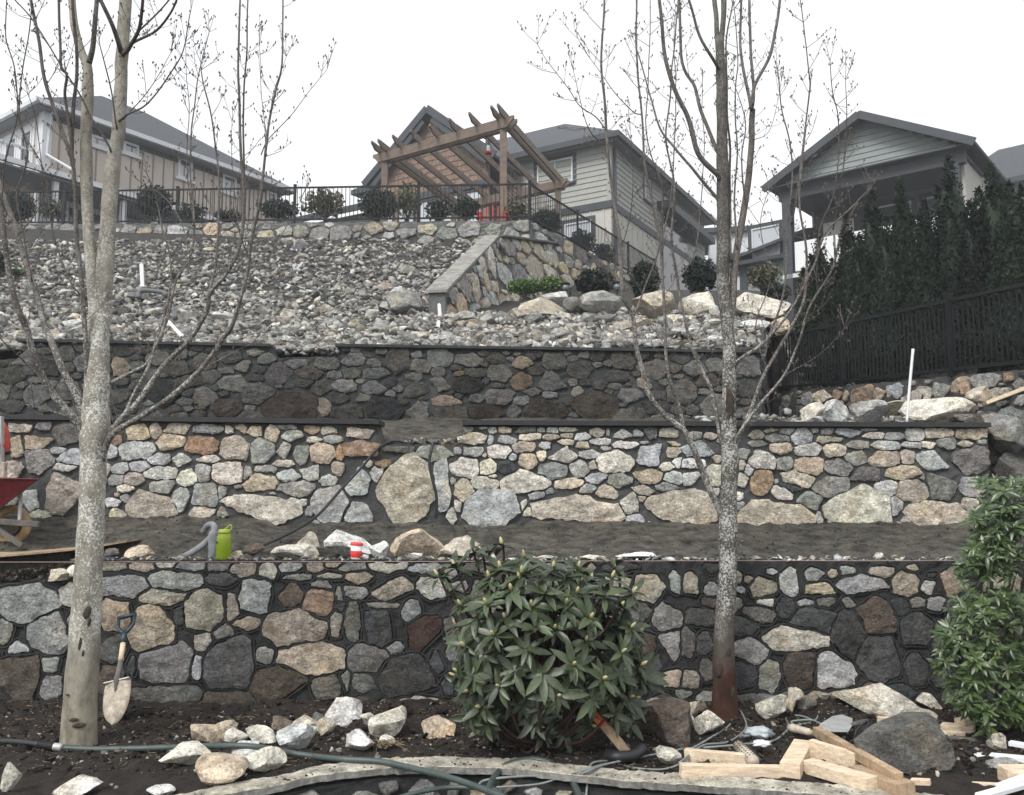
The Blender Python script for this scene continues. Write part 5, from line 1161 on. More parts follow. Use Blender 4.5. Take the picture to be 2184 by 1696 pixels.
# ---------------------------------------------------------------- rhododendron
RB = hit_z(1140, 1590, GZ+.02); RC = P(1165, 1395, RB.y)
RH = empty('rhododendron', RB, 'bushy green rhododendron with cream buds in front of the lowest wall', 'shrub')
Wm = [(1020,90),(890,150),(830,120),(1160,170),(720,230),(610,290),(1350,240),(1510,240),(1750,230),(1430,300),(1130,310),(1080,380),(920,470),(1210,480),(1430,470),(1780,490),(1360,630),(965,670),(740,690),(780,740),(900,800),(1100,900),
      (1280,920),(1385,1060),(1670,950),(1770,920),(1915,860),(1790,780),(880,1130),(1590,560),(1500,400),(1725,300),(1240,620),(1150,270),(1300,400),(700,400),(850,560),(1040,560),(1680,420),(1850,620),(1560,700),(1480,860),(1000,1000),(1590,1080),(1180,760),(830,930),(1860,400),(1010,240),(940,300),(760,480)]
W = []; rnd = random.Random(8)
for x, y in Wm:
    px, py = cv('a2', x, y); dx, dz = (px-1165)/240., (1395-py)/230.
    front = math.sqrt(max(0, 1-min(1, dx*dx+dz*dz))); Yc = RB.y-.08-front*.34+rnd.uniform(-.05, .05)
    p = P(px, py, Yc); ax = Vector((dx*.7, -front*.75-.12, .55+dz*.75)); W.append((p, ax, rnd.uniform(.9, 1.1)))
for i in range(210):
    th = rnd.uniform(0, 6.28); ph = rnd.uniform(-.8, 1.2); rr = rnd.uniform(.45, .86)
    v = Vector((math.cos(th)*math.cos(ph), math.sin(th)*math.cos(ph), math.sin(ph)))
    p = Vector((RC.x+v.x*.66*rr, RB.y+.0+v.y*.42*rr, RC.z+v.z*.60*rr)); 
    if mnoise.noise(p*3.1+Vector((4, 0, 0))) > -.12: W.append((p, v*.8+Vector((0, 0, .55)), rnd.uniform(.75, 1.1)))
for i in range(46):
    px = rnd.uniform(985, 1345); py = rnd.uniform(1470, 1580)-abs(px-1165)*.25; p = P(px, py, RB.y+rnd.uniform(-.3, .12)); W.append((p, Vector(((px-1165)/260, -.75, .15+rnd.uniform(-.2, .3))), rnd.uniform(.8, 1.1)))
for i in range(16):
    px = rnd.uniform(1270, 1375); py = rnd.uniform(1350, 1500); W.append((P(px, py, RB.y-rnd.uniform(.0, .25)), Vector((.5, -.6, .3)), rnd.uniform(.9, 1.15)))
W = [w for w in W if w[0].y < Y1-.06 and w[0].z > GZ+.05]
whorls(RH, 'leaf', W, M_RHODO, 11, .132, .040, 80, 4, 295, budmat=M_BUD)
mb = MB()
for i, (c, ax, sc) in enumerate(W):
    b = RB+Vector((rnd.uniform(-.12, .12), rnd.uniform(-.06, .06), 0)); m = b.lerp(c, .55)+Vector((rnd.uniform(-.05, .05), rnd.uniform(-.05, .05), -.06))
    if i % 2 == 0 or c.z > RC.z+.3: mb.tube(smooth_path([b, m, c-ax.normalized()*.06, c+ax.normalized()*.004], 3), [.011-.0007*k for k in range(10)], 5)
o = mb.build('stems', M_STEM, RH, True)

# ---------------------------------------------------------------- glossy shrub on the right
SB = hit_z(2110, 1560, GZ+.02); SB.y = 5.35; SB.x = X(2120, 5.35)
SH = empty('glossy_shrub', (SB.x, SB.y, GZ), 'tall glossy green shrub with whorled leaves at the right edge', 'shrub')
W = []
env = [(1010, 2075, 2250), (1060, 2070, 2250), (1100, 2055, 2250), (1160, 2050, 2250), (1220, 2040, 2250), (1290, 2020, 2250), (1340, 1995, 2250), (1400, 1998, 2250), (1470, 2010, 2250), (1540, 2060, 2250)]
for i in range(640):
    py = rnd.uniform(1015, 1555); x0 = np.interp(py, [e[0] for e in env], [e[1] for e in env]); x0 += 26*mnoise.noise(Vector((py*.018, 3, 0)))+14*mnoise.noise(Vector((py*.06, 9, 0))); t = rnd.random()**.9; px = x0+6+t*(2290-x0)
    if mnoise.noise(Vector((px*.022, py*.022, 5))) < -.32: continue
    if py < 1090 and 2105 < px < 2125 and rnd.random() < .6: continue
    Yc = 5.35-.32*math.sin(math.pi*min(1, t*1.1+.12))+rnd.uniform(-.04, .35)*rnd.random()
    p = P(px, py, Yc); ax = Vector((-.5+.5*t+rnd.uniform(-.3, .3), -.55+rnd.uniform(-.3, .3), .6+rnd.uniform(-.1, .4))); W.append((p, ax, rnd.uniform(.75, 1.2)))
whorls(SH, 'leaf', W, M_PIERIS, 9, .075, .024, 72, 5, 295)
mb = MB()
for i in range(26):
    c = W[(i*13) % len(W)][0]; b = Vector((SB.x+rnd.uniform(-.1, .1), SB.y+.1, GZ)); mb.tube(smooth_path([b, b.lerp(c, .5)+Vector((0, .08, 0)), c], 4), [.012-.001*k for k in range(9)], 5)
mb.build('stems', M_TWIG, SH, True)

# ---------------------------------------------------------------- leaf-card masses: hedge and garden shrubs
def cards(n, sampler, sz, mat, name, root, rs, elong=1.8, upb=.3):
    g = np.random.RandomState(rs); Pn = np.array([sampler(g) for _ in range(n)])
    d = g.normal(size=(n, 3)); d[:, 2] += upb; d /= np.linalg.norm(d, axis=1)[:, None]; e = np.cross(d, g.normal(size=(n, 3))); e /= np.linalg.norm(e, axis=1)[:, None]
    s_ = (sz*g.uniform(.6, 1.3, n))[:, None]; a = Pn-d*s_*.2; V = np.stack([a, a+d*s_*elong*.5+e*s_*.5, a+d*s_*elong, a+d*s_*elong*.5-e*s_*.5], 1).reshape(-1, 3)
    o = np_mesh(name, V-np.array(wloc(root) if root else (0, 0, 0)), np.arange(4*n).reshape(-1, 4), mat, parent=root); return tag(o, kind='stuff')
hedge_lab = ['shortest cedar at the left end of the hedge', 'slim cedar second from the left end of the hedge', 'cedar in the hedge with two peaks, third from the left', 'broad cedar column fourth from the left in the hedge', 'tallest cedar column, in front of the gable end',
             'wide cedar next to the tallest one, near the right edge', 'cedar cut by the right frame edge']
hedge_lab = ['lowest cedar at the left end of the hedge', 'short cedar under the branch tips, second from the hedge left end', 'slim cedar rising to the deck rail, third from the left', 'cedar before the left white deck panel', 'cedar with two peaks before the middle of the deck', 'narrow pointed cedar before the first deck window', 'cedar between the two deck windows', 'broad cedar left of the tallest column', 'low cedar filling the gap beside the tallest column', 'tallest cedar column in front of the gable end', 'cedar just right of the tallest column', 'wide cedar before the pale side wall', 'cedar under the far grey roof', 'last cedar cut by the right frame edge']
HEDGE = ((1712, 575, 54), (1745, 497, 66), (1776, 560, 60), (1805, 458, 70), (1832, 500, 60), (1857, 408, 72), (1888, 465, 62), (1918, 384, 76), (1970, 430, 74), (2022, 334, 96), (2068, 432, 74), (2110, 352, 92), (2142, 440, 74), (2176, 400, 84))
for i, (px, pt, wpx) in enumerate(HEDGE):
    px0 = px; t = (px-1640)/543.; Yh = lerp(13.6, 9.2, t)+.85+(.35 if i % 2 else 0); top = P(px, pt, Yh); bot = Vector((top.x, Yh, 1.2)); rad = wpx*.62/F*Yh*1.16; Hh = top.z-bot.z
    rt = empty('cedar_tree', bot, 'dark green '+hedge_lab[i], 'cedar tree', 'cedar columns in the hedge')
    mb = MB(); mb.tube([bot-Vector((0, 0, .3)), bot+Vector((0, 0, Hh*.7))], [.06, .02], 7); mb.build('trunk', M_TWIG, rt, True)
    peaks = [(rnd.uniform(-.5, .5)*rad, rnd.uniform(-.4, .4)*rad, rnd.uniform(.80, .95)) for _ in range(4)]+[(0, 0, 1.0)]
    def samp(g, bot=bot, Hh=Hh, rad=rad, peaks=peaks, i=i):
        dx, dy, hh = peaks[g.randint(5)] if g.rand() < .45 else (0, 0, .9)
        t = g.rand()**.85; r = rad*(1-t**2.7)**.85*(.75+.25*math.sin(t*23+i)*.4+.1); a = g.rand()*6.28; q = (g.rand()**.35)
        k = .12*mnoise.noise(Vector((math.cos(a)*2+i, math.sin(a)*2, t*9)))
        x, y = bot.x+dx*t+math.cos(a)*r*(q+k), bot.y+dy*t+math.sin(a)*r*(q+k)
        return (x, y, bot.z+Hh*hh*t*1.0)
    cards(17000, samp, .024, M_CEDAR, 'crown', rt, 60+i, 2.8, 1.1)
    V, Fc = ICO[3]; V = V*np.array([rad*.55, rad*.55, Hh*.44])*(1+.08*np.sin(V[:, :1]*9+V[:, 2:]*14)); o = np_mesh('inner_foliage', V+np.array([0, 0, Hh*.44]), Fc, M_CEDAR, parent=rt)
def under(g):
    u = g.rand(); s_ = .12+g.rand()*.75; p = F1.lerp(F2+(F2-F1)*.25, u); return (p.x+fn.x*s_, p.y+fn.y*s_, p.z-.05+.3*s_+g.rand()**1.6*.42)
cards(15000, under, .03, M_CEDAR, 'hedge_undergrowth', None, 91, 2.4, .6)['label'] = 'dark undergrowth at the foot of the cedar hedge behind the fence'
def bush(px, py, w, h_, Y, mat, label, name='garden_shrub', n=1600, sz=.06, density=.5, cat='shrub', zb=None, group=None):
    c = P(px, py, Y); rx = w/2/F*Y; rz = h_/2/F*Y; root = empty(name, (c.x, c.y, c.z-rz), label, cat, group)
    def samp(g):
        v = g.normal(size=3); v /= np.linalg.norm(v); q = g.rand()**density; k = 1+.22*mnoise.noise(Vector(v.tolist())*2.2+Vector((px, 0, 0)))
        return (c.x+v[0]*rx*q*k, c.y+v[1]*rx*.9*q*k, c.z+v[2]*rz*q*k)
    cards(n, samp, sz, mat, 'foliage', root, int(px), 1.7)
    mb = MB()
    for k in range(5):
        b = Vector((c.x+rnd.uniform(-.05, .05), c.y, c.z-rz-.1)); e = Vector((c.x+rnd.uniform(-.6, .6)*rx, c.y+rnd.uniform(-.4, .4)*rx, c.z+rnd.uniform(.0, .7)*rz)); mb.tube([b, b.lerp(e, .5)+Vector((0, 0, .05)), e], [.02, .014, .006], 5)
    mb.build('stems', M_TWIG, root, True); return root
YF = 23.3
bush(40, 440, 70, 66, 23.6, M_BOX, 'dark round shrub behind the fence at the far left', n=1800)
bush(112, 448, 60, 46, 23.4, M_YELLOWG, 'loose light leafed shrub behind the fence left of the trunks', n=700, density=.8)
bush(330, 432, 74, 72, YF, M_BOX, 'round dark clipped shrub behind the fence right of the left tree', n=2200)
bush(410, 452, 70, 36, YF, M_BOX, 'low reddish dark shrub behind the fence beside the round one', n=700, density=.8)
bush(487, 462, 60, 18, YF, M_BOX, 'lowest dark shrub in the strip behind the fence', n=600)
bush(596, 448, 84, 40, YF, M_BOX, 'spreading dark juniper behind the fence near a post', n=1500)
bush(692, 435, 100, 62, YF, M_YELLOWG, 'open rhododendron bush with pale leaves behind the fence', n=1100, density=.8, sz=.08)
bush(806, 438, 86, 66, 22.6, M_BOX, 'round dark shrub at the foot of the left pergola post', n=2200)
bush(868, 430, 62, 76, 22.4, M_YELLOWG, 'yellowish sparse shrub in front of the pergola', n=700, density=.9, sz=.07)
bush(935, 448, 60, 46, 22.2, M_BOX, 'dark leggy shrub between the yellowish shrub and the red chair', n=1100, density=.7)
bush(995, 446, 56, 42, 21.9, M_BOX, 'dark shrub left of the red chair behind the fence', n=1300, density=.6)
bush(1100, 448, 54, 46, 21.8, M_YELLOWG, 'small pale shrub at the foot of the lattice screen', n=450, density=.9, sz=.07)
bush(1166, 475, 62, 62, 23.2, M_BOX, 'round dark shrub behind the side fence nearest the corner', n=1800)
bush(1240, 520, 60, 60, 25.5, M_BOX, 'dark shrub behind the side fence, second from the corner', n=1500)
bush(1288, 545, 46, 52, 27.0, M_BOX, 'dark shrub near the far end of the side fence', n=1200)
bush(1267, 603, 82, 62, 14.6, M_BOX, 'dark green shrub behind the big rounded boulder', n=2400, sz=.045)
bush(1374, 600, 66, 84, 15.2, M_BOX, 'taller dark shrub right of the side wall, by a solar lamp', n=2400, sz=.045)
bush(1492, 588, 76, 76, 15.2, M_BOX, 'dark shrub left of the right tree behind the boulders', n=2600, sz=.045)
bush(1628, 590, 76, 56, 15.5, M_YELLOWG, 'yellow flowering shrub under the right house window', n=1000, density=.8, sz=.05)
bush(1655, 625, 60, 36, 15.3, M_BOX, 'low dark shrub behind the largest pale boulder', n=1200, sz=.045)
bush(1122, 611, 84, 30, 14.2, M_LIME, 'low bright green shrub at the foot of the wing wall', n=1600, sz=.035)
bush(1178, 608, 60, 34, 14.2, M_LIME, 'leafy mid green shrub right of the bright green one', n=900, sz=.04)
bush(4, 560, 26, 40, 15, M_BOX, 'small dark shrub on the rubble slope at the left edge', n=500, sz=.04)
bush(38, 582, 30, 12, 14, M_LIME, 'small tuft of pale green groundcover on the rubble slope', n=300, sz=.03)

# ---------------------------------------------------------------- bare trees
TW = {}
def tree(label, base, Yt, trunk, limbs, barkm, limbm, rs, seedgap):
    """trunk/limbs in picture coordinates (x, y, width), each limb with a depth drift"""
    root = empty('bare_maple_tree', base, label, 'tree', 'bare young maples'); rnd = random.Random(rs); tw = MB(); tl = []; bd = MB()
    def seg(pts, name, mat, dy, sides, sm=5, jit=0):
        n = len(pts); P3 = [P(x, y, Yt+dy*(i/(n-1))) for i, (x, y, w) in enumerate(pts)]
        pth = smooth_path(P3, sm); m = len(pth); rad = []
        for i in range(m):
            t = i/(m-1)*(n-1); k = min(int(t), n-2); rad.append(max(.0014, lerp(pts[k][2], pts[k+1][2], t-k)/2/F*Yt))
        if jit: pth = [p+Vector((mnoise.noise(p*4+Vector((rs, 0, 0))), mnoise.noise(p*4+Vector((0, rs, 0))), 0))*jit for p in pth]
        mb = MB(); mb.tube(pth, rad, sides); v = mb.v
        if name == 'trunk':
            mb.v = [tuple(Vector(q)+Vector((mnoise.noise(Vector(q)*7), mnoise.noise(Vector(q)*7+Vector((9, 0, 0))), 0))*.007) for q in v]
        mb.build(name, mat, root, True); return pth, rad
    for k, tr in enumerate(trunk): seg(tr, 'trunk', barkm, .05*k, 16, 7)
    def twig(p, d, L, r, depth=0):
        d = d.normalized(); q = p+d*L*.5+Vector((rnd.gauss(0, 1), rnd.gauss(0, 1), 0))*L*.04; e = q+(d+Vector((0, 0, .35))).normalized()*L*.5
        tw.tube([p, q, e], [r, r*.8, r*.55], 4, False)
        if rnd.random() < .75: bd.lathe([(.0022, -.006), (.0048, 0), (.001, .01)], e, 4)
        for s_ in range(1 if L < .12 else 3):
            f = rnd.uniform(.3, .95); b = p.lerp(e, f); dd_ = (d+Vector((rnd.gauss(0, .8), rnd.gauss(0, .8), rnd.uniform(0, .6)))).normalized()
            if L > .1 and depth < 2: twig(b, dd_, L*rnd.uniform(.2, .45), r*.7, depth+1)
            else: bd.lathe([(.002, -.004), (.0042, 0), (.001, .008)], b+dd_*.008, 4)
    for li, lb in enumerate(limbs):
        dy = lb[0]; pts = lb[1]; thin = max(p[2] for p in pts) < 4
        pth, rad = seg(pts, 'twig_branch' if thin else 'branch', limbm, dy, 6 if thin else 9, 6, .012)
        acc = 0
        for i in range(1, len(pth)):
            acc += (pth[i]-pth[i-1]).length
            r = rad[i]
            gap = seedgap*(1.0 if r < .012 else 2.2)
            while acc > gap:
                acc -= gap; t = (pth[i]-pth[i-1]).normalized(); a = rnd.uniform(0, 6.28); e1 = t.orthogonal().normalized(); rad_ = e1*math.cos(a)+t.cross(e1)*math.sin(a)
                for sgn in ((1, -1) if rnd.random() < .5 else (1,)):
                    dd_ = (t*rnd.uniform(.2, .9)+rad_*sgn+Vector((0, 0, .25))); L = rnd.choice((.02, .03, .05, .09, .16)) if r < .015 else rnd.choice((.05, .12, .26))
                    twig(pth[i]+rad_*sgn*r*.6, dd_, L*rnd.uniform(.8, 1.4), .0022 if L > .1 else .0016)
        if thin or rad[-1] < .006:
            for _ in range(3): twig(pth[-1], (pth[-1]-pth[-3])+Vector((rnd.gauss(0, .03), rnd.gauss(0, .03), .03)), rnd.uniform(.08, .2), .0018)
    o = tw.build('twigs', M_TWIG, root, True); tag(o, kind='stuff'); o = bd.build('buds', M_TWIG, root); tag(o, kind='stuff')
LB = hit_z(167, 1590, GZ)
def wr3(pts, w0, w1): n = len(pts); return [(x, y, w0+(w1-w0)*(i/(n-1))**.8) for i, (x, y) in enumerate(pts)]
left_trunk = [[(166,1600,84),(167,1585,73),(171,1500,65),(178,1400,62),(184,1300,58),(190,1200,55),(196,1080,50),(199,990,52),(201,930,60),(204,880,58),(207,800,48),(209,720,46),(214,672,44)],
 [(216,700,34),(220,640,36),(226,540,34),(231,469,33),(239,368,31),(249,302,29),(255,235,28),(261,100,27),(268,0,27),(272,-60,26)],
 [(203,700,28),(200,640,26),(195,560,25),(189,502,25),(184,368,25),(186,235,25),(187,150,22),(172,110,18),(158,50,16),(150,-50,15)]]
left_limbs = [(-.1, wr3([(189,135),(200,90),(207,0),(210,-50)], 13, 8)),
 (-.5, wr3([(190,950),(168,905),(127,861),(94,811),(70,761),(57,708),(37,652),(13,552),(0,435),(-10,370)], 19, 9)),
 (.4, wr3([(192,930),(175,888),(164,845),(134,788),(110,728),(93,686),(70,602),(37,502),(10,422),(-6,375)], 18, 11)),
 (-.45, wr3([(196,900),(186,790),(180,700),(174,602),(163,500),(157,400),(150,328),(114,225),(97,168),(77,57),(60,-20)], 12, 6)),
 (-.3, wr3([(157,400),(147,268),(140,201),(144,160),(130,134),(125,0),(124,-30)], 7, 5)),
 (-.2, wr3([(150,328),(157,230),(164,157),(160,67),(153,-20)], 9, 6)),
 (-.5, wr3([(215,985),(240,928),(300,888),(367,845),(427,791),(474,721),(490,700),(511,636),(531,552),(545,470),(556,420),(564,335),(588,200),(601,134),(604,-10)], 15, 3)),
 (-.25, wr3([(215,960),(250,905),(264,888),(300,851),(351,778),(404,725),(441,663),(448,626),(484,582),(514,519),(521,446),(516,351),(511,234),(508,134),(514,-10)], 16, 4)),
 (-.3, wr3([(521,430),(521,351),(519,234),(524,134),(532,0)], 5, 3)),
 (.3, wr3([(264,885),(287,835),(321,768),(341,705),(364,619),(361,552),(347,485),(331,419),(311,368)], 8, 2.5)),
 (.3, wr3([(225,820),(244,812),(284,791),(317,768),(358,680),(377,595),(404,552),(414,485),(408,368),(411,235),(424,150),(444,67)], 9, 2)),
 (0, wr3([(441,663),(452,600),(461,552),(468,402),(458,301),(438,200),(430,150)], 7, 2.5)),
 (-.4, wr3([(150,895),(134,885),(43,858),(3,824)], 4, 1.5)), (-.5, wr3([(94,811),(50,770),(20,740),(-5,712)], 4, 2)),
 (-.4, wr3([(262,115),(277,100),(297,60),(304,-10)], 11, 6)), (-.3, wr3([(262,110),(284,90),(334,67),(367,27),(383,-10)], 7, 4)), (-.2, wr3([(290,70),(300,60),(334,30),(362,0)], 5, 3)),
 (-.2, wr3([(258,110),(249,84),(234,43),(210,-10)], 12, 8)), (-.3, wr3([(252,260),(274,244),(311,224),(354,167),(391,107),(407,20)], 5, 2)), (-.2, wr3([(262,255),(277,240),(311,200),(364,114)], 3.5, 1.2)),
 (-.3, wr3([(248,280),(237,200),(225,140),(214,100)], 4, 2)), (-.35, wr3([(238,330),(230,307),(197,254),(167,194),(124,130),(67,43),(30,0)], 5, 2.5)),
 (-.2, wr3([(556,330),(571,297),(621,247),(665,187),(695,148)], 3, 1)), (-.1, wr3([(545,440),(564,334),(558,200),(551,100)], 3, 1.2)), (-.2, wr3([(566,330),(575,250),(590,180),(610,120)], 2.5, 1)),
 (-.5, wr3([(70,602),(50,500),(36,420),(60,330),(40,240),(50,150),(66,30),(68,-10)], 4, 2)), (-.4, wr3([(0,435),(15,330),(35,250),(30,150),(10,80),(14,0)], 4, 2)), (-.3, wr3([(37,502),(90,430),(88,340),(75,250),(60,200)], 3, 1.5)),
 (-.4, wr3([(182,640),(150,600),(118,520),(104,430),(88,350),(50,280),(36,200)], 4, 1.5)), (.2, wr3([(404,552),(385,470),(350,420),(300,390)], 2.5, 1)), (.3, wr3([(427,790),(480,760),(530,735)], 2, 1)),
 (-.2, wr3([(531,552),(510,500),(502,420),(494,330),(496,260)], 3, 1.2)), (.1, wr3([(484,582),(560,560),(600,500),(640,430)], 3, 1)), (-.1, wr3([(414,485),(400,380),(402,260),(398,160),(395,90)], 3, 1.2))]
tree('pale lichen covered bare maple in front at left, shovel to its right', LB, LB.y, left_trunk, left_limbs, M_BARKL, M_LIMBL, 21, .085)
RBs = hit_z(1546, 1528, GZ)
right_trunk = [[(1546,1540,66),(1546,1520,56),(1544,1450,48),(1543,1363,43),(1551,1230,39),(1552,1100,37),(1556,1002,37),(1555,940,36),(1553,901,31),(1554,834,29),(1554,730,27),(1548,660,26),(1542,600,26),(1541,500,27),(1541,396,28),(1539,296,25),(1538,196,23),(1535,80,20)],
 [(1537,110,12),(1541,60,12),(1543,0,12),(1545,-40,11)], [(1533,110,12),(1527,50,11),(1522,-30,10)]]
right_limbs = [(-.5, wr3([(1546,1110),(1534,1085),(1504,1018),(1474,950),(1458,918),(1417,885),(1384,841),(1370,801),(1357,740),(1350,680),(1330,630),(1323,530),(1307,413),(1293,296),(1289,217),(1282,134),(1287,-10)], 16, 4)),
 (-.4, wr3([(1458,918),(1445,860),(1430,818),(1417,734),(1414,630),(1407,530),(1390,430),(1374,346),(1365,234),(1355,100),(1357,-10)], 9, 3.5)),
 (.3, wr3([(1548,950),(1534,931),(1518,835),(1488,774),(1467,720),(1445,600),(1432,520),(1440,400),(1420,300),(1431,170),(1445,0)], 10, 3)),
 (-.3, wr3([(1538,385),(1529,371),(1489,327),(1466,250),(1436,184),(1416,100),(1405,-10)], 14, 7)), (.2, wr3([(1536,330),(1526,317),(1499,250),(1482,187),(1456,134),(1446,-10)], 10, 6)),
 (-.2, wr3([(1534,150),(1526,134),(1492,77),(1467,-10)], 9, 5)), (.3, wr3([(1538,440),(1529,427),(1482,367),(1439,317),(1406,274),(1385,200),(1358,110)], 9, 3)),
 (.1, wr3([(1553,720),(1562,640),(1571,530),(1588,430),(1602,330),(1604,234)], 18, 13)), (.1, wr3([(1603,235),(1586,167),(1579,80),(1578,-10)], 8, 5)), (.2, wr3([(1604,230),(1604,180),(1597,-10)], 8, 6)), (0, wr3([(1604,225),(1607,184),(1642,117),(1657,50),(1666,-10)], 8, 6)),
 (-.5, wr3([(1562,785),(1581,764),(1625,735),(1658,698),(1688,657),(1738,563),(1761,497),(1821,436),(1855,402)], 9, 2)),
 (-.3, wr3([(1560,960),(1574,935),(1604,868),(1634,791),(1688,697),(1714,630),(1721,530),(1703,420),(1712,330),(1720,270)], 10, 3)),
 (-.6, wr3([(1562,950),(1577,921),(1621,861),(1671,801),(1701,730),(1721,664),(1771,580),(1788,513),(1798,480)], 8, 2.5)),
 (-.4, wr3([(1625,770),(1641,714),(1668,630),(1681,497),(1688,330),(1669,234),(1656,150)], 6, 2)), (-.3, wr3([(1688,480),(1700,410),(1722,217),(1724,150),(1703,-10)], 5, 2)),
 (-.5, wr3([(1738,563),(1750,480),(1781,400),(1788,263),(1775,196),(1770,130)], 4, 1.5)), (-.5, wr3([(1775,490),(1793,400),(1805,263),(1803,170)], 3.5, 1.3)),
 (-.5, wr3([(1290,275),(1270,250),(1238,227),(1212,187),(1165,127),(1145,95)], 3, 1)), (-.5, wr3([(1292,305),(1265,290),(1248,260),(1235,200),(1222,150)], 3, 1)), (-.3, wr3([(1366,245),(1350,238),(1315,200),(1282,160),(1232,83)], 3, 1)),
 (.1, wr3([(1556,560),(1556,434),(1556,334),(1550,234),(1549,100),(1562,-10)], 7, 3)), (-.2, wr3([(1548,470),(1540,400),(1538,300),(1540,170)], 4, 2.5)), (-.3, wr3([(1417,734),(1380,690),(1340,660),(1300,600)], 2, 1)),
 (.2, wr3([(1571,530),(1565,430),(1572,330),(1565,200),(1575,120),(1560,-10)], 5, 2)), (-.2, wr3([(1588,430),(1580,330),(1590,260),(1562,170)], 4, 1.5)), (.1, wr3([(1407,530),(1430,430),(1437,330),(1440,170),(1437,60)], 4, 1.5)),
 (-.2, wr3([(1350,680),(1380,600),(1405,520),(1410,400),(1380,300),(1382,150),(1385,0)], 4, 1.8)), (.2, wr3([(1445,600),(1480,540),(1492,450),(1500,330),(1496,180)], 3.5, 1.5)), (-.4, wr3([(1634,791),(1610,700),(1640,600),(1620,480),(1640,400)], 3, 1.2)),
 (-.3, wr3([(1323,530),(1345,460),(1350,380),(1342,280)], 2.5, 1)), (-.5, wr3([(1671,801),(1740,760),(1800,700)], 1.6, 1)), (-.2, wr3([(1604,300),(1640,280),(1660,200)], 2, 1))]
tree('grey bare maple with brown trunk base in front at right', RBs, RBs.y, right_trunk, right_limbs, M_BARKR, M_LIMBL, 33, .08)

def knot(tree_, px, py, w, h_, Yc, mat):
    q = P(px, py, Yc); V, Fc = ICO[2]; V = V*np.array([w/2/F*Yc, .008, h_/2/F*Yc]); V[:, 0] += .3*w/2/F*Yc*np.sin(V[:, 2]*60); o = np_mesh('knot', V, Fc, mat, parent=tree_); o.location = q-wloc(tree_)
M_KNOT = simple('dark_knot_bark', (.045, .032, .025), .95, .5, 40, .8, .006)
TREES = [o for o in COL.objects if o.name.startswith('bare_maple_tree')]
for x, y, w, h_ in ((555, 530, 50, 85), (570, 590, 22, 60), (512, 730, 22, 95), (470, 1215, 60, 24), (505, 1250, 90, 34), (530, 790, 14, 40), (430, 1055, 24, 10)):
    px, py = cv('a1', x, y); knot(TREES[0], px, py, w*K, h_*K, LB.y-np.interp(py, [1200, 1330, 1590], [50, 58, 72])/2/F*LB.y*.93, M_KNOT)
for x, y, w, h_ in ((305, 480, 55, 200), (300, 560, 30, 60)):
    px, py = cv('c6', x, y); knot(TREES[1], px, py, w*K, h_*K, RBs.y-30/2/F*RBs.y*.93, M_KNOT)
for x, y, w, h_ in ((300, 780, 20, 60), (240, 900, 40, 90), (320, 1040, 26, 70)):
    px, py = cv('a3', x, y); knot(TREES[1], px, py, w*K, h_*K, RBs.y-46/2/F*RBs.y*.93, M_KNOT)

# ---------------------------------------------------------------- tools, bottle, cup
def local(o, M): o.matrix_local = M; return o
# shovel leaning on the wall; built along +Z, blade down, then leaned
tipw = hit_z(238, 1546, GZ+.02); tipw = hit_z(238, 1546, gz(tipw.x, tipw.y)+.004); Y0s = tipw.y; topw = P(271, 1312, Y1-.055)
SV = empty('digging_shovel', tipw, 'muddy round point shovel with blue black D handle leaning on the wall', 'shovel')
ax = (topw-tipw); Ls = ax.length; Mx = basis(ax, (0, 1, 0)) if False else None
zax = ax.normalized(); yax = (Vector((0, 1, 0))-zax*zax.y).normalized(); xax = yax.cross(zax); Ms = Matrix((xax, yax, zax)).transposed()
def sv(p): return tipw+Ms @ Vector(p)
def sbuild(mb, name, mat, smooth=False): mb.v = [tuple(sv(p)) for p in mb.v]; return mb.build(name, mat, SV, smooth)
mb = MB(); n = 9; rows = [(0, .004), (.012, .024), (.035, .047), (.07, .068), (.115, .083), (.17, .088), (.22, .086), (.245, .083)]; V = []
Lb = Ls*.37/.245
for i, (z, hwid) in enumerate(rows):
    for k in range(n): s_ = (k/(n-1)*2-1); V.append((s_*hwid*1.0, .022*s_*s_-.016*(z/.245), z*Lb))
for i, (z, hwid) in enumerate(rows):
    for k in range(n): s_ = (k/(n-1)*2-1); V.append((s_*hwid*1.0, .022*s_*s_-.016*(z/.245)+.004, z*Lb))
m = len(rows)*n; mb.v = V
for i in range(len(rows)-1):
    for k in range(n-1): a = i*n+k; mb.f += [(a, a+1, a+1+n, a+n), (a+m, a+n+m, a+1+n+m, a+1+m)]
for i in range(len(rows)-1):
    for e in (0, n-1): a = i*n+e; mb.f.append((a, a+n, a+n+m, a+m))
for k in range(n-1):
    a = (len(rows)-1)*n+k; mb.f.append((a, a+1, a+1+m, a+m)); mb.f.append((k, k+m, k+1+m, k+1))
bl = sbuild(mb, 'blade', M_RUST, True)
zb = .245*Lb
for sx in (-1, 1): mb = MB(); mb.box((sx*.05, -.004, zb+.003), (.065, .035, .006)); sbuild(mb, 'step', M_STEEL)
mb = MB(); mb.tube([(0, -.012, zb-.07), (0, -.012, zb+.02), (0, -.008, zb+.05), (0, 0, Ls*.56)], [.006, .022, .017, .016], 10); sbuild(mb, 'socket', M_GREYWOOD, True)
mb = MB(); mb.tube([(0, 0, Ls*.56), (0, 0, Ls*.735)], [.017, .0175], 12); sbuild(mb, 'shaft', M_LUMBER, True)
mb = MB(); mb.tube([(0, 0, Ls*.725), (0, 0, Ls*.80), (0, 0, Ls*.83)], [.019, .019, .016], 10)
for sx in (-1, 1): mb.tube([(0, 0, Ls*.815), (sx*.028, 0, Ls*.85), (sx*.052, 0, Ls*.89), (sx*.056, 0, Ls*.985)], [.013, .012, .011, .011], 8)
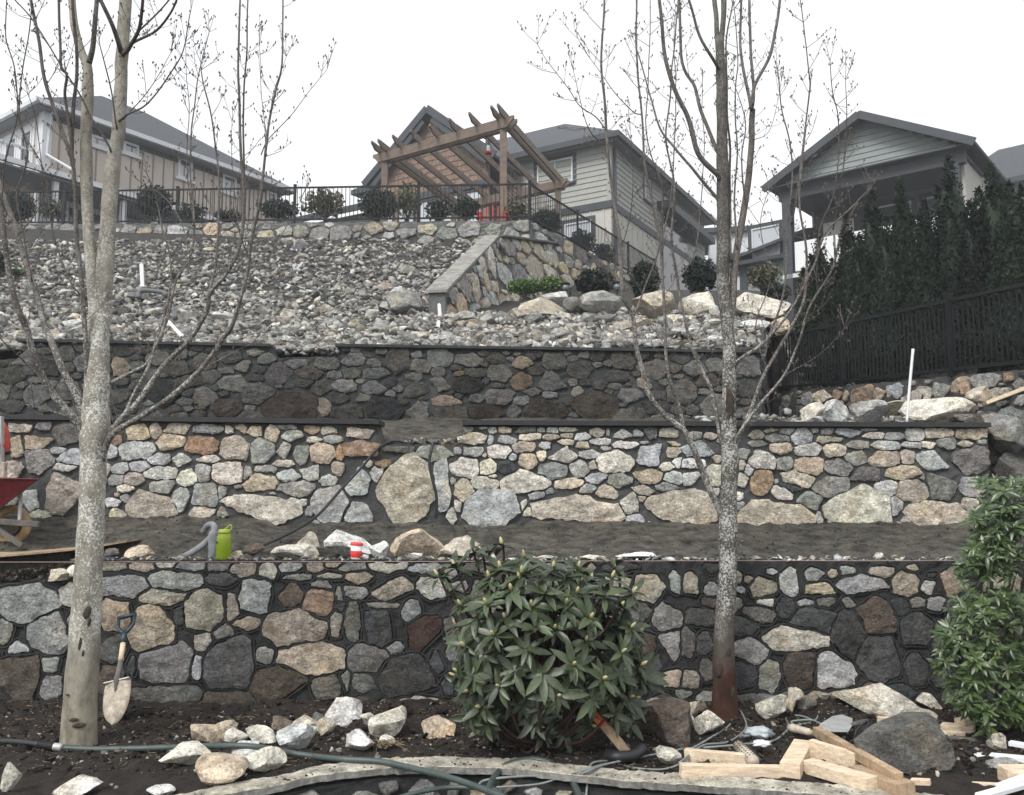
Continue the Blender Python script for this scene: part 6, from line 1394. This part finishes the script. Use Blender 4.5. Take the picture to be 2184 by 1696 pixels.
mb.tube([(-.062, 0, Ls*.988), (0, 0, Ls*.992), (.062, 0, Ls*.988)], [.014, .015, .014], 10); sbuild(mb, 'd_handle', M_BLUEH, True)
# water bottle
q = P(476, 1196, Y1+.06); q.z = Z1T+.008; kb = Y1/F*1.0
BT = empty('water_bottle', q, 'translucent lime green water bottle with looped lid on the lowest wall', 'bottle')
hB = 72*kb; r0 = 15.5*kb
mb = MB(); mb.lathe([(r0*.9, 0), (r0, hB*.03), (r0, hB*.60), (r0*.96, hB*.66), (r0*.78, hB*.72), (r0*.74, hB*.76)], q, 24); mb.build('bottle_body', M_GREENP, BT, True)
mb = MB(); mb.lathe([(r0*.8, hB*.745), (r0*.8, hB*.80), (r0*.78, hB*.86), (r0*.6, hB*.875)], q, 24); lid = mb.build('lid', M_GREENL, BT, True)
mb = MB(); mb.tube(smooth_path([q+Vector((0, -.0, hB*.87)), q+Vector((.02, 0, hB*.93)), q+Vector((.038, 0, hB*1.0)), q+Vector((.05, 0, hB*.97)), q+Vector((.048, 0, hB*.88)), q+Vector((.036, 0, hB*.80))], 4), .0045, 6); mb.build('loop', M_GREENL, lid, True)
mb = MB(); mb.lathe([(r0*.83, hB*.69), (r0*.84, hB*.70), (r0*.84, hB*.72), (r0*.83, hB*.73)], q, 20); mb.build('collar_ring', M_GREENL, BT, True)
mb = MB(); mb.box(q+Vector((-r0*.72, -r0*.72, hB*.5)), (.022, .003, .014), Matrix.Rotation(R(-45), 3, 'Z')); mb.build('label_patch', M_DTRIM, BT)
# cup
q = P(758, 1190, Y1+.04); q.z = Z1T+.010
CU = empty('travel_cup', q, 'white travel cup with red lid and red sleeve on the wall', 'cup'); hC = 35*kb; rr = 13.2*kb; tl = Matrix.Rotation(R(4), 3, 'Y')
mb = MB(); mb.lathe([(rr*.72, 0), (rr*.76, hC*.08), (rr*.98, hC*.86)], q, 24, tl); mb.build('cup_body', M_WHITE, CU, True)
mb = MB(); mb.lathe([(rr*.80, hC*.12), (rr*.83, hC*.14), (rr*.93, hC*.5), (rr*.90, hC*.52)], q, 24, tl); mb.build('sleeve', M_REDP, CU, True)
mb = MB(); mb.lathe([(rr*1.02, hC*.84), (rr*1.05, hC*.86), (rr*1.03, hC*.94), (rr*.9, hC), (rr*.3, hC*.985)], q, 24, tl); mb.build('lid', M_REDP, CU, True)

# ---------------------------------------------------------------- hoses and cords
def hose(name, label, crop_pts, mat, r, sides=8, cat='hose', per=8):
    """points: (crop, x, y, Y or None for lying on the strip, lift)"""
    pts = []
    for c, x, y, Y, lift in crop_pts:
        px, py = (x, y) if c == 'd' else cv(c, x, y)
        if Y is None:
            q = hit_z(px, py, GZ+.03)
            for _ in range(2):
                zz = gz(q.x, q.y) if q.y > cap0_y(q.x)+.06 else GZ+.02
                q = hit_z(px, py, zz+r+lift)
        else: q = P(px, py, Y)
        pts.append(q)
    mb = MB(); mb.tube(smooth_path(pts, per), r, sides); o = mb.build(name, mat, None, True); return tag(o, label, cat)
k0 = 4.9/F
HS = empty('garden_hose', hit_z(167, 1600, GZ+.03), 'thick green hose with a steel coupling lying across the foreground', 'hose')
def hose_part(name, pts, mat, r, parent, sides=10, per=8):
    P3 = []
    for c, x, y, lift in pts:
        px, py = cv(c, x, y) if c != 'd' else (x, y); q = hit_z(px, py, GZ+.05)
        q = hit_z(px, py, (gz(q.x, q.y) if q.y > cap0_y(q.x)+.05 else GZ+.015)+r+lift); P3.append(q)
    mb = MB(); sp = smooth_path(P3, per); mb.tube(sp, r, sides); mb.build(name, mat, parent, True); return sp
hose_part('hose_end', [('a1', -160, 1345, 0), ('a1', 100, 1355, 0), ('a1', 250, 1372, .0)], M_HOSEB, .016, HS)
sp = hose_part('ribbed_sleeve', [('a1', 238, 1372, 0), ('a1', 300, 1382, 0), ('a1', 352, 1386, 0)], M_HOSEB, .018, HS)
for i in range(9): mb = MB(); a = sp[0].lerp(sp[-1], (i+.5)/9); b = sp[0].lerp(sp[-1], (i+.9)/9); mb.tube([a, b], .022, 10); mb.build('rib', M_HOSEB, HS, True)
hose_part('coupling', [('a1', 345, 1386, 0), ('a1', 370, 1388, 0), ('a1', 395, 1392, 0)], M_STEEL, .021, HS)
hose_part('hose_body', [('a1', 390, 1392, 0), ('a1', 640, 1402, 0), ('a1', 1000, 1394, 0), ('a1', 1300, 1383, .02), ('a1', 1500, 1380, .06), ('a1', 1660, 1390, .06), ('a1', 1830, 1422, .03), ('a1', 2000, 1448, .01), ('a2', 0, 1466, 0), ('a2', 250, 1482, 0), ('a2', 450, 1525, 0), ('a2', 620, 1565, .01), ('a2', 800, 1620, .02), ('a2', 1010, 1700, .03), ('a2', 1150, 1760, .03)], M_HOSE, .0165, HS)
hose('coiled_hose', 'green hose coil looping over the curved concrete cap', [('a2', 935, 1800, 4.45, 0), ('a2', 935, 1690, 4.5, 0), ('a2', 960, 1600, 4.6, 0), ('a2', 1050, 1505, 4.75, 0), ('a2', 1200, 1468, 4.82, 0), ('a2', 1340, 1495, 4.78, 0), ('a2', 1450, 1580, 4.65, 0), ('a2', 1512, 1690, 4.5, 0), ('a2', 1530, 1800, 4.42, 0)], M_HOSE, .017, 10)
hose('hose_tail', 'green hose piece running low along the bottom edge left of the coil', [('a2', 250, 1760, 4.5, 0), ('a2', 430, 1692, 4.55, 0), ('a2', 650, 1650, 4.6, 0), ('a2', 930, 1650, 4.55, 0), ('a2', 1020, 1690, 4.5, 0)], M_HOSE, .013, 8)
hose('extension_cord', 'grey cord running from the hose coil to the lumber', [('a2', 870, 1650, 4.55, 0), ('a2', 900, 1605, 4.6, 0), ('a2', 1050, 1582, 4.62, 0), ('a2', 1250, 1572, 4.65, 0), ('a2', 1450, 1590, 4.65, 0), ('a2', 1560, 1545, None, .01), ('a2', 1680, 1500, None, .0), ('a2', 1900, 1455, None, 0), ('a2', 2183, 1400, None, 0), ('a3', 170, 1390, None, .02), ('a3', 450, 1365, None, .02), ('a3', 600, 1340, None, 0), ('a3', 700, 1260, None, 0), ('a3', 800, 1235, None, 0)], M_CORD, .0065, 6, 'cord')
hose('extension_cord', 'second grey cord drooping over the cap below the orange stake', [('a2', 985, 1645, 4.56, 0), ('a2', 1250, 1625, 4.6, 0), ('a2', 1400, 1580, 4.62, 0), ('a2', 1560, 1530, None, .02), ('a2', 1720, 1492, None, 0), ('a2', 1850, 1520, None, 0), ('a2', 2050, 1530, None, 0), ('a2', 2183, 1480, None, .01), ('a3', 100, 1400, None, .02), ('a3', 200, 1380, None, 0)], M_CORD, .0055, 6, 'cord')
hose('extension_cord', 'grey cord hanging straight down over the cap face', [('a2', 1720, 1475, None, .0), ('a2', 1600, 1490, None, .01), ('a2', 1575, 1560, 4.62, 0), ('a2', 1560, 1690, 4.55, 0), ('a2', 1555, 1790, 4.5, 0)], M_CORD, .006, 6, 'cord')
hose('extension_cord', 'grey cord looped between the right tree foot and the lumber', [('a3', -20, 1490, None, .02), ('a3', 130, 1380, None, .01), ('a3', 280, 1360, None, 0), ('a3', 380, 1300, None, 0), ('a3', 410, 1240, None, 0), ('a3', 355, 1145, None, .0), ('a3', 300, 1250, None, 0), ('a3', 180, 1330, None, 0), ('a3', 60, 1400, None, .02)], M_CORD, .006, 6, 'cord')
hose('extension_cord', 'tangle of dark cord behind the trowel', [('a3', 690, 1260, None, 0), ('a3', 665, 1200, None, 0), ('a3', 760, 1190, None, .01), ('a3', 880, 1240, None, .01), ('a3', 820, 1215, None, .02), ('a3', 700, 1225, None, .01), ('a3', 740, 1250, None, .0), ('a3', 850, 1215, None, .0), ('a3', 875, 1160, None, 0)], M_CORD, .006, 6, 'cord')
hose('extension_cord', 'dark cord looped over the huge grey boulder', [('a3', 1100, 1390, 5.0, 0), ('a3', 1110, 1290, 5.0, 0), ('a3', 1170, 1230, 5.1, 0), ('a3', 1190, 1240, 5.05, 0), ('a3', 1140, 1320, 4.98, 0), ('a3', 1120, 1400, 4.95, 0)], M_HOSEB, .006, 6, 'cord')
hose('extension_cord', 'dark cord along the front of the huge grey boulder', [('a3', 1200, 1450, 4.9, 0), ('a3', 1280, 1465, 4.85, 0), ('a3', 1350, 1540, None, .03), ('a3', 1440, 1610, None, .02)], M_HOSEB, .007, 6, 'cord')
YL = Y1+.5
hose('slurry_hose', 'thick pale grey hose curving down behind the wall left of the bottle', [('c4', 1300, 1300, 6.55, 0), ('c4', 1325, 1258, 6.52, 0), ('c4', 1362, 1255, 6.48, 0), ('c4', 1365, 1300, 6.44, 0), ('c4', 1320, 1360, 6.38, 0), ('c4', 1240, 1420, 6.32, 0), ('c4', 1130, 1480, 6.26, 0), ('c4', 1060, 1520, 6.22, 0)], simple('pale_grey_hose', (.2, .21, .22), .7, .35, 18, .2, .002), .024, 10)
hose('water_hose', 'thin black hose arching from behind the bottle to the wall gap', [('c4', 1440, 1478, 6.15, 0), ('c4', 1520, 1445, 6.3, 0), ('c4', 1700, 1375, 6.6, 0), ('c4', 1880, 1290, 6.9, 0), ('c4', 2030, 1190, 7.2, 0), ('c5', 0, 1020, 7.4, 0), ('c5', 130, 880, 7.52, 0), ('c5', 230, 765, 7.55, 0), ('c5', 310, 722, 7.62, 0), ('c5', 380, 722, 7.66, 0), ('c5', 440, 745, 7.68, 0), ('c5', 480, 770, 7.75, 0)], M_HOSEB, .012, 8)
hose('water_hose', 'black hose hanging down over the huge boulder in the middle wall', [('c5', 590, 720, 7.8, 0), ('c5', 578, 745, 7.52, 0), ('c5', 558, 850, 7.47, 0), ('c5', 575, 950, 7.46, 0), ('c5', 600, 1050, 7.46, 0), ('c5', 605, 1120, 7.46, 0), ('c5', 600, 1210, 7.47, 0)], M_HOSEB, .0135, 8)
hose('string_line', 'thin pale mason string line along the top edge of the lowest wall', [('d', -60, 1199, Y1-.03, 0), ('d', 700, 1198, Y1-.03, 0), ('d', 1500, 1196, Y1-.03, 0), ('d', 2300, 1195, Y1-.03, 0)], simple('pink_string', (.5, .36, .33), .8, .05, 10, 0), .0022, 4, 'string')
hose('drain_pipe', 'dark grey pipe loop lying on the rubble slope left of centre', [('c1', 885, 1400, 11.9, 0), ('c1', 890, 1365, 12.0, 0), ('c1', 930, 1352, 12.0, 0), ('c1', 1040, 1365, 12.0, 0), ('c1', 1060, 1385, 11.9, 0)], simple('grey_pipe', (.1, .11, .12), .6, .1, 10, 0), .035, 8, 'pipe')
hose('drain_pipe', 'short bent grey pipe on the rubble slope above the white pipe', [('c1', 1085, 1465, 11.2, 0), ('c1', 1110, 1480, 11.1, 0), ('c1', 1118, 1530, 10.9, 0)], MATS['grey_pipe'], .035, 8, 'pipe')
hose('white_pipe', 'thin white pipe lying diagonally on the rubble slope', [('c1', 1055, 1530, 10.9, 0), ('c1', 1120, 1600, 10.5, 0), ('c1', 1185, 1675, 10.1, 0)], M_WHITE, .022, 8, 'pipe')
hose('standing_pipe', 'white plastic pipe standing upright behind the middle wall at right', [('c6', 1434, 605, Y2+.3, 0), ('c6', 1452, 370, Y2+.3, 0), ('c6', 1474, 130, Y2+.3, 0)], M_WHITE, .0125, 10, 'pipe')
hose('conduit_pipe', 'short white conduit sticking out of the glossy shrub at right', [('c6', 2010, 1280, 5.6, 0), ('c6', 2300, 1320, 5.5, 0)], M_WHITE, .011, 8, 'pipe')
# markers on the slope
def stake(label, crop, x, y0, y1, w, Y, lean=0, name='marker_stake', mat=M_WHITE):
    a = P(*cv(crop, x, y1), Y); b = P(*cv(crop, x+lean, y0), Y); ww_ = w*K*Y/F; mb = MB(); d_ = (b-a); pr = [(-ww_/2, -.1), (ww_/2, -.1), (ww_/2, d_.length-.02), (0, d_.length), (-ww_/2, d_.length-.02)]
    zx = d_.normalized(); mb.prism(pr, lambda p, e: a+Vector((1, 0, 0))*p[0]+zx*p[1]+Vector((0, e, 0)), -.012, .012); return tag(mb.build(name, mat, None), label, 'stake')
stake('white marker stake on the rubble slope right of the left tree', 'c1', 908, 1178, 1290, 24, 14.2, -5)
stake('tall white marker stake in the rubble below the wing wall', 'c2', 628, 1348, 1470, 22, 12.6, -8)
stake('short broken white stake lying before the tall one', 'c2', 612, 1455, 1522, 24, 11.9, 6)
# solar lamps
for px, py, lab in ((1206, 620, 'small black solar lamp beside the green shrubs'), (1316, 618, 'small black solar lamp between two dark shrubs')):
    q = P(px, py, 14.0); SL = empty('solar_lamp', q, lab, 'garden lamp')
    mb = MB(); mb.tube([q-Vector((0, 0, .2)), q], .012, 6); mb.build('spike', M_BLACK, SL)
    mb = MB(); mb.lathe([(.03, 0), (.06, .03), (.055, .1)], q, 12); mb.build('lens', M_PANE, SL, True)
    mb = MB(); mb.lathe([(.075, .1), (.075, .125), (.02, .145)], q, 12); mb.build('lamp_cap', M_BLACK, SL, True)

# ---------------------------------------------------------------- lumber and scraps at bottom right
def board(label, p0, p1, h_, t, mat=M_LUMBER, z=(0, 0), up=(0, 0, 1), name='lumber_piece', cat='lumber', wflat=False):
    """p0,p1 in a3 crop (mid of the near face); h_ visible height in px, t thickness (depth) in m; z lift at both ends"""
    q = []
    for (x, y), l in zip((p0, p1), z):
        px, py = cv('a3', x, y); g = hit_z(px, py, GZ+.04); base_ = (gz(g.x, g.y) if g.y > cap0_y(g.x)+.05 else GZ+.015)
        q.append(hit_z(px, py, base_+l+h_*K*4.75/F/2))
    mb = MB(); mb.bar(q[0], q[1], t, h_*K*4.75/F, up=up); return tag(mb.build(name, mat, None, bevel=.002), label, cat)
board('long pale lumber beam lying along the curved cap', (-10, 1538), (640, 1552), 78, .045)
board('stained lumber piece just behind the long pale beam', (20, 1440), (455, 1478), 78, .04)
board('short thick lumber block standing slanted between two boards', (688, 1540), (775, 1385), 85, .10, z=(.0, .02))
board('short wide board right of the slanted block', (822, 1400), (1115, 1490), 118, .038, z=(.02, .0))
board('muddy lumber stick lying across the pile towards lower right', (858, 1285), (1385, 1585), 55, .05, M_LUMBERD, z=(.07, .05))
board('lumber piece in front pointing to lower right', (800, 1505), (1212, 1625), 72, .09, z=(0, .0))
board('dirty topped lumber piece at the lower right of the pile', (1130, 1540), (1425, 1660), 70, .12, M_LUMBERD)
board('small wood offcut alone on soil right of the pile', (1462, 1607), (1585, 1612), 30, .04)
board('thin wood shim on soil near the bottom right corner', (1850, 1622), (2050, 1632), 18, .03)
board('pale lumber block at the right edge', (2045, 1565), (2240, 1560), 85, .09)
board('thin black edged board behind the huge boulder', (1258, 1215), (1480, 1225), 42, .05)
board('white board lying behind the tan rock at right', (1655, 1255), (1865, 1275), 40, .09)
board('tan flat offcut leaning on the white board', (1770, 1235), (1900, 1205), 50, .07, M_LUMBER, z=(.03, .03))
board('small lumber end under the white board', (1665, 1300), (1785, 1302), 28, .05, M_LUMBER)
board('dark plank lying under the white board', (1570, 1305), (1880, 1345), 16, .06, M_GREYWOOD)
board('white trim board lying on soil at right', (1700, 1452), (2010, 1448), 32, .06, M_WHITE)
board('white trim board overlapping the other at the right edge', (1990, 1450), (2260, 1475), 36, .05, M_WHITE, z=(.02, .02))
board('upper white trim board at the right edge', (2090, 1362), (2280, 1395), 28, .05, M_WHITE, z=(.02, .02))
board('lowest white trim board in the bottom right corner', (1900, 1705), (2240, 1610), 26, .05, M_WHITE)
board('white trim board just above the lowest one in the corner', (2030, 1645), (2260, 1560), 26, .05, M_WHITE, z=(.03, .03))
# leaning board on the terrace rocks at the right edge
a = P(2098, 862, 8.4); b = P(2240, 808, 8.2); mb = MB(); mb.bar(a, b, .28, .035); tag(mb.build('leaning_board', M_LUMBER, None, bevel=.002), 'pale plank leaning on rocks at the right edge above the middle wall', 'board')
# trowel
TQ = hit_z(*cv('a3', 990, 1240), GZ+.08); TR = empty('masonry_trowel', TQ, 'pale steel masonry trowel lying behind the lumber pile', 'trowel')
pts = [hit_z(*cv('a3', x, y), GZ+.10) for x, y in ((858, 1288), (880, 1240), (960, 1190), (1020, 1180), (1088, 1205), (1085, 1250), (1060, 1290))]
mb = MB(); n = len(pts); mb.v = [tuple(p) for p in pts]+[tuple(p-Vector((0, 0, .003))) for p in pts]; mb.f = [tuple(range(n)), tuple(reversed(range(n, 2*n)))]+[(i, i+n, (i+1) % n+n, (i+1) % n) for i in range(n)]; mb.build('blade', M_STEEL, TR)
mb = MB(); a = hit_z(*cv('a3', 1080, 1245), GZ+.10); b = hit_z(*cv('a3', 1180, 1225), GZ+.11); mb.tube([a, a.lerp(b, .3), b], [.008, .016, .017], 8); mb.build('handle', M_GREYWOOD, TR, True)
TQ = hit_z(*cv('a3', 770, 1285), GZ+.05); mb = MB(); a = hit_z(*cv('a3', 680, 1262), GZ+.05); b = hit_z(*cv('a3', 835, 1300), GZ+.05); mb.tube([a, a.lerp(b, .15), a.lerp(b, .85), b], [.02, .024, .022, .012], 10); tag(mb.build('tool_handle', M_RUST, None, True), 'worn brown tool handle lying left of the trowel blade', 'tool handle')
# perforated clay tube with dark film
a = hit_z(*cv('a3', 360, 1385), GZ+.06); b = hit_z(*cv('a3', 455, 1480), GZ+.06); PT = empty('perforated_tube', a, 'tan perforated tube lying behind the stained lumber', 'tube')
mb = MB(); mb.tube([a, b], .032, 14); mb.build('tube_wall', M_RUST, PT, True)
ad = (b-a).normalized(); e1 = Vector((0, 0, 1)).cross(ad).normalized(); e2 = ad.cross(e1)
for i in range(8):
    for j in range(5):
        an = R(20+j*32); c_ = a.lerp(b, (i+.5)/8)+(e1*math.cos(an)+e2*math.sin(an))*.0315; nrm = (e1*math.cos(an)+e2*math.sin(an)); mb = MB(); mb.tube([c_, c_+nrm*.0018], .0048, 6); mb.build('hole', M_PANED, PT)
a = hit_z(*cv('a3', 400, 1375), GZ+.07); b = hit_z(*cv('a3', 495, 1480), GZ+.05); mb = MB(); mb.bar(a, b, .03, .012); mb.build('film_strip', M_HOSEB, PT)
# crumpled cloths
def crumple(label, crop, x, y, w, h_, mat, zl, name='crumpled_rag', cat='rag', Y=None):
    px, py = cv(crop, x, y); q = hit_z(px, py, GZ+.05) if Y is None else P(px, py, Y); V, Fc = ICO[3]; V = V.copy(); g = Vector((px, py, 0))
    for i in range(len(V)):
        p = Vector(V[i]); k = 1+.55*mnoise.noise(p*2.6+g)+.3*mnoise.noise(p*6+g); V[i] *= k
    s_ = q.y/F*K; V = V*np.array([w*s_/2, w*s_*.3, h_*s_/2]); o = np_mesh(name, V, Fc, mat); o.location = q; return tag(o, label, cat)
M_RAG = simple('pale_blue_rag', (.42, .47, .48), .9, .25, 20, .3, .004)
crumple('pale blue crumpled rag lying between cord and tree foot', 'a3', 490, 1295, 170, 62, M_RAG, 0); crumple('small white crumpled paper scrap below the blue rag', 'a3', 510, 1365, 110, 34, M_WHITE, 0, 'paper_scrap', 'paper')
crumple('dark blue glove lying on the wall right of the left trunk', 'c4', 700, 1475, 100, 30, simple('dark_blue_cloth', (.02, .03, .05), .9, .3, 20, .3, .004), 0, 'work_glove', 'glove', Y=Y1+.1)
crumple('grey crumpled bag behind the glove on the muddy terrace', 'c4', 715, 1435, 90, 60, M_GREYWOOD, 0, 'crumpled_bag', 'bag', Y=Y1+.35)
crumple('tan leather glove in the wall gap below the cap end', 'c5', 680, 740, 110, 36, M_LUMBERD, 0, 'work_glove', 'glove', Y=Y2+.1)
crumple('dark debris heap behind the tan glove in the gap', 'c5', 640, 715, 130, 30, M_HOSEB, 0, 'debris_heap', 'debris', Y=Y2+.35)
crumple('white paper scrap by the end of the capped wall', 'c5', 740, 715, 50, 40, M_WHITE, 0, 'paper_scrap', 'paper', Y=Y2+.25)
mb = MB(); q = P(*cv('c4', 1360, 1400), 6.35); mb.lathe([(.03, -.16), (.035, -.14), (.035, .10), (.03, .12)], q, 14); tag(mb.build('plastic_container', MATS['pale_grey_hose'], None, True), 'grey dusty container standing behind the green bottle', 'container')
# orange-painted stake and black elbow under the rhododendron
a = hit_z(*cv('a2', 1822, 1425), GZ+.03); b = P(*cv('a2', 1432, 960), RB.y-.1); ST = empty('survey_stake', a, 'wooden stake with orange painted end leaning in the rhododendron', 'stake')
m_ = a.lerp(b, .38); mb = MB(); mb.bar(a-(b-a).normalized()*.02, m_, .045, .045); mb.build('bare_wood', M_LUMBERD, ST, bevel=.003); mb = MB(); mb.bar(m_, b, .047, .047); mb.build('painted_end', M_ORANGE, ST, bevel=.003)
hose('elbow_pipe', 'black plastic elbow pipe at the foot of the orange stake', [('a2', 1695, 1440, None, .01), ('a2', 1760, 1450, None, .01), ('a2', 1860, 1440, None, .01), ('a2', 1925, 1395, None, .03)], M_HOSEB, .03, 12, 'pipe')
# small pink marker tape on the fence
mb = MB(); q = P(*cv('c6', 545, 410), 13.2); mb.box(q, (.05, .01, .14), Matrix.Rotation(.2, 3, 'Y')); tag(mb.build('marker_tape', simple('pink_tape', (.7, .16, .16), .6, .1, 10, 0), None), 'pink marker tape at the left foot of the black fence', 'tape')

# ---------------------------------------------------------------- wheelbarrow and mixer at the left edge
YW = 6.75
def W4p(x, y, Y=YW): return P(*cv('c4', x, y), Y)
WB = empty('wheelbarrow', W4p(60, 1480), 'dark red wheelbarrow with tan muddy wheel cut by the left frame edge', 'wheelbarrow')
mb = MB(); prof = [(240, 968), (40, 955), (-350, 950), (-300, 1150), (-60, 1160), (30, 1130)]
mb.prism(prof, lambda p, e: W4p(p[0], p[1], YW+e*(1.0 if p[1] < 1000 else .7)), -.28, .28); mb.build('tray', M_DRED, WB, bevel=.006)
mb = MB(); mb.tube([W4p(245, 964, YW-.28), W4p(-350, 945, YW-.28)], .008, 6); mb.tube([W4p(245, 964, YW-.28), W4p(245, 964, YW+.28)], .008, 6); mb.build('tray_rim', M_DRED, WB, True)
cw = W4p(70, 1255); RRt = .125; ring = [cw+Vector((math.cos(a)*RRt, 0, math.sin(a)*RRt)) for a in [2*math.pi*i/28 for i in range(29)]]
mb = MB(); mb.tube(ring, .034, 10, False); wh = mb.build('wheel', M_RUBBER, WB, True); mb = MB(); mb.tube([cw-Vector((0, .03, 0)), cw+Vector((0, .03, 0))], .075, 16); mb.build('rim', M_GREYWOOD, wh, True)
for yy in (-.14, .14):
    mb = MB(); mb.bar(W4p(250, 1250, YW+yy), W4p(-300, 1210, YW+yy), .035, .045); mb.build('handle', M_GREYWOOD, WB, bevel=.004)
    mb = MB(); mb.bar(W4p(135, 1045, YW+yy), W4p(125, 1220, YW+yy), .02, .02, up=(1, 0, 0)); mb.build('strut', M_STEEL, WB)
    mb = MB(); mb.bar(W4p(-30, 1270, YW+yy), W4p(140, 1385, YW+yy), .03, .035); mb.build('leg', M_GREYWOOD, WB)
MX = empty('cement_mixer', W4p(-60, 1200, 7.0), 'orange red cement mixer drum at the left frame edge', 'cement mixer')
mb = MB(); q = W4p(-120, 740, 7.0); mb.lathe([(.14, -.30), (.22, -.22), (.2, -.02), (.21, .05), (.14, .18), (.10, .22)], q, 24, Matrix.Rotation(R(20), 3, 'Y')); mb.build('drum', simple('orange_red_enamel', (.55, .07, .04), .5, .3, 9, .2, .002), MX, True)
mb = MB(); mb.lathe([(.223, -.01), (.226, .0), (.223, .012)], q, 24, Matrix.Rotation(R(20), 3, 'Y')); mb.build('drum_band', M_BLACK, MX, True)
mb = MB(); mb.box(W4p(15, 940, 6.95), (.05, .05, .22)); mb.build('panel', M_RUST, MX, bevel=.006)
mb = MB(); mb.bar(W4p(5, 560, 6.95), W4p(8, 900, 6.95), .04, .03, up=(1, 0, 0)); mb.build('frame', M_STEEL, MX)
q0 = W4p(-40, 1480, 7.0)
for sx in (-.35, -.05): mb = MB(); mb.bar(W4p(-120, 900, 7.0), q0+Vector((sx, 0, -.03)), .03, .03, up=(1, 0, 0)); mb.build('leg', M_DRED, MX)
# plywood sheet
pw = [P(*cv('c4', x, y), Y) for x, y, Y in ((-300, 1450, 6.35), (10, 1445, 6.36), (500, 1400, 6.45), (810, 1352, 6.55))]; pv = [p+Vector((.05, .62, .015)) for p in pw]
mb = MB(); V = []
for a, b in zip(smooth_path(pw, 5), smooth_path(pv, 5)): V += [a, b, b-Vector((0, 0, .014)), a-Vector((0, 0, .014))]
mb.v = [tuple(v) for v in V]; n = len(V)//4; mb.f = [(4*i+k, 4*i+(k+1) % 4, 4*i+4+(k+1) % 4, 4*i+4+k) for i in range(n-1) for k in range(4)]+[(0, 3, 2, 1), (4*n-4, 4*n-3, 4*n-2, 4*n-1)]
tag(mb.build('plywood_sheet', M_LUMBERD, None), 'warped muddy plywood sheet lying on the terrace behind the left tree', 'board')

# ---------------------------------------------------------------- added volume that fades the upper view like lens flare
mb = MB(); mb.box((0, 90, 6.5), (420, 200, 21)); hz = mb.build('flare_veil', None)
hm = bpy.data.materials.new('flare_veil_volume'); hm.use_nodes = True; nt = hm.node_tree; nt.nodes.clear(); out = nt.nodes.new('ShaderNodeOutputMaterial')
pv_ = nt.nodes.new('ShaderNodeVolumePrincipled'); pv_.inputs['Color'].default_value = (.93, .96, 1, 1); pv_.inputs['Density'].default_value = .0022; pv_.inputs['Anisotropy'].default_value = .2
nt.links.new(pv_.outputs[0], out.inputs['Volume']); hz.data.materials.append(hm); tag(hz, 'thin pale volume added to imitate lens flare over the slope', 'flare_veil', kind='stuff')
